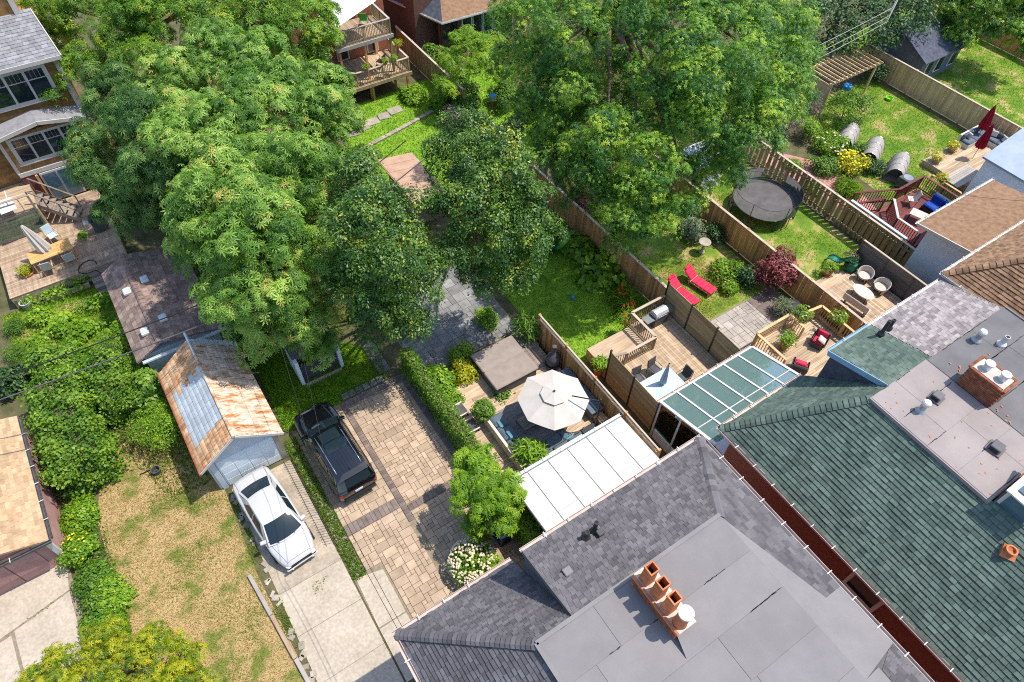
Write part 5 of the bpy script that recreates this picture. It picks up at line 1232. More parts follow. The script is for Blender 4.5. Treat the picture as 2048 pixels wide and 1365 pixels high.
# ---------------------------------------------------------------- lot with loungers
def lounger(label, c, rz):
    t = thing('sun_lounger', label, 'sun lounger', (c[0], c[1], .02), rz=rz, group='red sun loungers on the lawn')
    for s in (-1, 1): MB().cbox((-.1, s*.31, .27), (1.5, .05, .06)).build('side_rail', M['pine'], t)
    for sx in (-.75, .55):
        for s in (-1, 1): MB().cbox((sx, s*.3, .13), (.05, .05, .26)).build('leg', M['pine'], t)
    MB().cbox((.78, 0, .52), (.74, .68, .035), ry=-.62).build('back_frame', M['pine'], t)
    for i in range(5): cushion(t, (-.75+i*.27, 0, .345), (.265, .62, .1), 'red_cush', name='seat_cushion')
    for i in range(2): cushion(t, (.62+i*.27, 0, .49+i*.17), (.31, .62, .1), 'red_cush', ry=-.6, name='back_cushion')
    cushion(t, (1.04, 0, .85), (.18, .5, .1), 'red_cush', ry=-.6, name='headrest')
lounger('red cushioned wooden lounger, the left one nearer the olive screen', (22.15, 15.45), math.radians(97)); lounger('red cushioned wooden lounger, the right one of the pair', (23.5, 15.55), math.radians(100))
bb = thing('bird_bath', 'grey stone bird bath among the shrubs by the fence', 'bird bath', (25.52, 17.55, -0.00))
MB().lathe([(.2, 0), (.18, .08), (.08, .15), (.07, .65), (.12, .72), (.34, .78), (.36, .84), (.3, .84), (.2, .8)], tuple(bb.location), 16).build('basin', M['stone'], bb, smooth=True)
deck('small pine deck with railing and red-cushioned chairs by the sunroom', 22.6, 27.2, 7.0, 10.95, .45, 'deck', 'x')
railing('pine railing along the front of the small deck', [(22.7, 10.9), (25.0, 10.9), (25.0, 9.9)], .45, .9, 'pine', bal=.14)
railing('pine railing at the left corner of the small deck by the sunroom', [(22.65, 10.8), (22.65, 9.0)], .45, .9, 'pine', bal=.14)
railing('pine railing on the right of the small deck below the fence', [(25.3, 10.6), (26.9, 10.4), (26.9, 7.4)], .45, .9, 'pine', bal=.14)
def armchair(label, c, z0, rz, cm, m='dark_grey'):
    t = thing('armchair', label, 'armchair', (c[0], c[1], z0), rz=rz)
    MB().cbox((0, 0, .22), (.66, .68, .36), bev=.05).build('base', M[m], t)
    MB().cbox((-.33, 0, .5), (.14, .72, .6), ry=-.18, bev=.05).build('back', M[m], t)
    for s in (-1, 1): MB().cbox((.02, s*.35, .42), (.62, .09, .3), bev=.035).build('arm', M[m], t)
    cushion(t, (.04, 0, .44), (.56, .56, .13), cm); cushion(t, (-.2, 0, .66), (.14, .52, .4), cm, ry=-.25, name='back_cushion')
    return t
armchair('dark armchair with red and cream cushions at the upper end of the small deck', (25.5, 9.1), .45, math.radians(200), 'red_cush'); armchair('dark armchair with a red cushion at the lower edge of the small deck', (23.4, 8.5), .45, math.radians(30), 'red_cush')
b = MB().cbox((25.4, 8.95, 1.08), (.4, .4, .12), rz=.4, rx=.4, bev=.04); b.build('throw_pillow', M['canvas'], label='cream throw pillow lying on the dark armchair', cat='pillow')
pot_plant('white flowers in a planter on the railing, left one', (25.4, 10.5, 1.3), .2, .25, 'dark_grey', 'lf_bright', .35, .3, .14, flow='fl_white'); pot_plant('white flowers in a planter on the railing, right one', (26.75, 9.3, 1.3), .2, .25, 'dark_grey', 'lf_bright', .35, .3, .14, flow='fl_white')
pot_plant('green leafy planter at the near corner of the small deck', (23.9, 9.9, .5), .25, .35, 'terracotta', 'lf_bright', .4, .45, .16)
bt = thing('bistro_set', 'small black wire bistro table on the paver patio beneath the fence', 'table', (26.42, 11.56, -0.00)); b0 = Vector(bt.location)
MB().lathe([(.32, .7), (.33, .72), (.01, .73)], b0, 18).build('table_top', M['black_metal'], bt)
for k in range(3): MB().tube([b0+Vector((.3*math.cos(k*2.1), .3*math.sin(k*2.1), 0)), b0+Vector((.05*math.cos(k*2.1), .05*math.sin(k*2.1), .4)), b0+Vector((.22*math.cos(k*2.1), .22*math.sin(k*2.1), .7))], .015, 6).build('leg', M['black_metal'], bt)
pot_plant('ornamental grass in a pot left of the bistro table', (25.87, 11.70, 0.00), .22, .3, 'dark_grey', 'lf_grey', .35, .6, .4, asp=.06); pot_plant('brown clay pot with dry plant right of the bistro table', (26.19, 10.75, -0.00), .26, .4, 'terracotta', 'lf_dark', .25, .3, .15)

# ---------------------------------------------------------------- lot with trampoline
tp = thing('trampoline', 'round black trampoline with safety net poles on the lawn', 'trampoline', (31.2, 18.2, 0)); tc = Vector((31.2, 18.3, 0)); RT = 1.95
n = 40
b = MB(); pts = [tc+Vector((RT*math.cos(k*2*math.pi/n), RT*math.sin(k*2*math.pi/n), .85)) for k in range(n+1)]; b.tube(pts, .035, 6, cap=False); b.build('frame_ring', M['black_metal'], tp, smooth=True)
MB().lathe([(1.62, .86), (.01, .85)], tc, n, close=False).build('jumping_mat', M['tramp_mat'], tp)
MB().lathe([(1.98, .87), (1.64, .885), (1.62, .87)], tc, n, close=False).build('spring_pad', M['dark_grey'], tp)
for k in range(6):
    a = k*math.pi/3+.3; p = tc+Vector((2.02*math.cos(a), 2.02*math.sin(a), 0)); MB().tube([p, p+Vector((0, 0, 1.75))], .022, 6).build('net_pole', M['black_metal'], tp)
    q = [tc+Vector((1.95*math.cos(a+d), 1.95*math.sin(a+d), z)) for d, z in ((-.25, .85), (-.25, .05), (.25, .05), (.25, .85))]; MB().tube(q, .025, 6).build('leg', M['black_metal'], tp)
b = MB(); pts = [tc+Vector((2.0*math.cos(k*2*math.pi/n), 2.0*math.sin(k*2*math.pi/n), 1.75-.12*abs(math.sin((k*2*math.pi/n-.3)*3)))) for k in range(n+1)]; b.tube(pts, .012, 5, cap=False)
b.build('net_rim', M['black_metal'], tp)
M['netting'] = clearglass('netting', (.93, .93, .93), .0)
b = MB()
for k in range(n):
    a, c = k*2*math.pi/n, (k+1)*2*math.pi/n
    b.add([tc+Vector((1.97*math.cos(a), 1.97*math.sin(a), .88)), tc+Vector((1.97*math.cos(c), 1.97*math.sin(c), .88)), tc+Vector((1.97*math.cos(c), 1.97*math.sin(c), 1.66)), tc+Vector((1.97*math.cos(a), 1.97*math.sin(a), 1.66))], [(0, 1, 2, 3)])
b.build('safety_net', M['netting'], tp)
ld = thing('step_ladder', 'white metal step ladder beside the trampoline', 'ladder', (29.92, 19.43, 0.00))
l0 = Vector(ld.location)
for s in (-.22, .22): MB().tube([l0+Vector((s, 0, 0)), l0+Vector((s, .25, .85))], .02, 6).build('rail', M['white'], ld)
for k in range(3): MB().bar(l0+Vector((-.22, .06+k*.08, .2+k*.27)), l0+Vector((.22, .06+k*.08, .2+k*.27)), .08, .025).build('rung', M['white'], ld)
deck('grey-edged sunlit deck with rattan chairs beside the mauve roof', 28.2, 32.0, 7.2, 11.5, .35, 'deck', 'y')
hscreen('charcoal slat privacy wall behind the rattan chairs', (32.15, 12.2), (32.15, 7.2), 1.9, 'slatewood', w=.3, post=1.7, pm='slatewood', cap='cedar_cap')
hscreen('low charcoal slat wall at the left of the rattan chair deck', (28.1, 10.9), (28.1, 7.2), 1.0, 'slatewood', w=.24, post=1.8, pm='slatewood', cap='cedar_cap')
d3 = thing('deck_steps', 'pale wooden steps from the rattan chair deck to the trampoline lawn', 'steps', (29.6, 11.9, 0))
for i in range(3): MB().box(28.6, 11.5+i*.28, 0, 31.2, 11.78+i*.28, .26-i*.09).build('tread', M['deck'], d3)
def tubchair(label, c, z0, rz):
    t = thing('tub_chair', label, 'chair', (c[0], c[1], z0), rz=rz, group='rattan tub chairs'); n = 14
    sh_ = []
    for h_, r_ in ((.12, .34), (.4, .4), (.72, .43)):
        for k in range(n+1):
            a = math.radians(55+250*k/n); sh_.append((r_*math.cos(a), r_*math.sin(a), h_ if h_ < .6 else .5+.26*math.sin(math.pi*k/n)))
    fs = [(j*(n+1)+k, j*(n+1)+k+1, (j+1)*(n+1)+k+1, (j+1)*(n+1)+k) for j in range(2) for k in range(n)]
    b = MB().add(sh_, fs).add([(x*.9, y*.9, z) for x, y, z in sh_], [f[::-1] for f in fs]); b.build('shell', M['rattan'], t, smooth=True)
    MB().tube([Vector(p)*1 for p in [(sh_[2*(n+1)+k][0]*.96, sh_[2*(n+1)+k][1]*.96, sh_[2*(n+1)+k][2]) for k in range(n+1)]], .025, 6).build('rim', M['canvas'], t)
    MB().lathe([(.3, .3), (.34, .34), (.33, .42), (.01, .44)], (0, 0, 0), 16).build('seat_cushion', M['canvas'], t)
    for k in range(4): MB().cbox((.24*math.cos(k*1.57+.78), .24*math.sin(k*1.57+.78), .15), (.04, .04, .3)).build('leg', M['grey_metal'], t)
tubchair('rattan tub chair with cream cushion, farther one by the charcoal wall', (31.3, 10.9), .35, math.radians(200)); tubchair('rattan tub chair with cream cushion, nearer one by the charcoal wall', (31.35, 9.85), .35, math.radians(175))
ot = thing('oval_table', 'oval low garden table between the tub chairs and the curved bench', 'table', (30.2, 10.1, .35)); MB().lathe([(.5, .42), (.52, .44), (.5, .46), (.01, .46)], (30.2, 10.1, .35), 20, sx=.8, sy=1.25).build('table_top', M['rattan'], ot)
for k in range(4): MB().cbox((30.2+.25*(1 if k % 2 else -1), 10.1+.4*(1 if k > 1 else -1), .55), (.03, .03, .4)).build('leg', M['black_metal'], ot)
bnc = thing('garden_bench', 'pale curved bench opposite the two tub chairs', 'bench', (29.2, 9.7, .35)); MB().cbox((29.2, 9.7, .76), (.5, 1.5, .07), rz=.1, bev=.03).build('seat', M['canvas'], bnc); MB().cbox((28.95, 9.7, 1.0), (.06, 1.5, .4), rz=.1, bev=.02).build('backrest', M['rattan'], bnc)
for s in (-.6, .6): MB().cbox((29.2, 9.7+s, .55), (.4, .04, .36)).build('leg', M['black_metal'], bnc)
b = thing('covered_grill', 'kettle barbecue under a black cover at the deck edge', 'barbecue', (29.6, 7.9, .35)); MB().lathe([(.3, 0), (.34, .5), (.38, .7), (.3, .88), (.12, .96), (.02, .98)], (29.6, 7.9, .35), 14).build('cover', M['black'], b, smooth=True)
sl = thing('childs_slide', 'dark green plastic slide at the end of the trampoline lawn', 'slide', (31.7, 12.9, 0))
pa, pb = Vector((31.22, 13.25, 0.12)), Vector((31.43, 11.88, 0.90)); d = pb-pa; x_ = Vector((-d.y, d.x, 0)).normalized()
b = MB(); vs = []
for i in range(9):
    q = i/8; c = pa.lerp(pb, q)+Vector((0, 0, .12*math.sin(q*9))); vs += [c-x_*.26+Vector((0, 0, .1)), c-x_*.2, c+x_*.2, c+x_*.26+Vector((0, 0, .1))]
b.add(vs, [(i*4+k, i*4+k+1, (i+1)*4+k+1, (i+1)*4+k) for i in range(8) for k in range(3)]); b.build('chute', M['slide_green'], sl); MB().cbox((pb.x+.1, pb.y-.1, .42), (.45, .4, .84), bev=.03).build('ladder', M['slide_green'], sl)
pot_plant('pink petunias in a hanging pot at the top of the charcoal wall', (31.6, 12.1, .3), .28, .35, 'dark_grey', 'lf_dark', .4, .5, .14, flow='fl_pink')
pot_plant('yellow-green potted plant on the deck steps', (30.3, 12.4, 0), .25, .35, 'terracotta', 'lf_bright', .35, .5, .14)
gs = thing('grey_garden_shed', 'grey sheet-metal garden shed behind the maple by the trampoline', 'shed', (29.5, 22.6, 0)); MB().box(28.9, 21.5, 0, 30.6, 23.4, 1.9).build('wall', M['siding_white'], gs); MB().slab([(28.8, 21.4, 1.9), (30.7, 21.4, 1.9), (30.7, 23.5, 2.2), (28.8, 23.5, 2.2)], .06).build('roof', M['siding_blue'], gs)

# ---------------------------------------------------------------- lot with polytunnels
def tunnel(label, c, L, w, h, rz):
    t = thing('netted_tunnel', label, 'plant tunnel', (c[0], c[1], 0), rz=rz, group='netted plant tunnels on the lawn'); n = 10
    f = lambda u, v: Vector((-L/2+L*u, w*math.cos(math.pi*(1-v)), h*math.sin(math.pi*v)*(1+.04*math.sin(u*9))))
    vs, fs = patch(f, 8, 10); MB().add(vs, fs).build('cover', M['net'], t, smooth=True)
    b = MB(); b.add([f(1, k/n) for k in range(n+1)], [tuple(range(n+1))]); b.build('end_panel', M['netting'], t)
    for u in (0, .33, .66, 1): MB().tube([f(u, k/n)*1.01 for k in range(n+1)], .014, 5).build('hoop', M['grey_metal'], t)
    MB().cbox((0, 0, .06), (L, 2*w+.06, .12)).build('bed_frame', M['deck_grey'], t)
for i, (u, nm) in enumerate(((0, 'farthest of the three grey netted plant tunnels'), (1, 'middle one of the three grey netted plant tunnels'), (2, 'nearest of the three grey netted plant tunnels'))):
    tunnel(nm, (41.3+.05*i, 20.2-u*2.0), 2.1, .6, 1.0, math.radians(25))
pergola = thing('wooden_pergola', 'pale timber pergola with slatted top at the back of the garden', 'pergola', (44.8, 24.2, 0))
for x, y in ((42.4, 23.4), (47.1, 23.4), (42.4, 25.4), (47.1, 25.4)): MB().box(x-.06, y-.06, 0, x+.06, y+.06, 2.35).build('post', M['cedar_light'], pergola)
for y in (23.35, 25.45): MB().box(42.0, y-.04, 2.3, 47.5, y+.04, 2.5).build('beam', M['cedar_light'], pergola)
for i in range(13): MB().box(42.2+i*.42, 23.1, 2.5, 42.25+i*.42, 25.7, 2.62).build('rafter', M['cedar_light'], pergola)
MB().box(42.35, 23.4, .2, 42.4, 25.4, 2.2).build('side_boards', M['cedar_light'], pergola)
b = MB(); b.lathe([(.2, 0), (.26, .18), (.27, .2), (.24, .2), (.19, .04)], (48.16, 21.94, 0.00), 16); b.build('bucket', M['lime'], label='lime green tub lying on the lawn near the long fence', cat='bucket')
b = MB(); b.lathe([(.3, 0), (.32, .3), (.01, .36)], (46.65, 24.53, 0.00), 14); b.build('covered_tub', M['blue_toy'], label='small bright blue tub under the pergola', cat='bucket')
deck('pale raised deck with sofas and closed red umbrellas, right edge', 43.6, 49.6, 12.0, 15.9, .4, 'deck', 'x')
sf = thing('corner_sofa', 'charcoal corner sofa with patterned pillows beneath the long fence', 'sofa', (48.5, 14.8, .4))
MB().box(47.0, 15.0, .4, 49.4, 15.75, .72).box(48.7, 12.6, .4, 49.45, 15.0, .72).box(46.95, 15.7, .4, 49.5, 15.85, 1.15).box(49.4, 12.5, .4, 49.52, 15.7, 1.15).build('frame', M['white_trim'], sf)
for i in range(3): cushion(sf, (47.4+i*.78, 15.36, .8), (.76, .7, .16)); cushion(sf, (47.4+i*.78, 15.62, 1.05), (.72, .18, .4), name='back_cushion')
for i in range(3): cushion(sf, (49.06, 14.55-i*.78, .8), (.7, .76, .16)); cushion(sf, (49.32, 14.55-i*.78, 1.05), (.18, .72, .4), name='back_cushion')
for (x, y), m in zip(((49.15, 14.7), (49.15, 13.9), (49.1, 13.2), (47.5, 15.5)), ('canvas', 'canvas', 'blue_toy', 'canvas')): cushion(sf, (x, y, 1.08), (.15, .4, .38), m, rz=random.uniform(-.4, .4), ry=.4, name='throw_pillow')
closed_umbrella('closed dark red umbrella, farther one against the long fence', (48.6, 15.3, .4), 2.5, 'red_cloth', .34, (.1, .2)); closed_umbrella('closed dark red umbrella, nearer one over the deck table', (46.5, 14.2, .4), 2.5, 'red_cloth', .34, (.1, .1))
table('deck_table', 'long weathered wooden table on the pale deck below the red umbrellas', (43.2, 13.1), 2.6, 1.1, .75, 'flag_pale', math.radians(0), .4, 8)
railing('pine railing along the pale deck edge in front of the wooden table', [(41.2, 14.0), (41.2, 12.0)], .5, .9, 'pine', bal=.14); railing('pine railing between the pale deck and the sofa steps', [(45.2, 12.3), (48.4, 12.3)], .4, .9, 'pine', bal=.14)
pot_plant('yellow flowers in a box at the front corner of the pale deck', (44.1, 15.3, .4), .3, .3, 'fence_old', 'lf_gold', .35, .3, .12, flow='fl_yellow'); pot_plant('yellow flowers in a box beside the deck planter ledge', (46.0, 15.5, .4), .3, .3, 'fence_old', 'lf_gold', .35, .3, .12, flow='fl_yellow'); pot_plant('yellow-green plant in a trough on the railing by the wooden table', (41.3, 13.4, 1.3), .22, .2, 'fence_old', 'lf_gold', .3, .25, .12)
ac = thing('air_conditioner', 'dark square air conditioner unit on the grass beside the railing', 'air conditioner', (40.6, 15.0, 0)); MB().cbox((40.6, 15.0, .4), (.8, .8, .8), bev=.03).build('case', M['dark_grey'], ac); MB().lathe([(.32, .81), (.3, .83), (.02, .82)], (40.6, 15, 0), 16).build('fan_grille', M['grey_metal'], ac)
deck('dark red painted deck with blue loveseat', 35.3, 40.0, 10.8, 14.0, .9, 'brownpaint', 'x')
railing('dark red railing along the back and stair of the red deck', [(36.0, 15.6, .2), (37.6, 14.0, .9), (40.0, 14.0, .9), (40.0, 11.2, .9)], .9, .95, 'brownpaint', bal=.14); railing('dark red stair railing on the left of the red deck', [(35.0, 15.0, .2), (36.2, 13.9, .9)], .9, .95, 'brownpaint', bal=.14)
railing('pale-capped railing along the left front of the red deck', [(36.6, 13.6), (35.4, 12.4), (35.4, 10.9)], .9, .95, 'brownpaint', bal=.14, capm='canvas')
sw = thing('lattice_skirt', 'brown lattice skirt with pale blue cap below the red deck', 'fence', (34.7, 13, 0)); MB().box(34.72, 11.2, 0, 34.78, 15.0, 1.5).build('panel', M['fence_old'], sw); MB().box(34.66, 11.15, 1.5, 34.84, 15.05, 1.58).build('cap_rail', M['canvas_blue'], sw)
lat = MB()
for i in range(24): y = 11.2+i*.15; lat.bar((34.7, y, .05), (34.7, min(15, y+1.4), .05+min(15-y, 1.4)), .01, .025); lat.bar((34.69, y, 1.45), (34.69, min(15, y+1.4), 1.45-min(15-y, 1.4)), .01, .025)
lat.build('lattice', M['fence_old'], sw, kind='stuff')
ls = thing('loveseat', 'bright blue cushioned loveseat on the dark red deck', 'loveseat', (39.0, 11.9, .9)); MB().box(38.5, 11.1, .9, 39.5, 12.7, 1.15).box(39.4, 11.1, .9, 39.55, 12.7, 1.75).build('frame', M['black_metal'], ls)
for s in (-.4, .4): cushion(ls, (38.95, 11.9+s, 1.25), (.8, .76, .18), 'blue_cush'); cushion(ls, (39.3, 11.9+s, 1.55), (.2, .76, .55), 'blue_cush', ry=-.2, name='back_cushion')
table('small_table', 'small pale glass table in the middle of the red deck', (37.4, 12.2), .7, .9, .5, 'canvas', .3, .9, legm='black_metal'); dchair('black wire chair at the back of the red deck', (38.3, 13.3), .9, 2.4, 'rattan')
# far right shed
ds = thing('dark_blue_shed', 'dark slate-roofed garden shed behind the long cedar fence', 'shed', (54, 24, 0)); MB().box(51.4, 22.2, 0, 56, 26.4, 2.0).build('wall', M['char_cush'], ds)
MB().add([(51.4, 22.2, 2), (51.4, 26.4, 2), (51.4, 24.3, 3.0), (51.38, 22.2, 2), (51.38, 26.4, 2), (51.38, 24.3, 3.0)], [(0, 1, 2), (5, 4, 3)]).build('gable', M['char_cush'], ds)
r = MB().slab([(51.0, 21.9, 1.95), (56.4, 21.9, 1.95), (56.4, 24.3, 3.05), (51.0, 24.3, 3.05)], .07).slab([(56.4, 26.7, 1.95), (51.0, 26.7, 1.95), (51.0, 24.3, 3.05), (56.4, 24.3, 3.05)], .07); rf = r.build('roof', M['shingle_slate'], ds)
for x in (51.9, 53.2, 54.9):
    w_ = MB().box(x, 22.14, .5, x+.8, 22.2, 1.8).build('window', M['white_trim'], ds); MB().box(x+.08, 22.12, .6, x+.72, 22.15, 1.7).build('pane', M['glass_dark'], w_)

# ---------------------------------------------------------------- houses along the back
lh = thing('cedar_shingled_house', 'brown cedar-shingled house with cream-trimmed windows, upper left', 'house', (-5.5, 43, 0))
MB().box(-11, 41.2, 0, -.95, 52, 8.55).build('wall', M['cedar_shake'], lh); wl = lh.children[0]
me = piece_mesh('shake_course', MB().cbox((0, 0, 0), (10.0, .03, .2), rx=-.1), M['cedar_shake'])
for i in range(30): piece('shake_course', me, wl, (-5.98, 41.18, 2.95+i*.188))
me = piece_mesh('shake_course', MB().cbox((0, 0, 0), (.03, 8, .2), ry=.1), M['cedar_shake'])
def casement(parent, x0, x1, z0, z1, y, n, lites=4):
    f = MB().box(x0-.14, y-.06, z0-.14, x1+.14, y, z1+.14).build('window', M['canvas'], parent)
    MB().box(x0-.2, y-.16, z0-.2, x1+.2, y, z0-.13).build('sill', M['canvas'], f); w = (x1-x0)/n; zs = z0+(z1-z0)*.68
    for i in range(n):
        a = x0+i*w
        MB().box(a+.06, y-.08, z0, a+w-.06, y-.055, zs-.03).build('pane', M['glass_dark'], f)
        if lites:
            q = (w-.12)/lites
            for k in range(lites): MB().box(a+.06+k*q+.012, y-.08, zs+.03, a+.06+(k+1)*q-.012, y-.055, z1).build('pane', M['glass_dark'], f)
        else: MB().box(a+.06, y-.08, zs+.03, a+w-.06, y-.055, z1).build('pane', M['glass_dark'], f)
    return f
casement(lh, -5.6, -1.75, 6.55, 8.05, 41.2, 4)
MB().box(-5.4, 40.75, 2.9, -1.2, 41.2, 5.2).build('bay', M['cedar_shake'], lh); bay = bpy.data.objects['bay']
for i in range(12): MB().cbox((-3.3, 40.73, 3.0+i*.188), (4.2, .03, .2), rx=-.1).build('shake_course', M['cedar_shake'], bay)
casement(lh, -5.0, -1.7, 3.6, 4.9, 40.75, 4)
MB().slab([(-7, 40.3, 5.15), (-3.3, 40.3, 5.8), (-3.3, 41.2, 6.05), (-7, 41.2, 5.4)], .1).slab([(-3.3, 40.3, 5.8), (-.8, 40.3, 5.3), (-.8, 41.2, 5.55), (-3.3, 41.2, 6.05)], .1).build('bay_roof', M['shingle_pale'], lh)
MB().bar((-7, 40.27, 5.07), (-3.3, 40.27, 5.72), .06, .2).bar((-3.3, 40.27, 5.72), (-.8, 40.27, 5.22), .06, .2).build('bay_fascia', M['canvas'], lh)
MB().box(-5.5, 40.6, 2.75, -.95, 40.8, 3.0).build('belt_trim', M['canvas'], lh); MB().box(-1.15, 41.1, 2.9, -.9, 41.22, 8.5).build('corner_board', M['canvas'], lh); MB().box(-5.55, 40.7, 2.9, -5.38, 40.8, 5.2).build('corner_board', M['canvas'], lh)
MB().slab([(-11, 40.75, 8.6), (-.7, 40.75, 8.6), (-1.0, 43.4, 10.0), (-11, 43.4, 10.0)], .1).build('roof', M['shingle_pale'], lh); lr = lh.children[-1]
shingles(lr, [(-8, 40.75, 8.6), (-.72, 40.75, 8.6), (-1.02, 43.4, 10.0), (-8, 43.4, 10.0)], M['shingle_pale'], .3, .2, nparts=60, t=.02, var=.1)
MB().bar((-11, 40.72, 8.52), (-.7, 40.72, 8.52), .06, .2).build('fascia', M['canvas'], lh); MB().bar((-.66, 40.72, 8.55), (-.98, 43.4, 9.95), .05, .16).build('verge', M['canvas'], lh)
MB().box(-11, 43.3, 8.5, -1.6, 50, 12.6).build('upper_wall', M['cedar_shake'], lh); casement(lh, -4.6, -2.6, 10.7, 12.2, 43.3, 2, 0); MB().box(-1.75, 43.2, 9.5, -1.5, 43.32, 12.6).build('corner_board', M['canvas'], lh)
gd_ = MB().box(-4.6, 40.55, .8, -2.9, 40.7, 2.7).build('patio_door', M['canvas'], lh)
for i in range(2): MB().box(-4.5+i*.8, 40.52, .9, -3.8+i*.8, 40.56, 2.6).build('pane', M['glass_blue'], gd_)
MB().box(-4.8, 40.4, .8, -4.68, 40.52, 2.75).build('porch_post', M['teak'], lh); MB().box(-5.5, 40.62, .8, -.95, 40.75, 2.75).build('lower_wall', M['brownpaint'], lh)
deck('weathered lower deck with teak table behind the cedar house', -8.2, -2.3, 33.7, 40.5, .8, 'deck_weather', 'x'); deck('upper deck landing with white table beside the cedar house', -10.5, -5.3, 38.2, 41.1, 2.25, 'deck', 'x')
railing('grey railing along the front of the upper deck landing', [(-10.5, 38.2), (-5.4, 38.2)], 2.25, .95, 'deck_grey', bal=.5); 
fgl = MB().box(-10.4, 38.15, 1.0, -5.4, 38.18, 2.1).build('wind_screen', M['glass_clear'], label='clear wind screen hung below the upper deck landing', cat='screen')
stt = thing('deck_stairs', 'grey wooden stairs from the upper landing to the lower deck', 'stairs', (-4.6, 38.6, .8))
for i in range(7): MB().cbox((-5.2+i*.24, 39.2-i*.12, 2.1-i*.19), (.3, 1.1, .04), rz=-.45).build('tread', M['deck_grey'], stt)
for s in (-.6, .6):
    d_ = Vector((.28*s*.9+.0, .9*s, 0)); MB().bar(Vector((-5.3, 39.3, 3.1))+d_, Vector((-3.6, 38.4, 1.75))+d_, .09, .05).build('handrail', M['deck_grey'], stt); MB().bar(Vector((-5.3, 39.3, 2.2))+d_, Vector((-3.6, 38.4, .85))+d_, .06, .2).build('stringer', M['deck_grey'], stt)
    for k in range(4): p = Vector((-5.3, 39.3, 2.2)).lerp(Vector((-3.6, 38.4, .85)), k/3)+d_; MB().bar(p, p+Vector((0, 0, .9)), .06, .06).build('post', M['deck_grey'], stt)
table('teak_table', 'orange teak dining table on the lower deck under the closed umbrella', (-5.6, 35.35), 2.1, 1.0, .74, 'teak', .06, .8, 9); closed_umbrella('closed cream umbrella leaning through the teak table', (-5.6, 35.4, .8), 2.4, 'canvas', .36, (-.5, .5), lo=.3)
dchair('white folding chair at the near left side of the teak table', (-6.0, 34.55), .8, math.radians(85), 'canvas', frame='teak'); dchair('white folding chair at the near right side of the teak table', (-4.9, 34.65), .8, math.radians(95), 'canvas', frame='teak'); dchair('blue-white sling deck chair behind the teak table', (-5.3, 37.0), .8, math.radians(-70), 'canvas_blue', frame='teak')
grl = thing('barbecue_grill', 'small covered grill at the right edge of the weathered deck', 'barbecue', (-2.93, 36.56, 0.80)); g0 = Vector(grl.location)
MB().cbox((g0.x, g0.y, g0.z+.45), (.7, .5, .7), bev=.03).build('cart', M['dark_grey'], grl); MB().cbox((g0.x, g0.y, g0.z+.95), (.7, .5, .3), bev=.1).build('lid', M['black'], grl); MB().cbox((g0.x-.5, g0.y, g0.z+.8), (.35, .45, .03)).build('side_shelf', M['grey_metal'], grl)
b = MB().cbox((-6.55, 38.35, 2.90), (.8, 1.2, .06), rz=.1, bev=.02); wt = b.build('table_top', M['white'], thing('white_table', 'white table on the upper deck landing at the left edge', 'table', (-6.72, 39.34, 2.25)))
for s in (-1, 1): MB().cbox((Vector(wt.parent.location)+Vector((s*.3, 0, .3))), (.05, .9, .62)).build('leg', M['white'], wt.parent)
pot_plant('terracotta pot with yellowish plant at the corner of the weathered deck', (-7.07, 35.11, 0.50), .32, .45, 'terracotta', 'lf_yellow', .3, .35, .14); pot_plant('small potted plant in the middle of the weathered deck', (-3.92, 36.31, 0.80), .15, .2, 'stone', 'lf_bright', .22, .2, .12)
b = MB(); b.lathe([(.2, 0), (.26, .45), (.28, .47), (.24, .47), (.2, .1)], (-7.70, 33.50, 0.00), 16); b.build('bucket', M['canvas'], label='cream plastic bucket at the edge of the vegetable bed', cat='bucket')
b = MB(); b.cbox(Vector((-7.56, 34.73, 0.50)), (.45, .45, .5), bev=.05); b.build('planter_box', M['black'], label='black square planter below the terracotta pot', cat='planter')
stt = thing('garden_steps', 'dark weathered steps from the lower deck to the shed path', 'steps', (-3.5, 33.2, 0))
for i in range(4): MB().box(-4.4, 33.4-i*.32, 0, -2.9, 33.7-i*.32, .62-i*.18).build('tread', M['deck_grey'], stt)
tbm = MB().bar((-6.9, 33.35, .2), (-4.6, 33.3, .2), .1, .3).build('bed_edging', M['deck_weather'], label='weathered plank edging below the lower deck planting', cat='edging')
hs = MB(); hs.tube([(-4.2+.9*math.cos(a*.5)*(.4+.04*a), 33.9+.5*math.sin(a*.5), .86) for a in range(0, 11)]+[(-3.6, 33.0, .5), (-3.4, 32.3, .05), (-3.8, 31.6, .05)], .025, 6); hs.build('garden_hose', M['black'], label='black hose looped over the weathered deck steps', cat='hose')

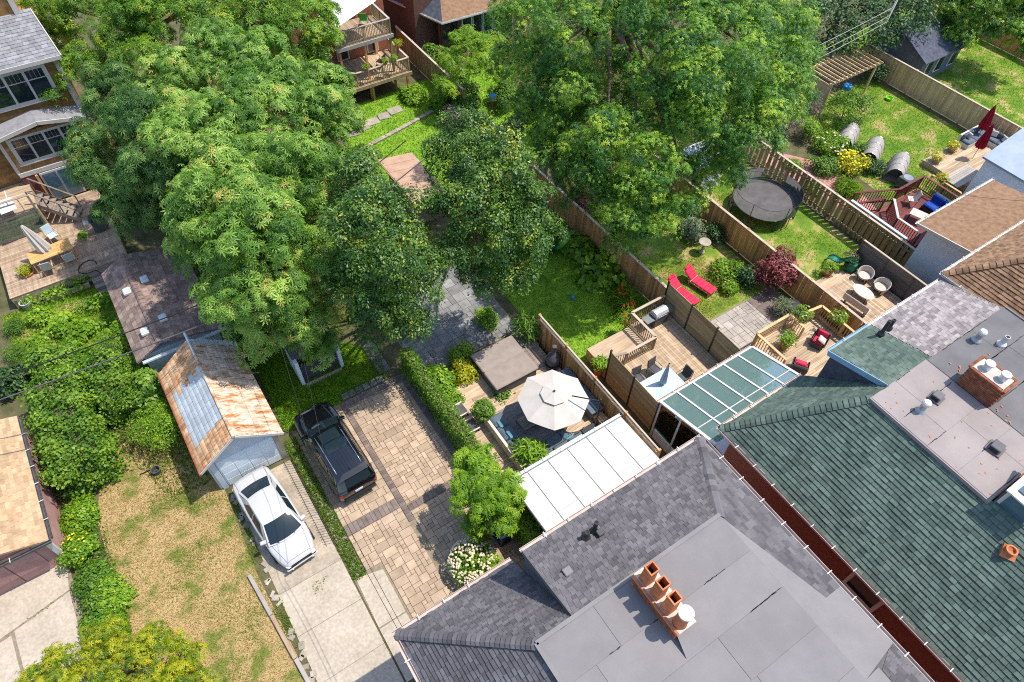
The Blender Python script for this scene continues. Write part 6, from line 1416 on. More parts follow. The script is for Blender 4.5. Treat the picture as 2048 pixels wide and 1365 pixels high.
bh2 = thing('red_brick_house', 'red brick house with two-level timber balcony, top centre-left', 'house', (16, 46, 0))
MB().box(12.4, 44.6, 0, 19.3, 54, 7.5).build('wall', M['brick'], bh2)
for x0_, x1_, z0_, z1_ in ((15.3, 16.2, 1.6, 3.6), (17.6, 18.5, 1.6, 3.7), (15.4, 17.2, 4.5, 6.4)):
    w_ = MB().box(x0_, 44.52, z0_, x1_, 44.6, z1_).build('window', M['white_trim'], bh2); MB().box(x0_+.1, 44.49, z0_+.1, x1_-.1, 44.53, z1_-.1).build('pane', M['glass_dark'], w_)
deck('lower timber balcony deck of the red brick house', 13.4, 19.2, 41.1, 44.5, 1.5, 'deck', 'y', skirt=False); deck('upper timber balcony deck of the red brick house', 14.4, 18.3, 41.5, 44.5, 4.3, 'deck_weather', 'y', skirt=False)
railing('timber railing round the lower balcony with flower pots', [(13.5, 44.3), (13.5, 42.6), (15.2, 41.15), (19.15, 41.15), (19.15, 44.3)], 1.5, .95, 'fence_old', bal=.12, capm='cedar_cap'); railing('grey-capped railing round the upper balcony', [(14.45, 44.4), (14.45, 41.55), (18.25, 41.55), (18.25, 44.4)], 4.3, .95, 'fence_old', bal=.11, capm='flag_pale')
bp_ = thing('balcony_posts', 'timber posts and beams carrying the upper balcony', 'balcony frame', (16.3, 42, 0))
for x, y in ((14.5, 41.6), (16.3, 41.6), (18.2, 41.6), (18.2, 44.3)): MB().box(x-.07, y-.07, 0, x+.07, y+.07, 4.25).build('post', M['cedar'], bp_)
MB().box(14.3, 41.42, 4.02, 18.4, 41.5, 4.26).build('beam', M['flag_pale'], bp_); MB().box(13.3, 41.0, 1.22, 19.3, 41.1, 1.46).build('beam', M['fence_old'], bp_); MB().box(18.26, 41.5, 4.02, 18.34, 44.5, 4.26).build('beam', M['fence_old'], bp_)
for x in (13.6, 16.3, 19.0): MB().box(x-.07, 41.2, 0, x+.07, 41.34, 1.25).build('post', M['cedar'], bp_)
b = MB()
sp_ = [Vector(p) for p in ((14.28, 40.80, 6.00), (17.52, 41.57, 6.60), (17.65, 42.52, 7.20), (15.48, 44.31, 7.00))]
b.add(*patch(lambda u, v: sp_[0].lerp(sp_[1], u).lerp(sp_[3].lerp(sp_[2], u), v)-Vector((0, 0, .25*math.sin(math.pi*u)*math.sin(math.pi*v))), 8, 8)); b.build('shade_sail', M['sail'], label='bright white shade sail over the upper balcony', cat='shade sail', smooth=True)
dchair('green garden chair on the upper balcony', (17.2, 43.3), 4.3, 1.0, 'pool_green'); dchair('black wire chair at the right of the lower balcony', (17.7, 42.6), 1.5, 2.2, 'black_metal')
lg = thing('deck_lounger', 'grey reclining lounger on the shaded side of the lower balcony', 'sun lounger', (14.9, 43, 1.5), rz=math.radians(130))
MB().cbox((-.3, 0, .32), (1.2, .6, .07), bev=.02).build('seat', M['flag'], lg); MB().cbox((.6, 0, .58), (.75, .6, .07), ry=-.75, bev=.02).build('backrest', M['flag'], lg)
for s in (-.8, .2): MB().cbox((s, 0, .15), (.05, .55, .3)).build('leg', M['grey_metal'], lg)
for i, x in enumerate((16.0, 17.4, 18.1)): pot_plant(('terracotta trough on the lower balcony rail, left', 'terracotta trough on the lower balcony rail, middle', 'terracotta trough on the lower balcony rail, right')[i], (x, 41.15, 2.48), .16, .2, 'terracotta', 'lf_bright', .2, .2, .1)
pot_plant('leafy pot plant on the right side rail of the lower balcony', (19.15, 42.6, 2.48), .18, .22, 'terracotta', 'lf_yellow', .28, .3, .12)

th_ = thing('dark_brick_house', 'dark brick house with red-brown porch roof and white windows, top centre', 'house', (25, 47, 0))
MB().box(21.9, 45.2, 0, 34, 56, 8).build('wall', M['brick_brown'], th_)
MB().slab([(21.3, 49, 3.0), (23.1, 43.2, 3.0), (24.6, 46.2, 4.7), (24.0, 49, 4.7)], .12).build('porch_roof', M['shingle_slate'], th_); MB().slab([(23.1, 43.2, 3.0), (30.5, 43.0, 3.0), (30.5, 46.2, 4.7), (24.6, 46.2, 4.7)], .12).build('porch_roof', M['shingle_brown'], th_)  # one brown roof: darker shingles paint the left slope's shade
gutter(th_, (23.05, 43.12, 2.97), (30.5, 42.92, 2.97), 'white_trim'); gutter(th_, (21.2, 49, 2.97), (23.03, 43.15, 2.97), 'white_trim')
MB().box(24.6, 46.1, 4.7, 31, 46.4, 8).build('upper_wall', M['canvas'], th_)
MB().box(23.4, 44.3, 0, 30, 44.5, 2.9).build('porch_wall', M['brick_brown'], th_)
for i in range(5):
    w_ = MB().box(25.3+i*.95, 44.2, .7, 26.18+i*.95, 44.3, 2.7).build('window', M['white_trim'], th_); MB().box(25.4+i*.95, 44.17, .8, 26.08+i*.95, 44.21, 2.6).build('pane', M['glass_dark'], w_)
w_ = MB().box(23.5, 44.2, .3, 25.0, 44.3, 2.6).build('window', M['brownpaint'], th_); MB().box(23.6, 44.17, .4, 24.2, 44.21, 2.5).build('pane', M['glass_dark'], w_); MB().box(24.3, 44.17, .4, 24.9, 44.21, 2.5).build('pane', M['glass_dark'], w_)
railing('old grey railing of the back steps half buried in shrubs', [(22.0, 42.5), (22.6, 39.4)], .3, .9, 'deck_grey', bal=.14)
ts = thing('tan_roofed_shed', 'small shed with plain tan roof between the dark trees', 'shed', (13.6, 30, 0))
MB().box(12.6, 28.2, 0, 14.2, 31.5, 2.1).build('wall', M['deck_weather'], ts); MB().slab([(12.2, 27.6, 2.5), (14.5, 27.6, 2.15), (14.5, 32.0, 2.15), (12.2, 32.0, 2.5)], .08).build('roof', M['shingle_tan'], ts)
for i in range(6): MB().slab([(12.25, 27.65+i*.72, 2.53), (14.48, 27.65+i*.72, 2.185), (14.48, 28.35+i*.72, 2.185), (12.25, 28.35+i*.72, 2.53)], .02).build('roof_board', M['tan_roof'], ts)
bd_ = thing('bird_house', 'blue-roofed bird house on a post in the back garden', 'bird house', (22.23, 35.06, 0.00)); b0 = Vector(bd_.location)
MB().bar(b0, b0+Vector((0, 0, 1.5)), .08, .08).build('post', M['brownpaint'], bd_); MB().cbox(b0+Vector((0, 0, 1.6)), (.3, .3, .3)).build('box', M['deck_weather'], bd_); MB().cbox(b0+Vector((0, 0, 1.78)), (.42, .42, .08), bev=.02).build('roof', M['blue_toy'], bd_)
for nm, pts in (('stone_path', ((13.28, 38.53, 0.00), (15.01, 39.01, 0.00), (16.94, 39.41, 0.00))), ('stone_wall', ((13.70, 36.72, 0.00), (16.20, 37.26, 0.00), (18.96, 37.90, 0.00)))):
    t = thing(nm, 'row of pale flat stones crossing the back lawn' if nm == 'stone_path' else 'low line of edging stones along the back lawn terrace', 'stones', pts[0])
    nst = 5 if nm == 'stone_path' else 18
    for i in range(nst):
        q = i/(nst-1)*1.999; a, b = Vector(pts[int(q)]), Vector(pts[int(q)+1]); p = a.lerp(b, q-int(q)); w = .95 if nm == 'stone_path' else .36
        MB().cbox((p.x, p.y, .03), (w*random.uniform(.8, 1.1), (.75 if nm == 'stone_path' else .28), .1 if nm == 'stone_path' else .2), rz=random.uniform(-.2, .2), bev=.02).build('stone', M['stone'], t)
# ---------------------------------------------------------------- poles, wires
def wire(label, pts, r=.012, m='black', sag=.15, name='overhead_wire', group=None):
    b = MB(); P = []
    for a, c in zip(pts[:-1], pts[1:]):
        a, c = Vector(a), Vector(c)
        for k in range(10): q = k/10; P.append(a.lerp(c, q)-Vector((0, 0, sag*4*q*(1-q))))
    P.append(Vector(pts[-1])); b.tube(P, r, 5); return b.build(name, M[m], label=label, cat='wire', smooth=True, group=group)
wire('upper thick black cable crossing the shrubs at the left', [(-18, 25.6, 6.6), (-7.52, 22.67, 6.40), (0.13, 22.36, 6.40), (12, 27, 7)], .026, sag=.05); wire('lower thick grey cable crossing the shrubs at the left', [(-18, 24.6, 6.4), (-7.75, 21.86, 6.20), (0.58, 21.41, 6.20), (13, 25.6, 7)], .03, 'dark_grey', sag=.05)
wire('service wire from the grey house corner over the black SUV, left strand', [(.8, 6.6, 5.9), (0.75, 11.64, 6.20), (1.79, 17.67, 7.50), (3, 40, 8)], .009); wire('service wire from the grey house corner over the black SUV, right strand', [(.95, 6.6, 5.9), (0.94, 11.52, 6.20), (2.42, 17.27, 7.50), (4.5, 40, 8)], .009)
up_ = thing('utility_pole', 'weathered wooden utility pole among the dark trees, top right', 'utility pole', (53.6, 27.2, 0)); MB().tube([(53.6, 27.2, 0), (53.6, 27.2, 9)], [.16, .11], 10).build('shaft', M['pole'], up_); MB().bar((52.8, 27.2, 7.2), (54.4, 27.2, 7.2), .1, .12).build('crossarm', M['pole'], up_)
for i in range(3): wire(('top one of the grey cables running to the utility pole', 'middle one of the grey cables running to the utility pole', 'lowest of the grey cables running to the utility pole')[i], [[(34.53, 22.71, 6.50), (34.96, 22.68, 6.00), (35.30, 22.62, 5.60)][i], [(45.12, 23.11, 7.00), (44.91, 22.96, 6.60), (44.93, 22.95, 6.20)][i], (90, 45, 7.4-i*.6)], .02, 'grey_metal', sag=.1)
wire('thin wire from the maple over the trampoline lawn', [(24, 21, 5), (33.5, 12, 5.2), (38, 7.2, 5.6)], .01)

# ---------------------------------------------------------------- trees
def E(*L): return [(*p, r, r, r*k) for p, r, k in L]
tree('horse_chestnut_tree', 'darker horse chestnut with long drooping leaves close to the cedar house', 'tree', (-.3, 36.5, 0), E(((0.83, 36.41, 8.00),2.0,.85),((-0.77, 33.51, 7.00),1.9,.9),((-0.85, 31.61, 5.30),1.8,.9),((1.08, 29.94, 8.00),2.0,.85),((1.50, 32.25, 8.60),1.8,.85)),
     'lf_chestnut2', 'palmate', .40, .22, nclump=420, kleaf=30, rc=.5, r0=.35, th=4, tips=12, droop=.75, yellow=.006, flat=.7, fill=.25, lump=6)
tree('horse_chestnut_tree', 'pale broad-crowned horse chestnut in front of the brick balcony house', 'tree', (6.5, 36.5, 0), E(((3.44, 34.61, 8.80),1.9,.85),((5.55, 34.46, 9.30),2.0,.85),((3.47, 29.62, 9.30),2.4,.85),((7.19, 32.67, 9.30),2.2,.85),((6.78, 29.25, 9.00),2.4,.85),((9.39, 31.83, 7.80),1.8,.85),((10.76, 32.41, 5.50),1.1,.85),((4.32, 27.43, 8.60),2.1,.85),((8.55, 29.67, 7.00),1.5,.85)),
     'lf_chestnut', 'palmate', .40, .27, nclump=620, kleaf=30, rc=.5, r0=.4, th=4, tips=16, droop=.45, yellow=.006, flat=.7, fill=.25, lump=6)
tree('horse_chestnut_tree', 'bright horse chestnut with clustered fingered leaves, centre left', 'tree', (3.6, 26.5, 0), E(((2.34, 25.39, 8.80),2.3,.85),((5.14, 26.04, 8.50),2.3,.85),((6.01, 24.72, 7.50),2.0,.85),((2.81, 22.79, 8.50),2.6,.85),((1.34, 24.61, 7.50),1.8,.85),((1.46, 22.97, 5.50),1.6,.9),((2.71, 21.94, 6.20),2.4,.85),((4.94, 22.48, 6.50),2.0,.85),((3.52, 21.70, 4.30),1.7,.9),((1.66, 22.37, 3.40),1.5,.9),((3.76, 20.82, 2.70),1.0,.9)),
     'lf_chestnut', 'palmate', .42, .25, nclump=700, kleaf=30, rc=.52, r0=.38, th=3.5, tips=16, droop=.55, yellow=.004, flat=.7, fill=.25, lump=6, bias=.04)
tree('pear_tree', 'dense dark small-leaved tree between the chestnut and the stone patio', 'tree', (9.4, 22.5, 0), E(((7.79, 23.06, 9.00),1.5,1),((7.86, 20.53, 9.30),1.7,1),((7.37, 18.91, 8.50),1.9,1),((6.53, 20.12, 8.50),1.7,1),((8.10, 18.73, 6.50),1.4,1),((6.37, 18.81, 6.50),1.8,1),((7.16, 18.18, 5.00),1.2,1),((5.88, 19.14, 4.50),1.3,1),((5.77, 20.20, 6.50),1.3,1)),
     'lf_pear', 'simple', .125, .55, nclump=560, kleaf=80, rc=.36, r0=.2, th=3, tips=10, yellow=.004, flat=.9, inner=.25, lump=6, shrink=.2)
tree('pear_tree', 'tall dense dark tree with yellowing tips behind the hot tub', 'tree', (14.2, 24.2, 0), E(((13.34, 22.92, 9.50),1.3,1),((11.97, 22.44, 8.50),1.4,1),((12.90, 20.53, 9.50),1.7,1),((11.29, 19.17, 9.00),1.8,1),((13.31, 19.17, 8.50),1.6,1),((11.91, 18.18, 7.50),1.8,1),((14.00, 18.70, 6.80),1.4,1),((10.65, 19.03, 7.00),1.4,1),((11.18, 18.26, 5.50),1.5,1),((12.50, 17.59, 5.20),1.2,1),((10.79, 20.95, 7.50),1.2,1)),
     'lf_pear', 'simple', .125, .55, nclump=560, kleaf=80, rc=.36, r0=.2, th=3, tips=10, yellow=.02, flat=.9, inner=.25, lump=6, shrink=.2)
tree('maple_tree', 'huge spreading maple with dark gaps and yellow-green tips, top centre', 'tree', (28.5, 32, 0), E(((19.58, 27.38, 11.00),2.3,.8),((19.26, 26.77, 9.00),2.0,.8),((19.69, 23.94, 12.00),2.5,.8),((21.92, 22.80, 12.50),2.5,.8),((23.34, 20.63, 12.50),2.5,.8),((26.31, 19.97, 12.00),2.6,.8),((30.64, 21.06, 11.00),2.2,.8),((32.08, 20.45, 9.00),1.8,.8),((26.21, 18.02, 11.00),2.4,.8),((22.60, 17.75, 12.00),2.4,.8),((21.93, 20.12, 11.00),1.8,.8),((18.62, 23.59, 10.00),1.9,.8),((18.16, 23.54, 8.00),1.8,.8),((18.67, 25.75, 7.00),1.4,.8),((23.77, 16.64, 10.00),2.3,.8),((27.64, 17.71, 9.00),2.0,.8),((21.63, 17.29, 10.00),2.0,.8),((18.81, 18.98, 9.50),1.7,.8),((17.70, 19.66, 8.00),1.8,.8),((18.76, 17.06, 9.00),2.0,.8),((17.36, 22.09, 7.00),1.6,.8),((21.02, 16.63, 7.50),1.7,.8),((17.95, 17.09, 7.50),1.6,.8),((19.13, 16.29, 6.50),1.3,.8),((17.73, 19.03, 6.50),1.3,.8),((18.08, 17.23, 5.00),.9,.8),((22.60, 16.63, 8.00),1.5,.8),((22.10, 21.25, 8.50),2.0,.7),((24.52, 20.27, 8.50),2.0,.7),((20.57, 23.03, 7.00),1.8,.7),((22.87, 23.48, 9.00),1.8,.7),((26.19, 18.94, 6.00),1.6,.7)),
     'lf_maple', 'lobed', .2, .42, nclump=1500, kleaf=56, rc=.52, r0=.5, th=6, tips=26, yellow=0, inner=.25, bias=.06, lump=6, shrink=.18, fill=.25)
tree('ash_tree', 'airy light green tree over the rooftops in the upper left corner', 'tree', (4, 50, 0), E(((0.83, 44.80, 9.00),1.9,.7),((2.60, 41.82, 9.00),2.1,.7),((4.96, 39.96, 10.00),2.3,.7),((6.68, 37.63, 9.50),1.9,.7),((9.18, 37.44, 10.00),2.2,.7),((11.28, 36.94, 9.00),2.1,.7),((11.96, 37.11, 7.00),1.4,.7),((0.29, 41.29, 7.50),1.5,.7),((-0.46, 45.10, 7.50),1.4,.7),((2.97, 39.06, 8.50),1.8,.7),((-1.23, 47.39, 8.00),1.0,.6),((-1.82, 41.54, 6.40),.7,.6),((9.47, 36.34, 8.50),1.6,.7)),
     'lf_ash', 'lobed', .34, .3, nclump=620, kleaf=34, rc=.5, r0=.35, th=5, tips=18, yellow=.03, inner=.3, lump=5, fill=.2)
tree('young_tree', 'small bright large-leaved tree beside the white roof and blue bin', 'tree', (7.5, 10.9, 0), E(((6.60, 11.34, 3.20),.8,.85),((6.60, 9.86, 3.30),.9,.85),((5.65, 10.64, 3.00),.8,.85),((6.35, 9.04, 2.60),.65,.85),((5.31, 9.67, 2.20),.5,.85),((6.24, 12.02, 2.70),.5,.85),((6.02, 9.86, 3.30),.8,.85)),
     'lf_bright', 'palmate', .34, .32, nclump=150, kleaf=18, rc=.28, r0=.07, th=1.6, tips=8, lump=5, shrink=.1)
tree('yellow_green_tree', 'yellow-green feathery tree at the bottom left corner', 'tree', (-8.3, 11.5, 0), E(((-9.28, 12.63, 2.80),1.0,.8),((-7.63, 12.15, 3.00),1.1,.8),((-6.17, 11.20, 3.00),1.0,.8),((-5.56, 10.75, 2.50),.7,.8),((-7.03, 11.02, 3.00),1.1,.8),((-10.27, 13.06, 2.20),.7,.8),((-8.68, 11.38, 3.00),1.2,.8),((-6.56, 9.82, 3.00),1.2,.8),((-5.33, 9.65, 2.20),.6,.8)),
     'lf_yellow', 'lobed', .17, .4, nclump=420, kleaf=24, rc=.26, r0=.12, th=1.5, tips=24, lump=6, shrink=.12, fill=.15)
tree('golden_locust_tree', 'feathery golden-green small tree below the dark brick house', 'tree', (24.5, 40.5, 0), E(((21.71, 37.60, 4.50),1.2,.6),((23.21, 36.60, 4.20),1.2,.6),((20.47, 37.52, 3.50),1.0,.6),((21.73, 35.79, 3.80),1.1,.6),((22.76, 34.96, 3.20),.8,.6),((19.62, 36.82, 2.50),.9,.6)),
     'lf_bright', 'lobed', .26, .3, nclump=200, kleaf=24, rc=.36, r0=.1, th=2, tips=8, bias=.15, lump=5, fill=.15)
tree('dark_tree', 'dark green tree behind the pergola and utility wires', 'tree', (51, 30, 0), E(((47.65, 27.54, 4.00),2.3,.85),((48.74, 25.92, 3.50),2.0,.85),((46.01, 27.02, 3.00),1.6,.85),((47.45, 26.20, 2.60),1.5,.85),((51.79, 25.92, 4.00),2.2,.85),((44.46, 27.77, 4.00),1.8,.85)), 'lf_dark', 'simple', .22, .6, nclump=420, kleaf=26, rc=.55, r0=.2, th=2.5, tips=8, bias=.1)
tree('green_tree', 'light green tree at the top right corner over the shed', 'tree', (62, 27.5, 0), E(((56.07, 24.71, 4.00),2.1,.85),((56.81, 22.50, 4.00),2.4,.85),((57.88, 20.57, 4.00),2.5,.85),((57.82, 19.10, 3.00),1.6,.85),((55.47, 22.42, 3.00),1.5,.85)), 'lf_maple', 'lobed', .3, .42, nclump=420, kleaf=30, rc=.55, r0=.2, th=2, tips=8, bias=.1, lump=5)
# ---------------------------------------------------------------- hedges, shrubs, beds
def hedge(name, label, x0, x1, y0, y1, h, lm, n, size=.09, rough=.08, z0=0, tints=.5, cat='hedge', kind='simple', asp=.7, rz=0, core='bark'):
    t = thing(name, label, cat, ((x0+x1)/2, (y0+y1)/2, 0)); lx, ly, lz = x1-x0, y1-y0, h-z0
    A = np.array([lx*ly, ly*lz, ly*lz, lx*lz, lx*lz]); k = rng.choice(5, n, p=A/A.sum()); u, w = rng.random(n), rng.random(n)
    p = np.zeros((n, 3)); nv = np.zeros((n, 3))
    for f in range(5):
        m = k == f
        if f == 0: p[m] = np.stack([x0+u[m]*lx, y0+w[m]*ly, np.full(m.sum(), h)], 1); nv[m] = (0, 0, 1)
        elif f < 3: p[m] = np.stack([np.full(m.sum(), x0 if f == 1 else x1), y0+u[m]*ly, z0+w[m]*lz], 1); nv[m] = (-1 if f == 1 else 1, 0, .4)
        else: p[m] = np.stack([x0+u[m]*lx, np.full(m.sum(), y0 if f == 3 else y1), z0+w[m]*lz], 1); nv[m] = (0, -1 if f == 3 else 1, .4)
    wob = np.sin(p[:, :1]*3.1+p[:, 1:2]*2.3)*np.sin(p[:, 1:2]*1.7+p[:, 2:]*4)*rough*1.2
    p += nv*(wob+rng.normal(size=(n, 1))*rough); 
    v, f, tt = leafmesh(p, nv+rng.normal(size=(n, 3))*.7+np.array([0, 0, .3]), size*(.6+.8*rng.random(n)), kind, np.clip(tints+wob[:, 0]*2+rng.normal(size=n)*.2, 0, 1), asp); numesh('foliage', v, f, tt, M[lm], t, kind='stuff')
    MB().box(x0+.1, y0+.1, 0, x1-.1, y1-.1, h-.15).build('stems', M[core], t); return t
M['hedge_core'] = M['bark']
hedge('ivy_hedge', 'long narrow ivy-covered hedge between the paver drive and the deck', 6.98, 7.5, 9.6, 19.3, 1.75, 'lf_shrub', 22000, .085, .05, tints=.55); hedge('ivy_hedge', 'short ivy-covered wall end between the blue bin and white roof', 6.95, 7.5, 6.9, 9.4, 1.85, 'lf_bright', 7000, .085, .05)
hedge('clipped_hedge', 'big dense clipped hedge block beside the pink garage', -8.15, -6.2, 20.9, 26.4, 2.0, 'lf_shrub', 20000, .14, .17, tints=.6); hedge('clipped_hedge', 'small round-topped clipped hedge next to the metal-roofed garage', -5.7, -4.4, 23.6, 26.4, 1.9, 'lf_shrub', 9000, .13, .13, tints=.65)
WILD = [((-8.48, 32.13, 0.50), 'wild shrub at the left edge just below the cedar house deck', 'lf_shrub'),
        ((-7.30, 32.17, 0.50), 'leafy bush left of the vegetable bed', 'lf_bright'),
        ((-6.41, 31.21, 0.50), 'pale bush in the vegetable bed', 'lf_bright'),
        ((-8.66, 30.36, 0.50), 'dense green shrub under the cables at the left edge', 'lf_shrub'),
        ((-7.58, 30.04, 0.50), 'small-leaved shrub left of centre in the overgrown plot', 'lf_bright'),
        ((-6.34, 29.25, 0.50), 'light green shrub in the middle of the overgrown plot', 'lf_bright'),
        ((-5.20, 28.53, 0.50), 'grassy shrub beside the shed wall', 'lf_grass'),
        ((-4.35, 27.62, 0.50), 'green shrub just left of the shed gutter', 'lf_shrub'),
        ((-8.25, 28.83, 0.50), 'broad-leaved shrub above the big clipped hedge', 'lf_bright'),
        ((-7.11, 27.75, 0.50), 'narrow-leaved shrub above the clipped hedges', 'lf_shrub'),
        ((-5.87, 27.14, 0.50), 'bright shrub under the lower cable', 'lf_bright'),
        ((-4.84, 26.13, 0.50), 'dark shrub between the clipped hedges and the shed', 'lf_dark'),
        ((-3.80, 25.65, 0.50), 'green shrub at the lower corner of the shed', 'lf_shrub'),
        ((-9.21, 28.40, 0.50), 'dark shrub at the left edge beside the pink garage', 'lf_dark'),
        ((-3.67, 24.01, 0.50), 'leafy shrub behind the rusty garage gutter', 'lf_shrub'),
        ((-3.31, 22.47, 0.50), 'leafy shrub halfway along the rusty gutter', 'lf_bright'),
        ((-4.00, 21.65, 0.50), 'light shrub at the near end of the rusty gutter', 'lf_bright'),
        ((-3.96, 27.74, 0.50), 'small shrub at the shed corner by the cable', 'lf_bright'),
        ((-5.67, 30.16, 0.50), 'straggly weeds in the vegetable plot', 'lf_grass')]
for q_, (p, lb, lm) in enumerate(WILD):
    low = p[1] > 28.5; r_ = random.uniform(.45, .65) if low else random.uniform(.75, 1.05); h_ = random.uniform(.4, .7) if low else random.uniform(1.0, 2.0)
    shrub('wild_shrub', lb, (p[0], p[1], 0), lumps([(p[0], p[1], h_*.5, r_, r_, h_*.6)], 7, .05), lm, group='overgrown shrubs left of the garages', nclump=int(70*r_*(1+h_)), kleaf=24, size=(.1, .16, .22, .13)[q_ % 4], asp=(.35, .6, .75, .2)[q_ % 4], rc=.26, bias=(-.18, .1, .28, 0, .2)[q_ % 5], fill=.2)
def simple_shrub(label, p, r, h, lm, name='shrub', fl=None, nfl=20, flr=.05, **kw):
    t = shrub(name, label, (p[0], p[1], 0), [(p[0], p[1], h*.4, r*.75, r*.75, h*.45)]+[(p[0]+random.uniform(-.7, .7)*r, p[1]+random.uniform(-.7, .7)*r, h*random.uniform(.3, .75), r*random.uniform(.25, .45), r*random.uniform(.25, .45), h*random.uniform(.2, .35)) for _ in range(6)], lm, **kw)
    if fl:
        u = nrm(rng.normal(size=(nfl*3, 3))); u = u[u[:, 2] > .1][:nfl]; flowers(t, [(p[0]+a*r*1.03, p[1]+b*r*1.03, h*.5+c*h*.58) for a, b, c in u], M[fl], flr)
    return t
simple_shrub('flowering hydrangea full of cream-pink blooms at the grey gutter', (4.73, 8.98, 0.40), .95, 1.3, 'lf_bright', 'hydrangea', 'fl_white', 300, .05, nclump=130)
simple_shrub('golden-leaved shrub in the bed left of the hot tub', (9.38, 17.32, 0.30), .5, .9, 'lf_gold', nclump=50); simple_shrub('round green shrub behind the golden one by the hot tub', (9.84, 18.34, 0.30), .5, .8, 'lf_bright', nclump=50)
simple_shrub('bright green perennials along the hedge inside the deck garden', (8.05, 17.6, .3), .75, 1.0, 'lf_bright', nclump=110, size=.16); simple_shrub('bright green clump at the foot of the deck steps', (8.0, 16.4, .2), .5, .6, 'lf_bright', nclump=50); simple_shrub('low mixed planting at the near corner of the hot tub', (10.2, 15.3, .1), .45, .4, 'lf_shrub', nclump=40); simple_shrub('leafy potted shrub on the shaded stone patio', (12.16, 19.66, 0.30), .5, .9, 'lf_bright', nclump=50)
simple_shrub('yellow flowering clump in the strip beside the pink garage', (-8.39, 18.20, 0.30), .65, .9, 'lf_bright', 'flowering_plant', 'fl_yellow', 34, .045, nclump=90)
for p, lb, lm in (((-8.46, 19.66, 0.30), 'green plants at the far end of the strip beside the pink garage', 'lf_bright'), ((-8.44, 16.66, 0.30), 'dark leafy shrub below the yellow flowers on the garage strip', 'lf_shrub'), ((-8.14, 15.54, 0.30), 'bright shrub in the strip along the concrete apron', 'lf_bright'), ((-8.59, 15.61, 0.30), 'green ground cover shrub spilling over the concrete apron', 'lf_shrub')):
    simple_shrub(lb, (p[0]+.3, p[1], p[2]), .75, .75, lm, nclump=100)
hedge('clipped_hedge', 'low clipped yew hedge at the near end of the garage strip', -8.9, -7.6, 13.9, 14.7, .9, 'lf_bright', 5000, .07, .04, tints=.35)
simple_shrub('red-leaved Japanese maple bush over the cedar fence', (26.83, 13.59, 1.10), 1.25, 2.3, 'lf_red', 'red_maple_shrub', nclump=130, size=.13, kleaf=36)
simple_shrub('dark purple shrub below the red maple bush', (26.00, 14.34, 0.50), .7, 1.1, 'lf_dark', nclump=60); simple_shrub('green perennial bed along the lounger lawn fence', (25.27, 15.47, 0.30), .9, .8, 'lf_bright', nclump=110, fl='fl_pink', nfl=8); simple_shrub('grey-green shrub beside the bird bath', (25.95, 18.89, 0.30), .9, 1.1, 'lf_grey', nclump=100); simple_shrub('dark leafy shrub behind the bird bath at the fence', (26.94, 18.02, 0.30), .7, 1.0, 'lf_dark', nclump=60); simple_shrub('white flowering clump at the end of the perennial bed', (24.73, 14.57, 0.20), .4, .5, 'lf_bright', fl='fl_white', nfl=25, nclump=40)
# hostas and lilies on the green lawn
hp = [(19.76, 21.41, 0.00), (19.63, 19.82, 0.00), (19.39, 20.44, 0.00), (19.51, 18.75, 0.00), (19.39, 21.88, 0.00), (20.11, 19.75, 0.00), (18.91, 19.13, 0.00)]
hl = ['hosta clump nearest the paddling pool', 'large hosta in the middle of the fence bed', 'hosta left of the large one in the fence bed', 'hosta at the lower end of the fence bed', 'hosta clump under the maple beside the paddling pool', 'hosta pressed against the cedar fence', 'hosta spreading on to the green lawn']
for p, lb in zip(hp, hl): shrub('hosta', lb, p, [(p[0], p[1], .25, .7, .7, .3)], 'lf_bright', cat='plant', size=.42, asp=.75, nclump=16, kleaf=6, rc=.35, group='hostas along the cedar fence', droop=.4)
for p, lb in (((19.16, 17.21, 0.00), 'strappy daylily clump with red flowers by the fence'), ((18.82, 16.15, 0.00), 'strappy daylily clump next to the barbecue deck')):
    t = shrub('daylily', lb, p, [(p[0], p[1], .25, .5, .5, .35)], 'lf_grass', cat='plant', size=.6, asp=.08, nclump=16, kleaf=10, rc=.3); flowers(t, [(p[0]+random.uniform(-.3, .3), p[1]+random.uniform(-.3, .3), .7) for _ in range(7)], M['fl_red'], .08)
# polytunnel garden
simple_shrub('rounded fruit bush beside the pergola', (42.55, 21.76, 1.00), 1.7, 2.6, 'lf_shrub', nclump=190, bias=.1); simple_shrub('smoky purple-grey bush behind the brick path', (40.77, 23.91, 0.80), 1.2, 2.0, 'lf_smoke', nclump=120, size=.12, asp=.3); simple_shrub('smoky purple-grey bush nearer the trampoline', (38.49, 23.06, 0.50), .9, 1.5, 'lf_smoke', nclump=70, size=.12, asp=.3)
simple_shrub('green bush above the yellow-flowered perennials', (39.52, 21.93, 0.40), .9, 1.3, 'lf_bright', nclump=90); simple_shrub('brilliant yellow flowering perennials beside the tunnels', (39.02, 18.10, 0.40), 1.0, 1.1, 'lf_gold', nclump=140, fl='fl_yellow', nfl=60, flr=.07); simple_shrub('white-dotted hydrangea bush by the brick path', (39.37, 20.07, 0.40), 1.0, 1.1, 'lf_bright', nclump=120, fl='fl_white', nfl=26, flr=.08); simple_shrub('green perennials edging the brick path', (37.54, 18.86, 0.30), .9, .8, 'lf_shrub', nclump=100); simple_shrub('grassy clump at the end of the brick path', (37.18, 16.73, 0.30), .7, .6, 'lf_grass', size=.4, asp=.08, nclump=60); simple_shrub('dark leafy plants inside the middle tunnel end', (40.22, 17.21, 0.30), .7, .8, 'lf_dark', nclump=60); simple_shrub('leafy plants beneath the farthest tunnel', (40.89, 18.97, 0.30), .6, .7, 'lf_shrub', nclump=50)
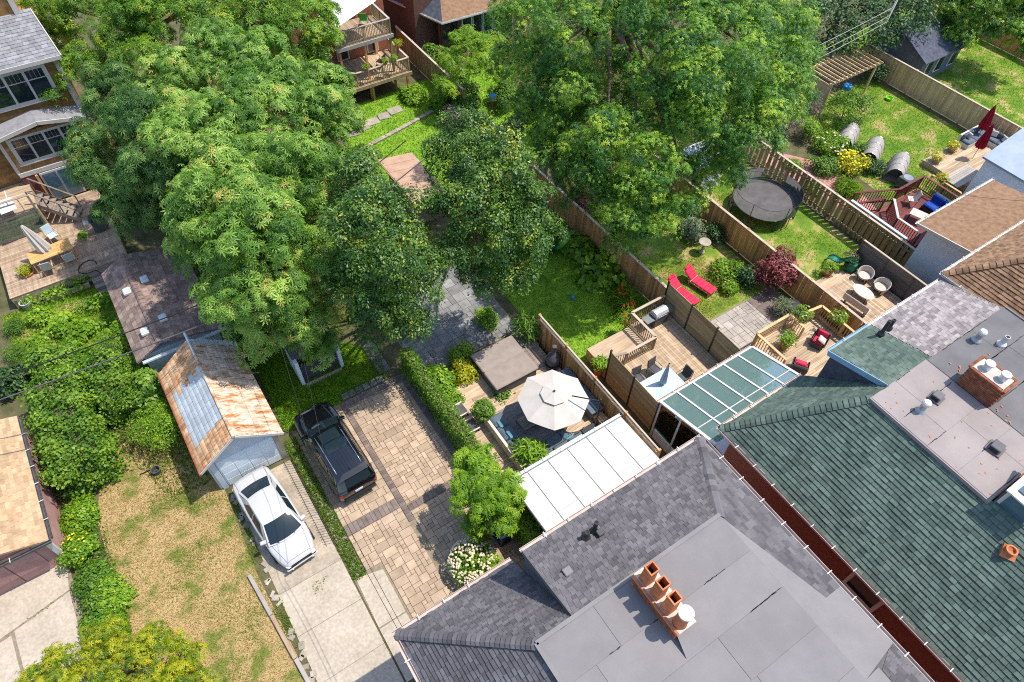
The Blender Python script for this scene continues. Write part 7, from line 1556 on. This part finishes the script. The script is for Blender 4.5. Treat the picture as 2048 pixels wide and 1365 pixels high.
simple_shrub('bright plants in the narrow bed along the old fence, far end', (36.04, 20.25, 0.20), .5, .5, 'lf_bright', nclump=40); simple_shrub('bright plants in the narrow bed along the old fence, near end', (35.53, 17.90, 0.20), .5, .5, 'lf_bright', nclump=40)
simple_shrub('dark ivy shrub under the pergola at the long fence', (49.03, 24.32, 0.50), .9, 1.4, 'lf_dark', nclump=80)
# back garden fillers
for p, r_, h_, lm, lb in (((22.51, 42.80, 0.50), 1.0, 1.6, 'lf_shrub', 'leafy shrub against the narrow fence by the dark brick house'), ((21.78, 39.71, 0.50), 1.0, 1.4, 'lf_bright', 'light shrub halfway down the narrow fence'), ((21.41, 37.35, 0.50), 1.2, 1.5, 'lf_shrub', 'green shrub below the old grey railing'), ((19.91, 38.27, 0.30), .8, .9, 'lf_bright', 'low green shrub at the end of the narrow fence'), ((18.86, 40.00, 0.30), 1.0, .8, 'lf_bright', 'tall grass clump beside the lower balcony'), ((23.80, 35.89, 0.50), 1.1, 1.5, 'lf_shrub', 'shrub beside the bird house under the maple'), ((19.61, 35.66, 0.50), .8, 1.2, 'lf_smoke', 'purple-tinged shrub above the yellowing tree'), ((20.98, 31.55, 0.50), 1.4, 2.2, 'lf_dark', 'dark blue-green shrub between the two big trees'), ((12.27, 35.09, 0.50), 1.3, 1.5, 'lf_shrub', 'green shrub left of the tan shed'), ((13.58, 39.36, 0.50), 1.0, 1.2, 'lf_chestnut', 'low chestnut branches under the balcony'), ((26.72, 42.13, 0.60), 1.4, 1.6, 'lf_shrub', 'shrub in front of the white porch windows'), ((17.82, 22.98, 0.50), 1.0, 1.6, 'lf_dark', 'dark shrub behind the paddling pool'), ((21.61, 24.20, 0.50), .9, 1.5, 'lf_red', 'reddish dry shrub at the end of the cedar fence')):
    simple_shrub(lb, p, r_, h_, lm, nclump=int(90*r_), size=.16)
for p, lb in (((-7.0, 30.6, 0), 'vegetable row nearest the deck planting'), ((-5.6, 30.0, 0), 'middle vegetable row beside the shed path'), ((-6.0, 28.4, 0), 'vegetable row farther down the left plot'), ((-4.6, 31.6, 0), 'leafy vegetable row by the garden steps'), ((-5.6, 33.55, 0), 'bright bedding plants along the lower deck'), ((-6.9, 33.7, 0), 'bedding plants under the terracotta pot')):
    shrub('vegetable_plants', lb, p, [(p[0], p[1], .3, 1.1, .35, .35)], 'lf_bright', cat='plants', size=.17, asp=.7, nclump=26, kleaf=9, rc=.28, group='vegetable rows left of the shed')
# rubble strip and weeds
gs_ = sheet('gravel_strip', [(.5, 11.2), (.95, 11.2), (.98, 18.6), (.5, 18.6)], .014, 'gravel'); mb = MB()
for k in range(420): mb.cbox((random.uniform(.5, .95), random.uniform(11.2, 18.5), .03), (random.uniform(.03, .1), random.uniform(.03, .09), .05), rz=random.random()*3, t=random.random())
mb.build('rubble', M['stone'], gs_, kind='stuff')
mb = MB()
for k in range(26): mb.cbox((-2.55+.22*random.random()-.0, random.uniform(8, 17.4), .03), (random.uniform(.12, .3), random.uniform(.12, .3), .06), rz=random.random()*3, bev=.02, t=random.random())
mb.build('edging_stones', M['stone'], label='broken stone chunks between dry lawn and concrete drive', cat='stones', kind='stuff')
blades('weeds', 'weeds and flowers in the rubble strip beside the pavers', [[(.45, 11), (1.0, 11), (1.0, 18.6), (.45, 18.6)]], 900, .2, 'lf_grass', .02, cat='weeds', clumpy=.0); blades('weeds', 'grass tufts along the stone edge of the concrete drive', [[(-2.75, 8), (-2.3, 8), (-2.3, 17.5), (-2.75, 17.5)]], 380, .14, 'lf_grass', .02, cat='weeds', clumpy=.4); blades('weeds', 'weeds in the driveway cracks', [[(-1.1, 10.2), (-.4, 10.2), (-.4, 11.9), (-1.1, 11.9)], [(.3, 6.5), (.46, 6.5), (.46, 11), (.3, 11)], [(-11.5, 12), (-11.2, 12), (-11.2, 16.5), (-11.5, 16.5)], [(-12, 16.2), (-9.2, 16.75), (-9.2, 16.95), (-12, 16.4)]], 260, .13, 'lf_grass', .02, cat='weeds', clumpy=.5)
# grass
blades('grass', 'dry straw-coloured grass with green patches on the front lawn', [LAWN_DRY], 900, .07, 'lf_straw', .012); blades('grass', 'green tufts growing through the dry front lawn', [LAWN_DRY], 420, .09, 'lf_grass', .013, clumpy=.75)
blades('grass', 'lush grass in front of the low shelter', [LAWN_SHED], 900, .14, 'lf_grass', .014); blades('grass', 'mown green grass beside the hostas', [LAWN_B], 420, .08, 'lf_grass', .014); blades('grass', 'patchy green grass around the red loungers', [LAWN_C], 340, .08, 'lf_grass', .014, clumpy=-.1); blades('grass', 'yellowed grass between the red loungers', [[(21.2, 13.6), (24.6, 13.6), (25.2, 17.4), (22.4, 18)]], 500, .07, 'lf_straw', .014, clumpy=0); blades('grass', 'green grass under the trampoline', [LAWN_D], 300, .08, 'lf_grass', .015, clumpy=-.4); blades('grass', 'green grass beside the netted tunnels', [LAWN_E], 240, .08, 'lf_grass', .016); blades('grass', 'grass of the back garden under the balcony', [LAWN_G], 240, .1, 'lf_grass', .018); blades('grass', 'shaded grass behind the long cedar fence', [LAWN_F], 120, .09, 'lf_grass', .02); blades('grass', 'rough grass in the vegetable plot', [LAWN_H], 400, .14, 'lf_grass', .016)
blades('ground_cover', 'low green growth filling the bare soil between the garages and trees', [[(-4.6, 18.5), (-2.9, 18.5), (-3, 24.5), (-6.5, 24)], [(.4, 19), (1.4, 19), (1.4, 26), (.6, 26)], [(1, 23), (12, 23.5), (14, 30), (0, 40), (0, 31)], [(13.9, 22), (20, 22), (20, 30), (14.8, 30)],  [(20.8, 21), (27, 21), (34, 24), (42, 26), (40, 42), (26, 44)], [(-8.7, 13), (-7.5, 13), (-7.4, 21), (-8.7, 21)]], 160, .16, 'lf_shrub', .03, cat='ground cover')
b = MB(); b.lathe([(.16, 0), (.2, .25), (.21, .27), (.17, .27), (.15, .05)], (-4.81, 20.24, 0.00), 14); b.build('bucket', M['dark_grey'], label='dark plastic pot lying on the dry lawn', cat='pot'); b = MB(); b.bar((-5.48, 20.50, 0.05), (-4.88, 20.49, 0.05), .04, .04); b.build('stick', M['black'], label='black stick on the dry lawn beside the plastic pot', cat='stick')
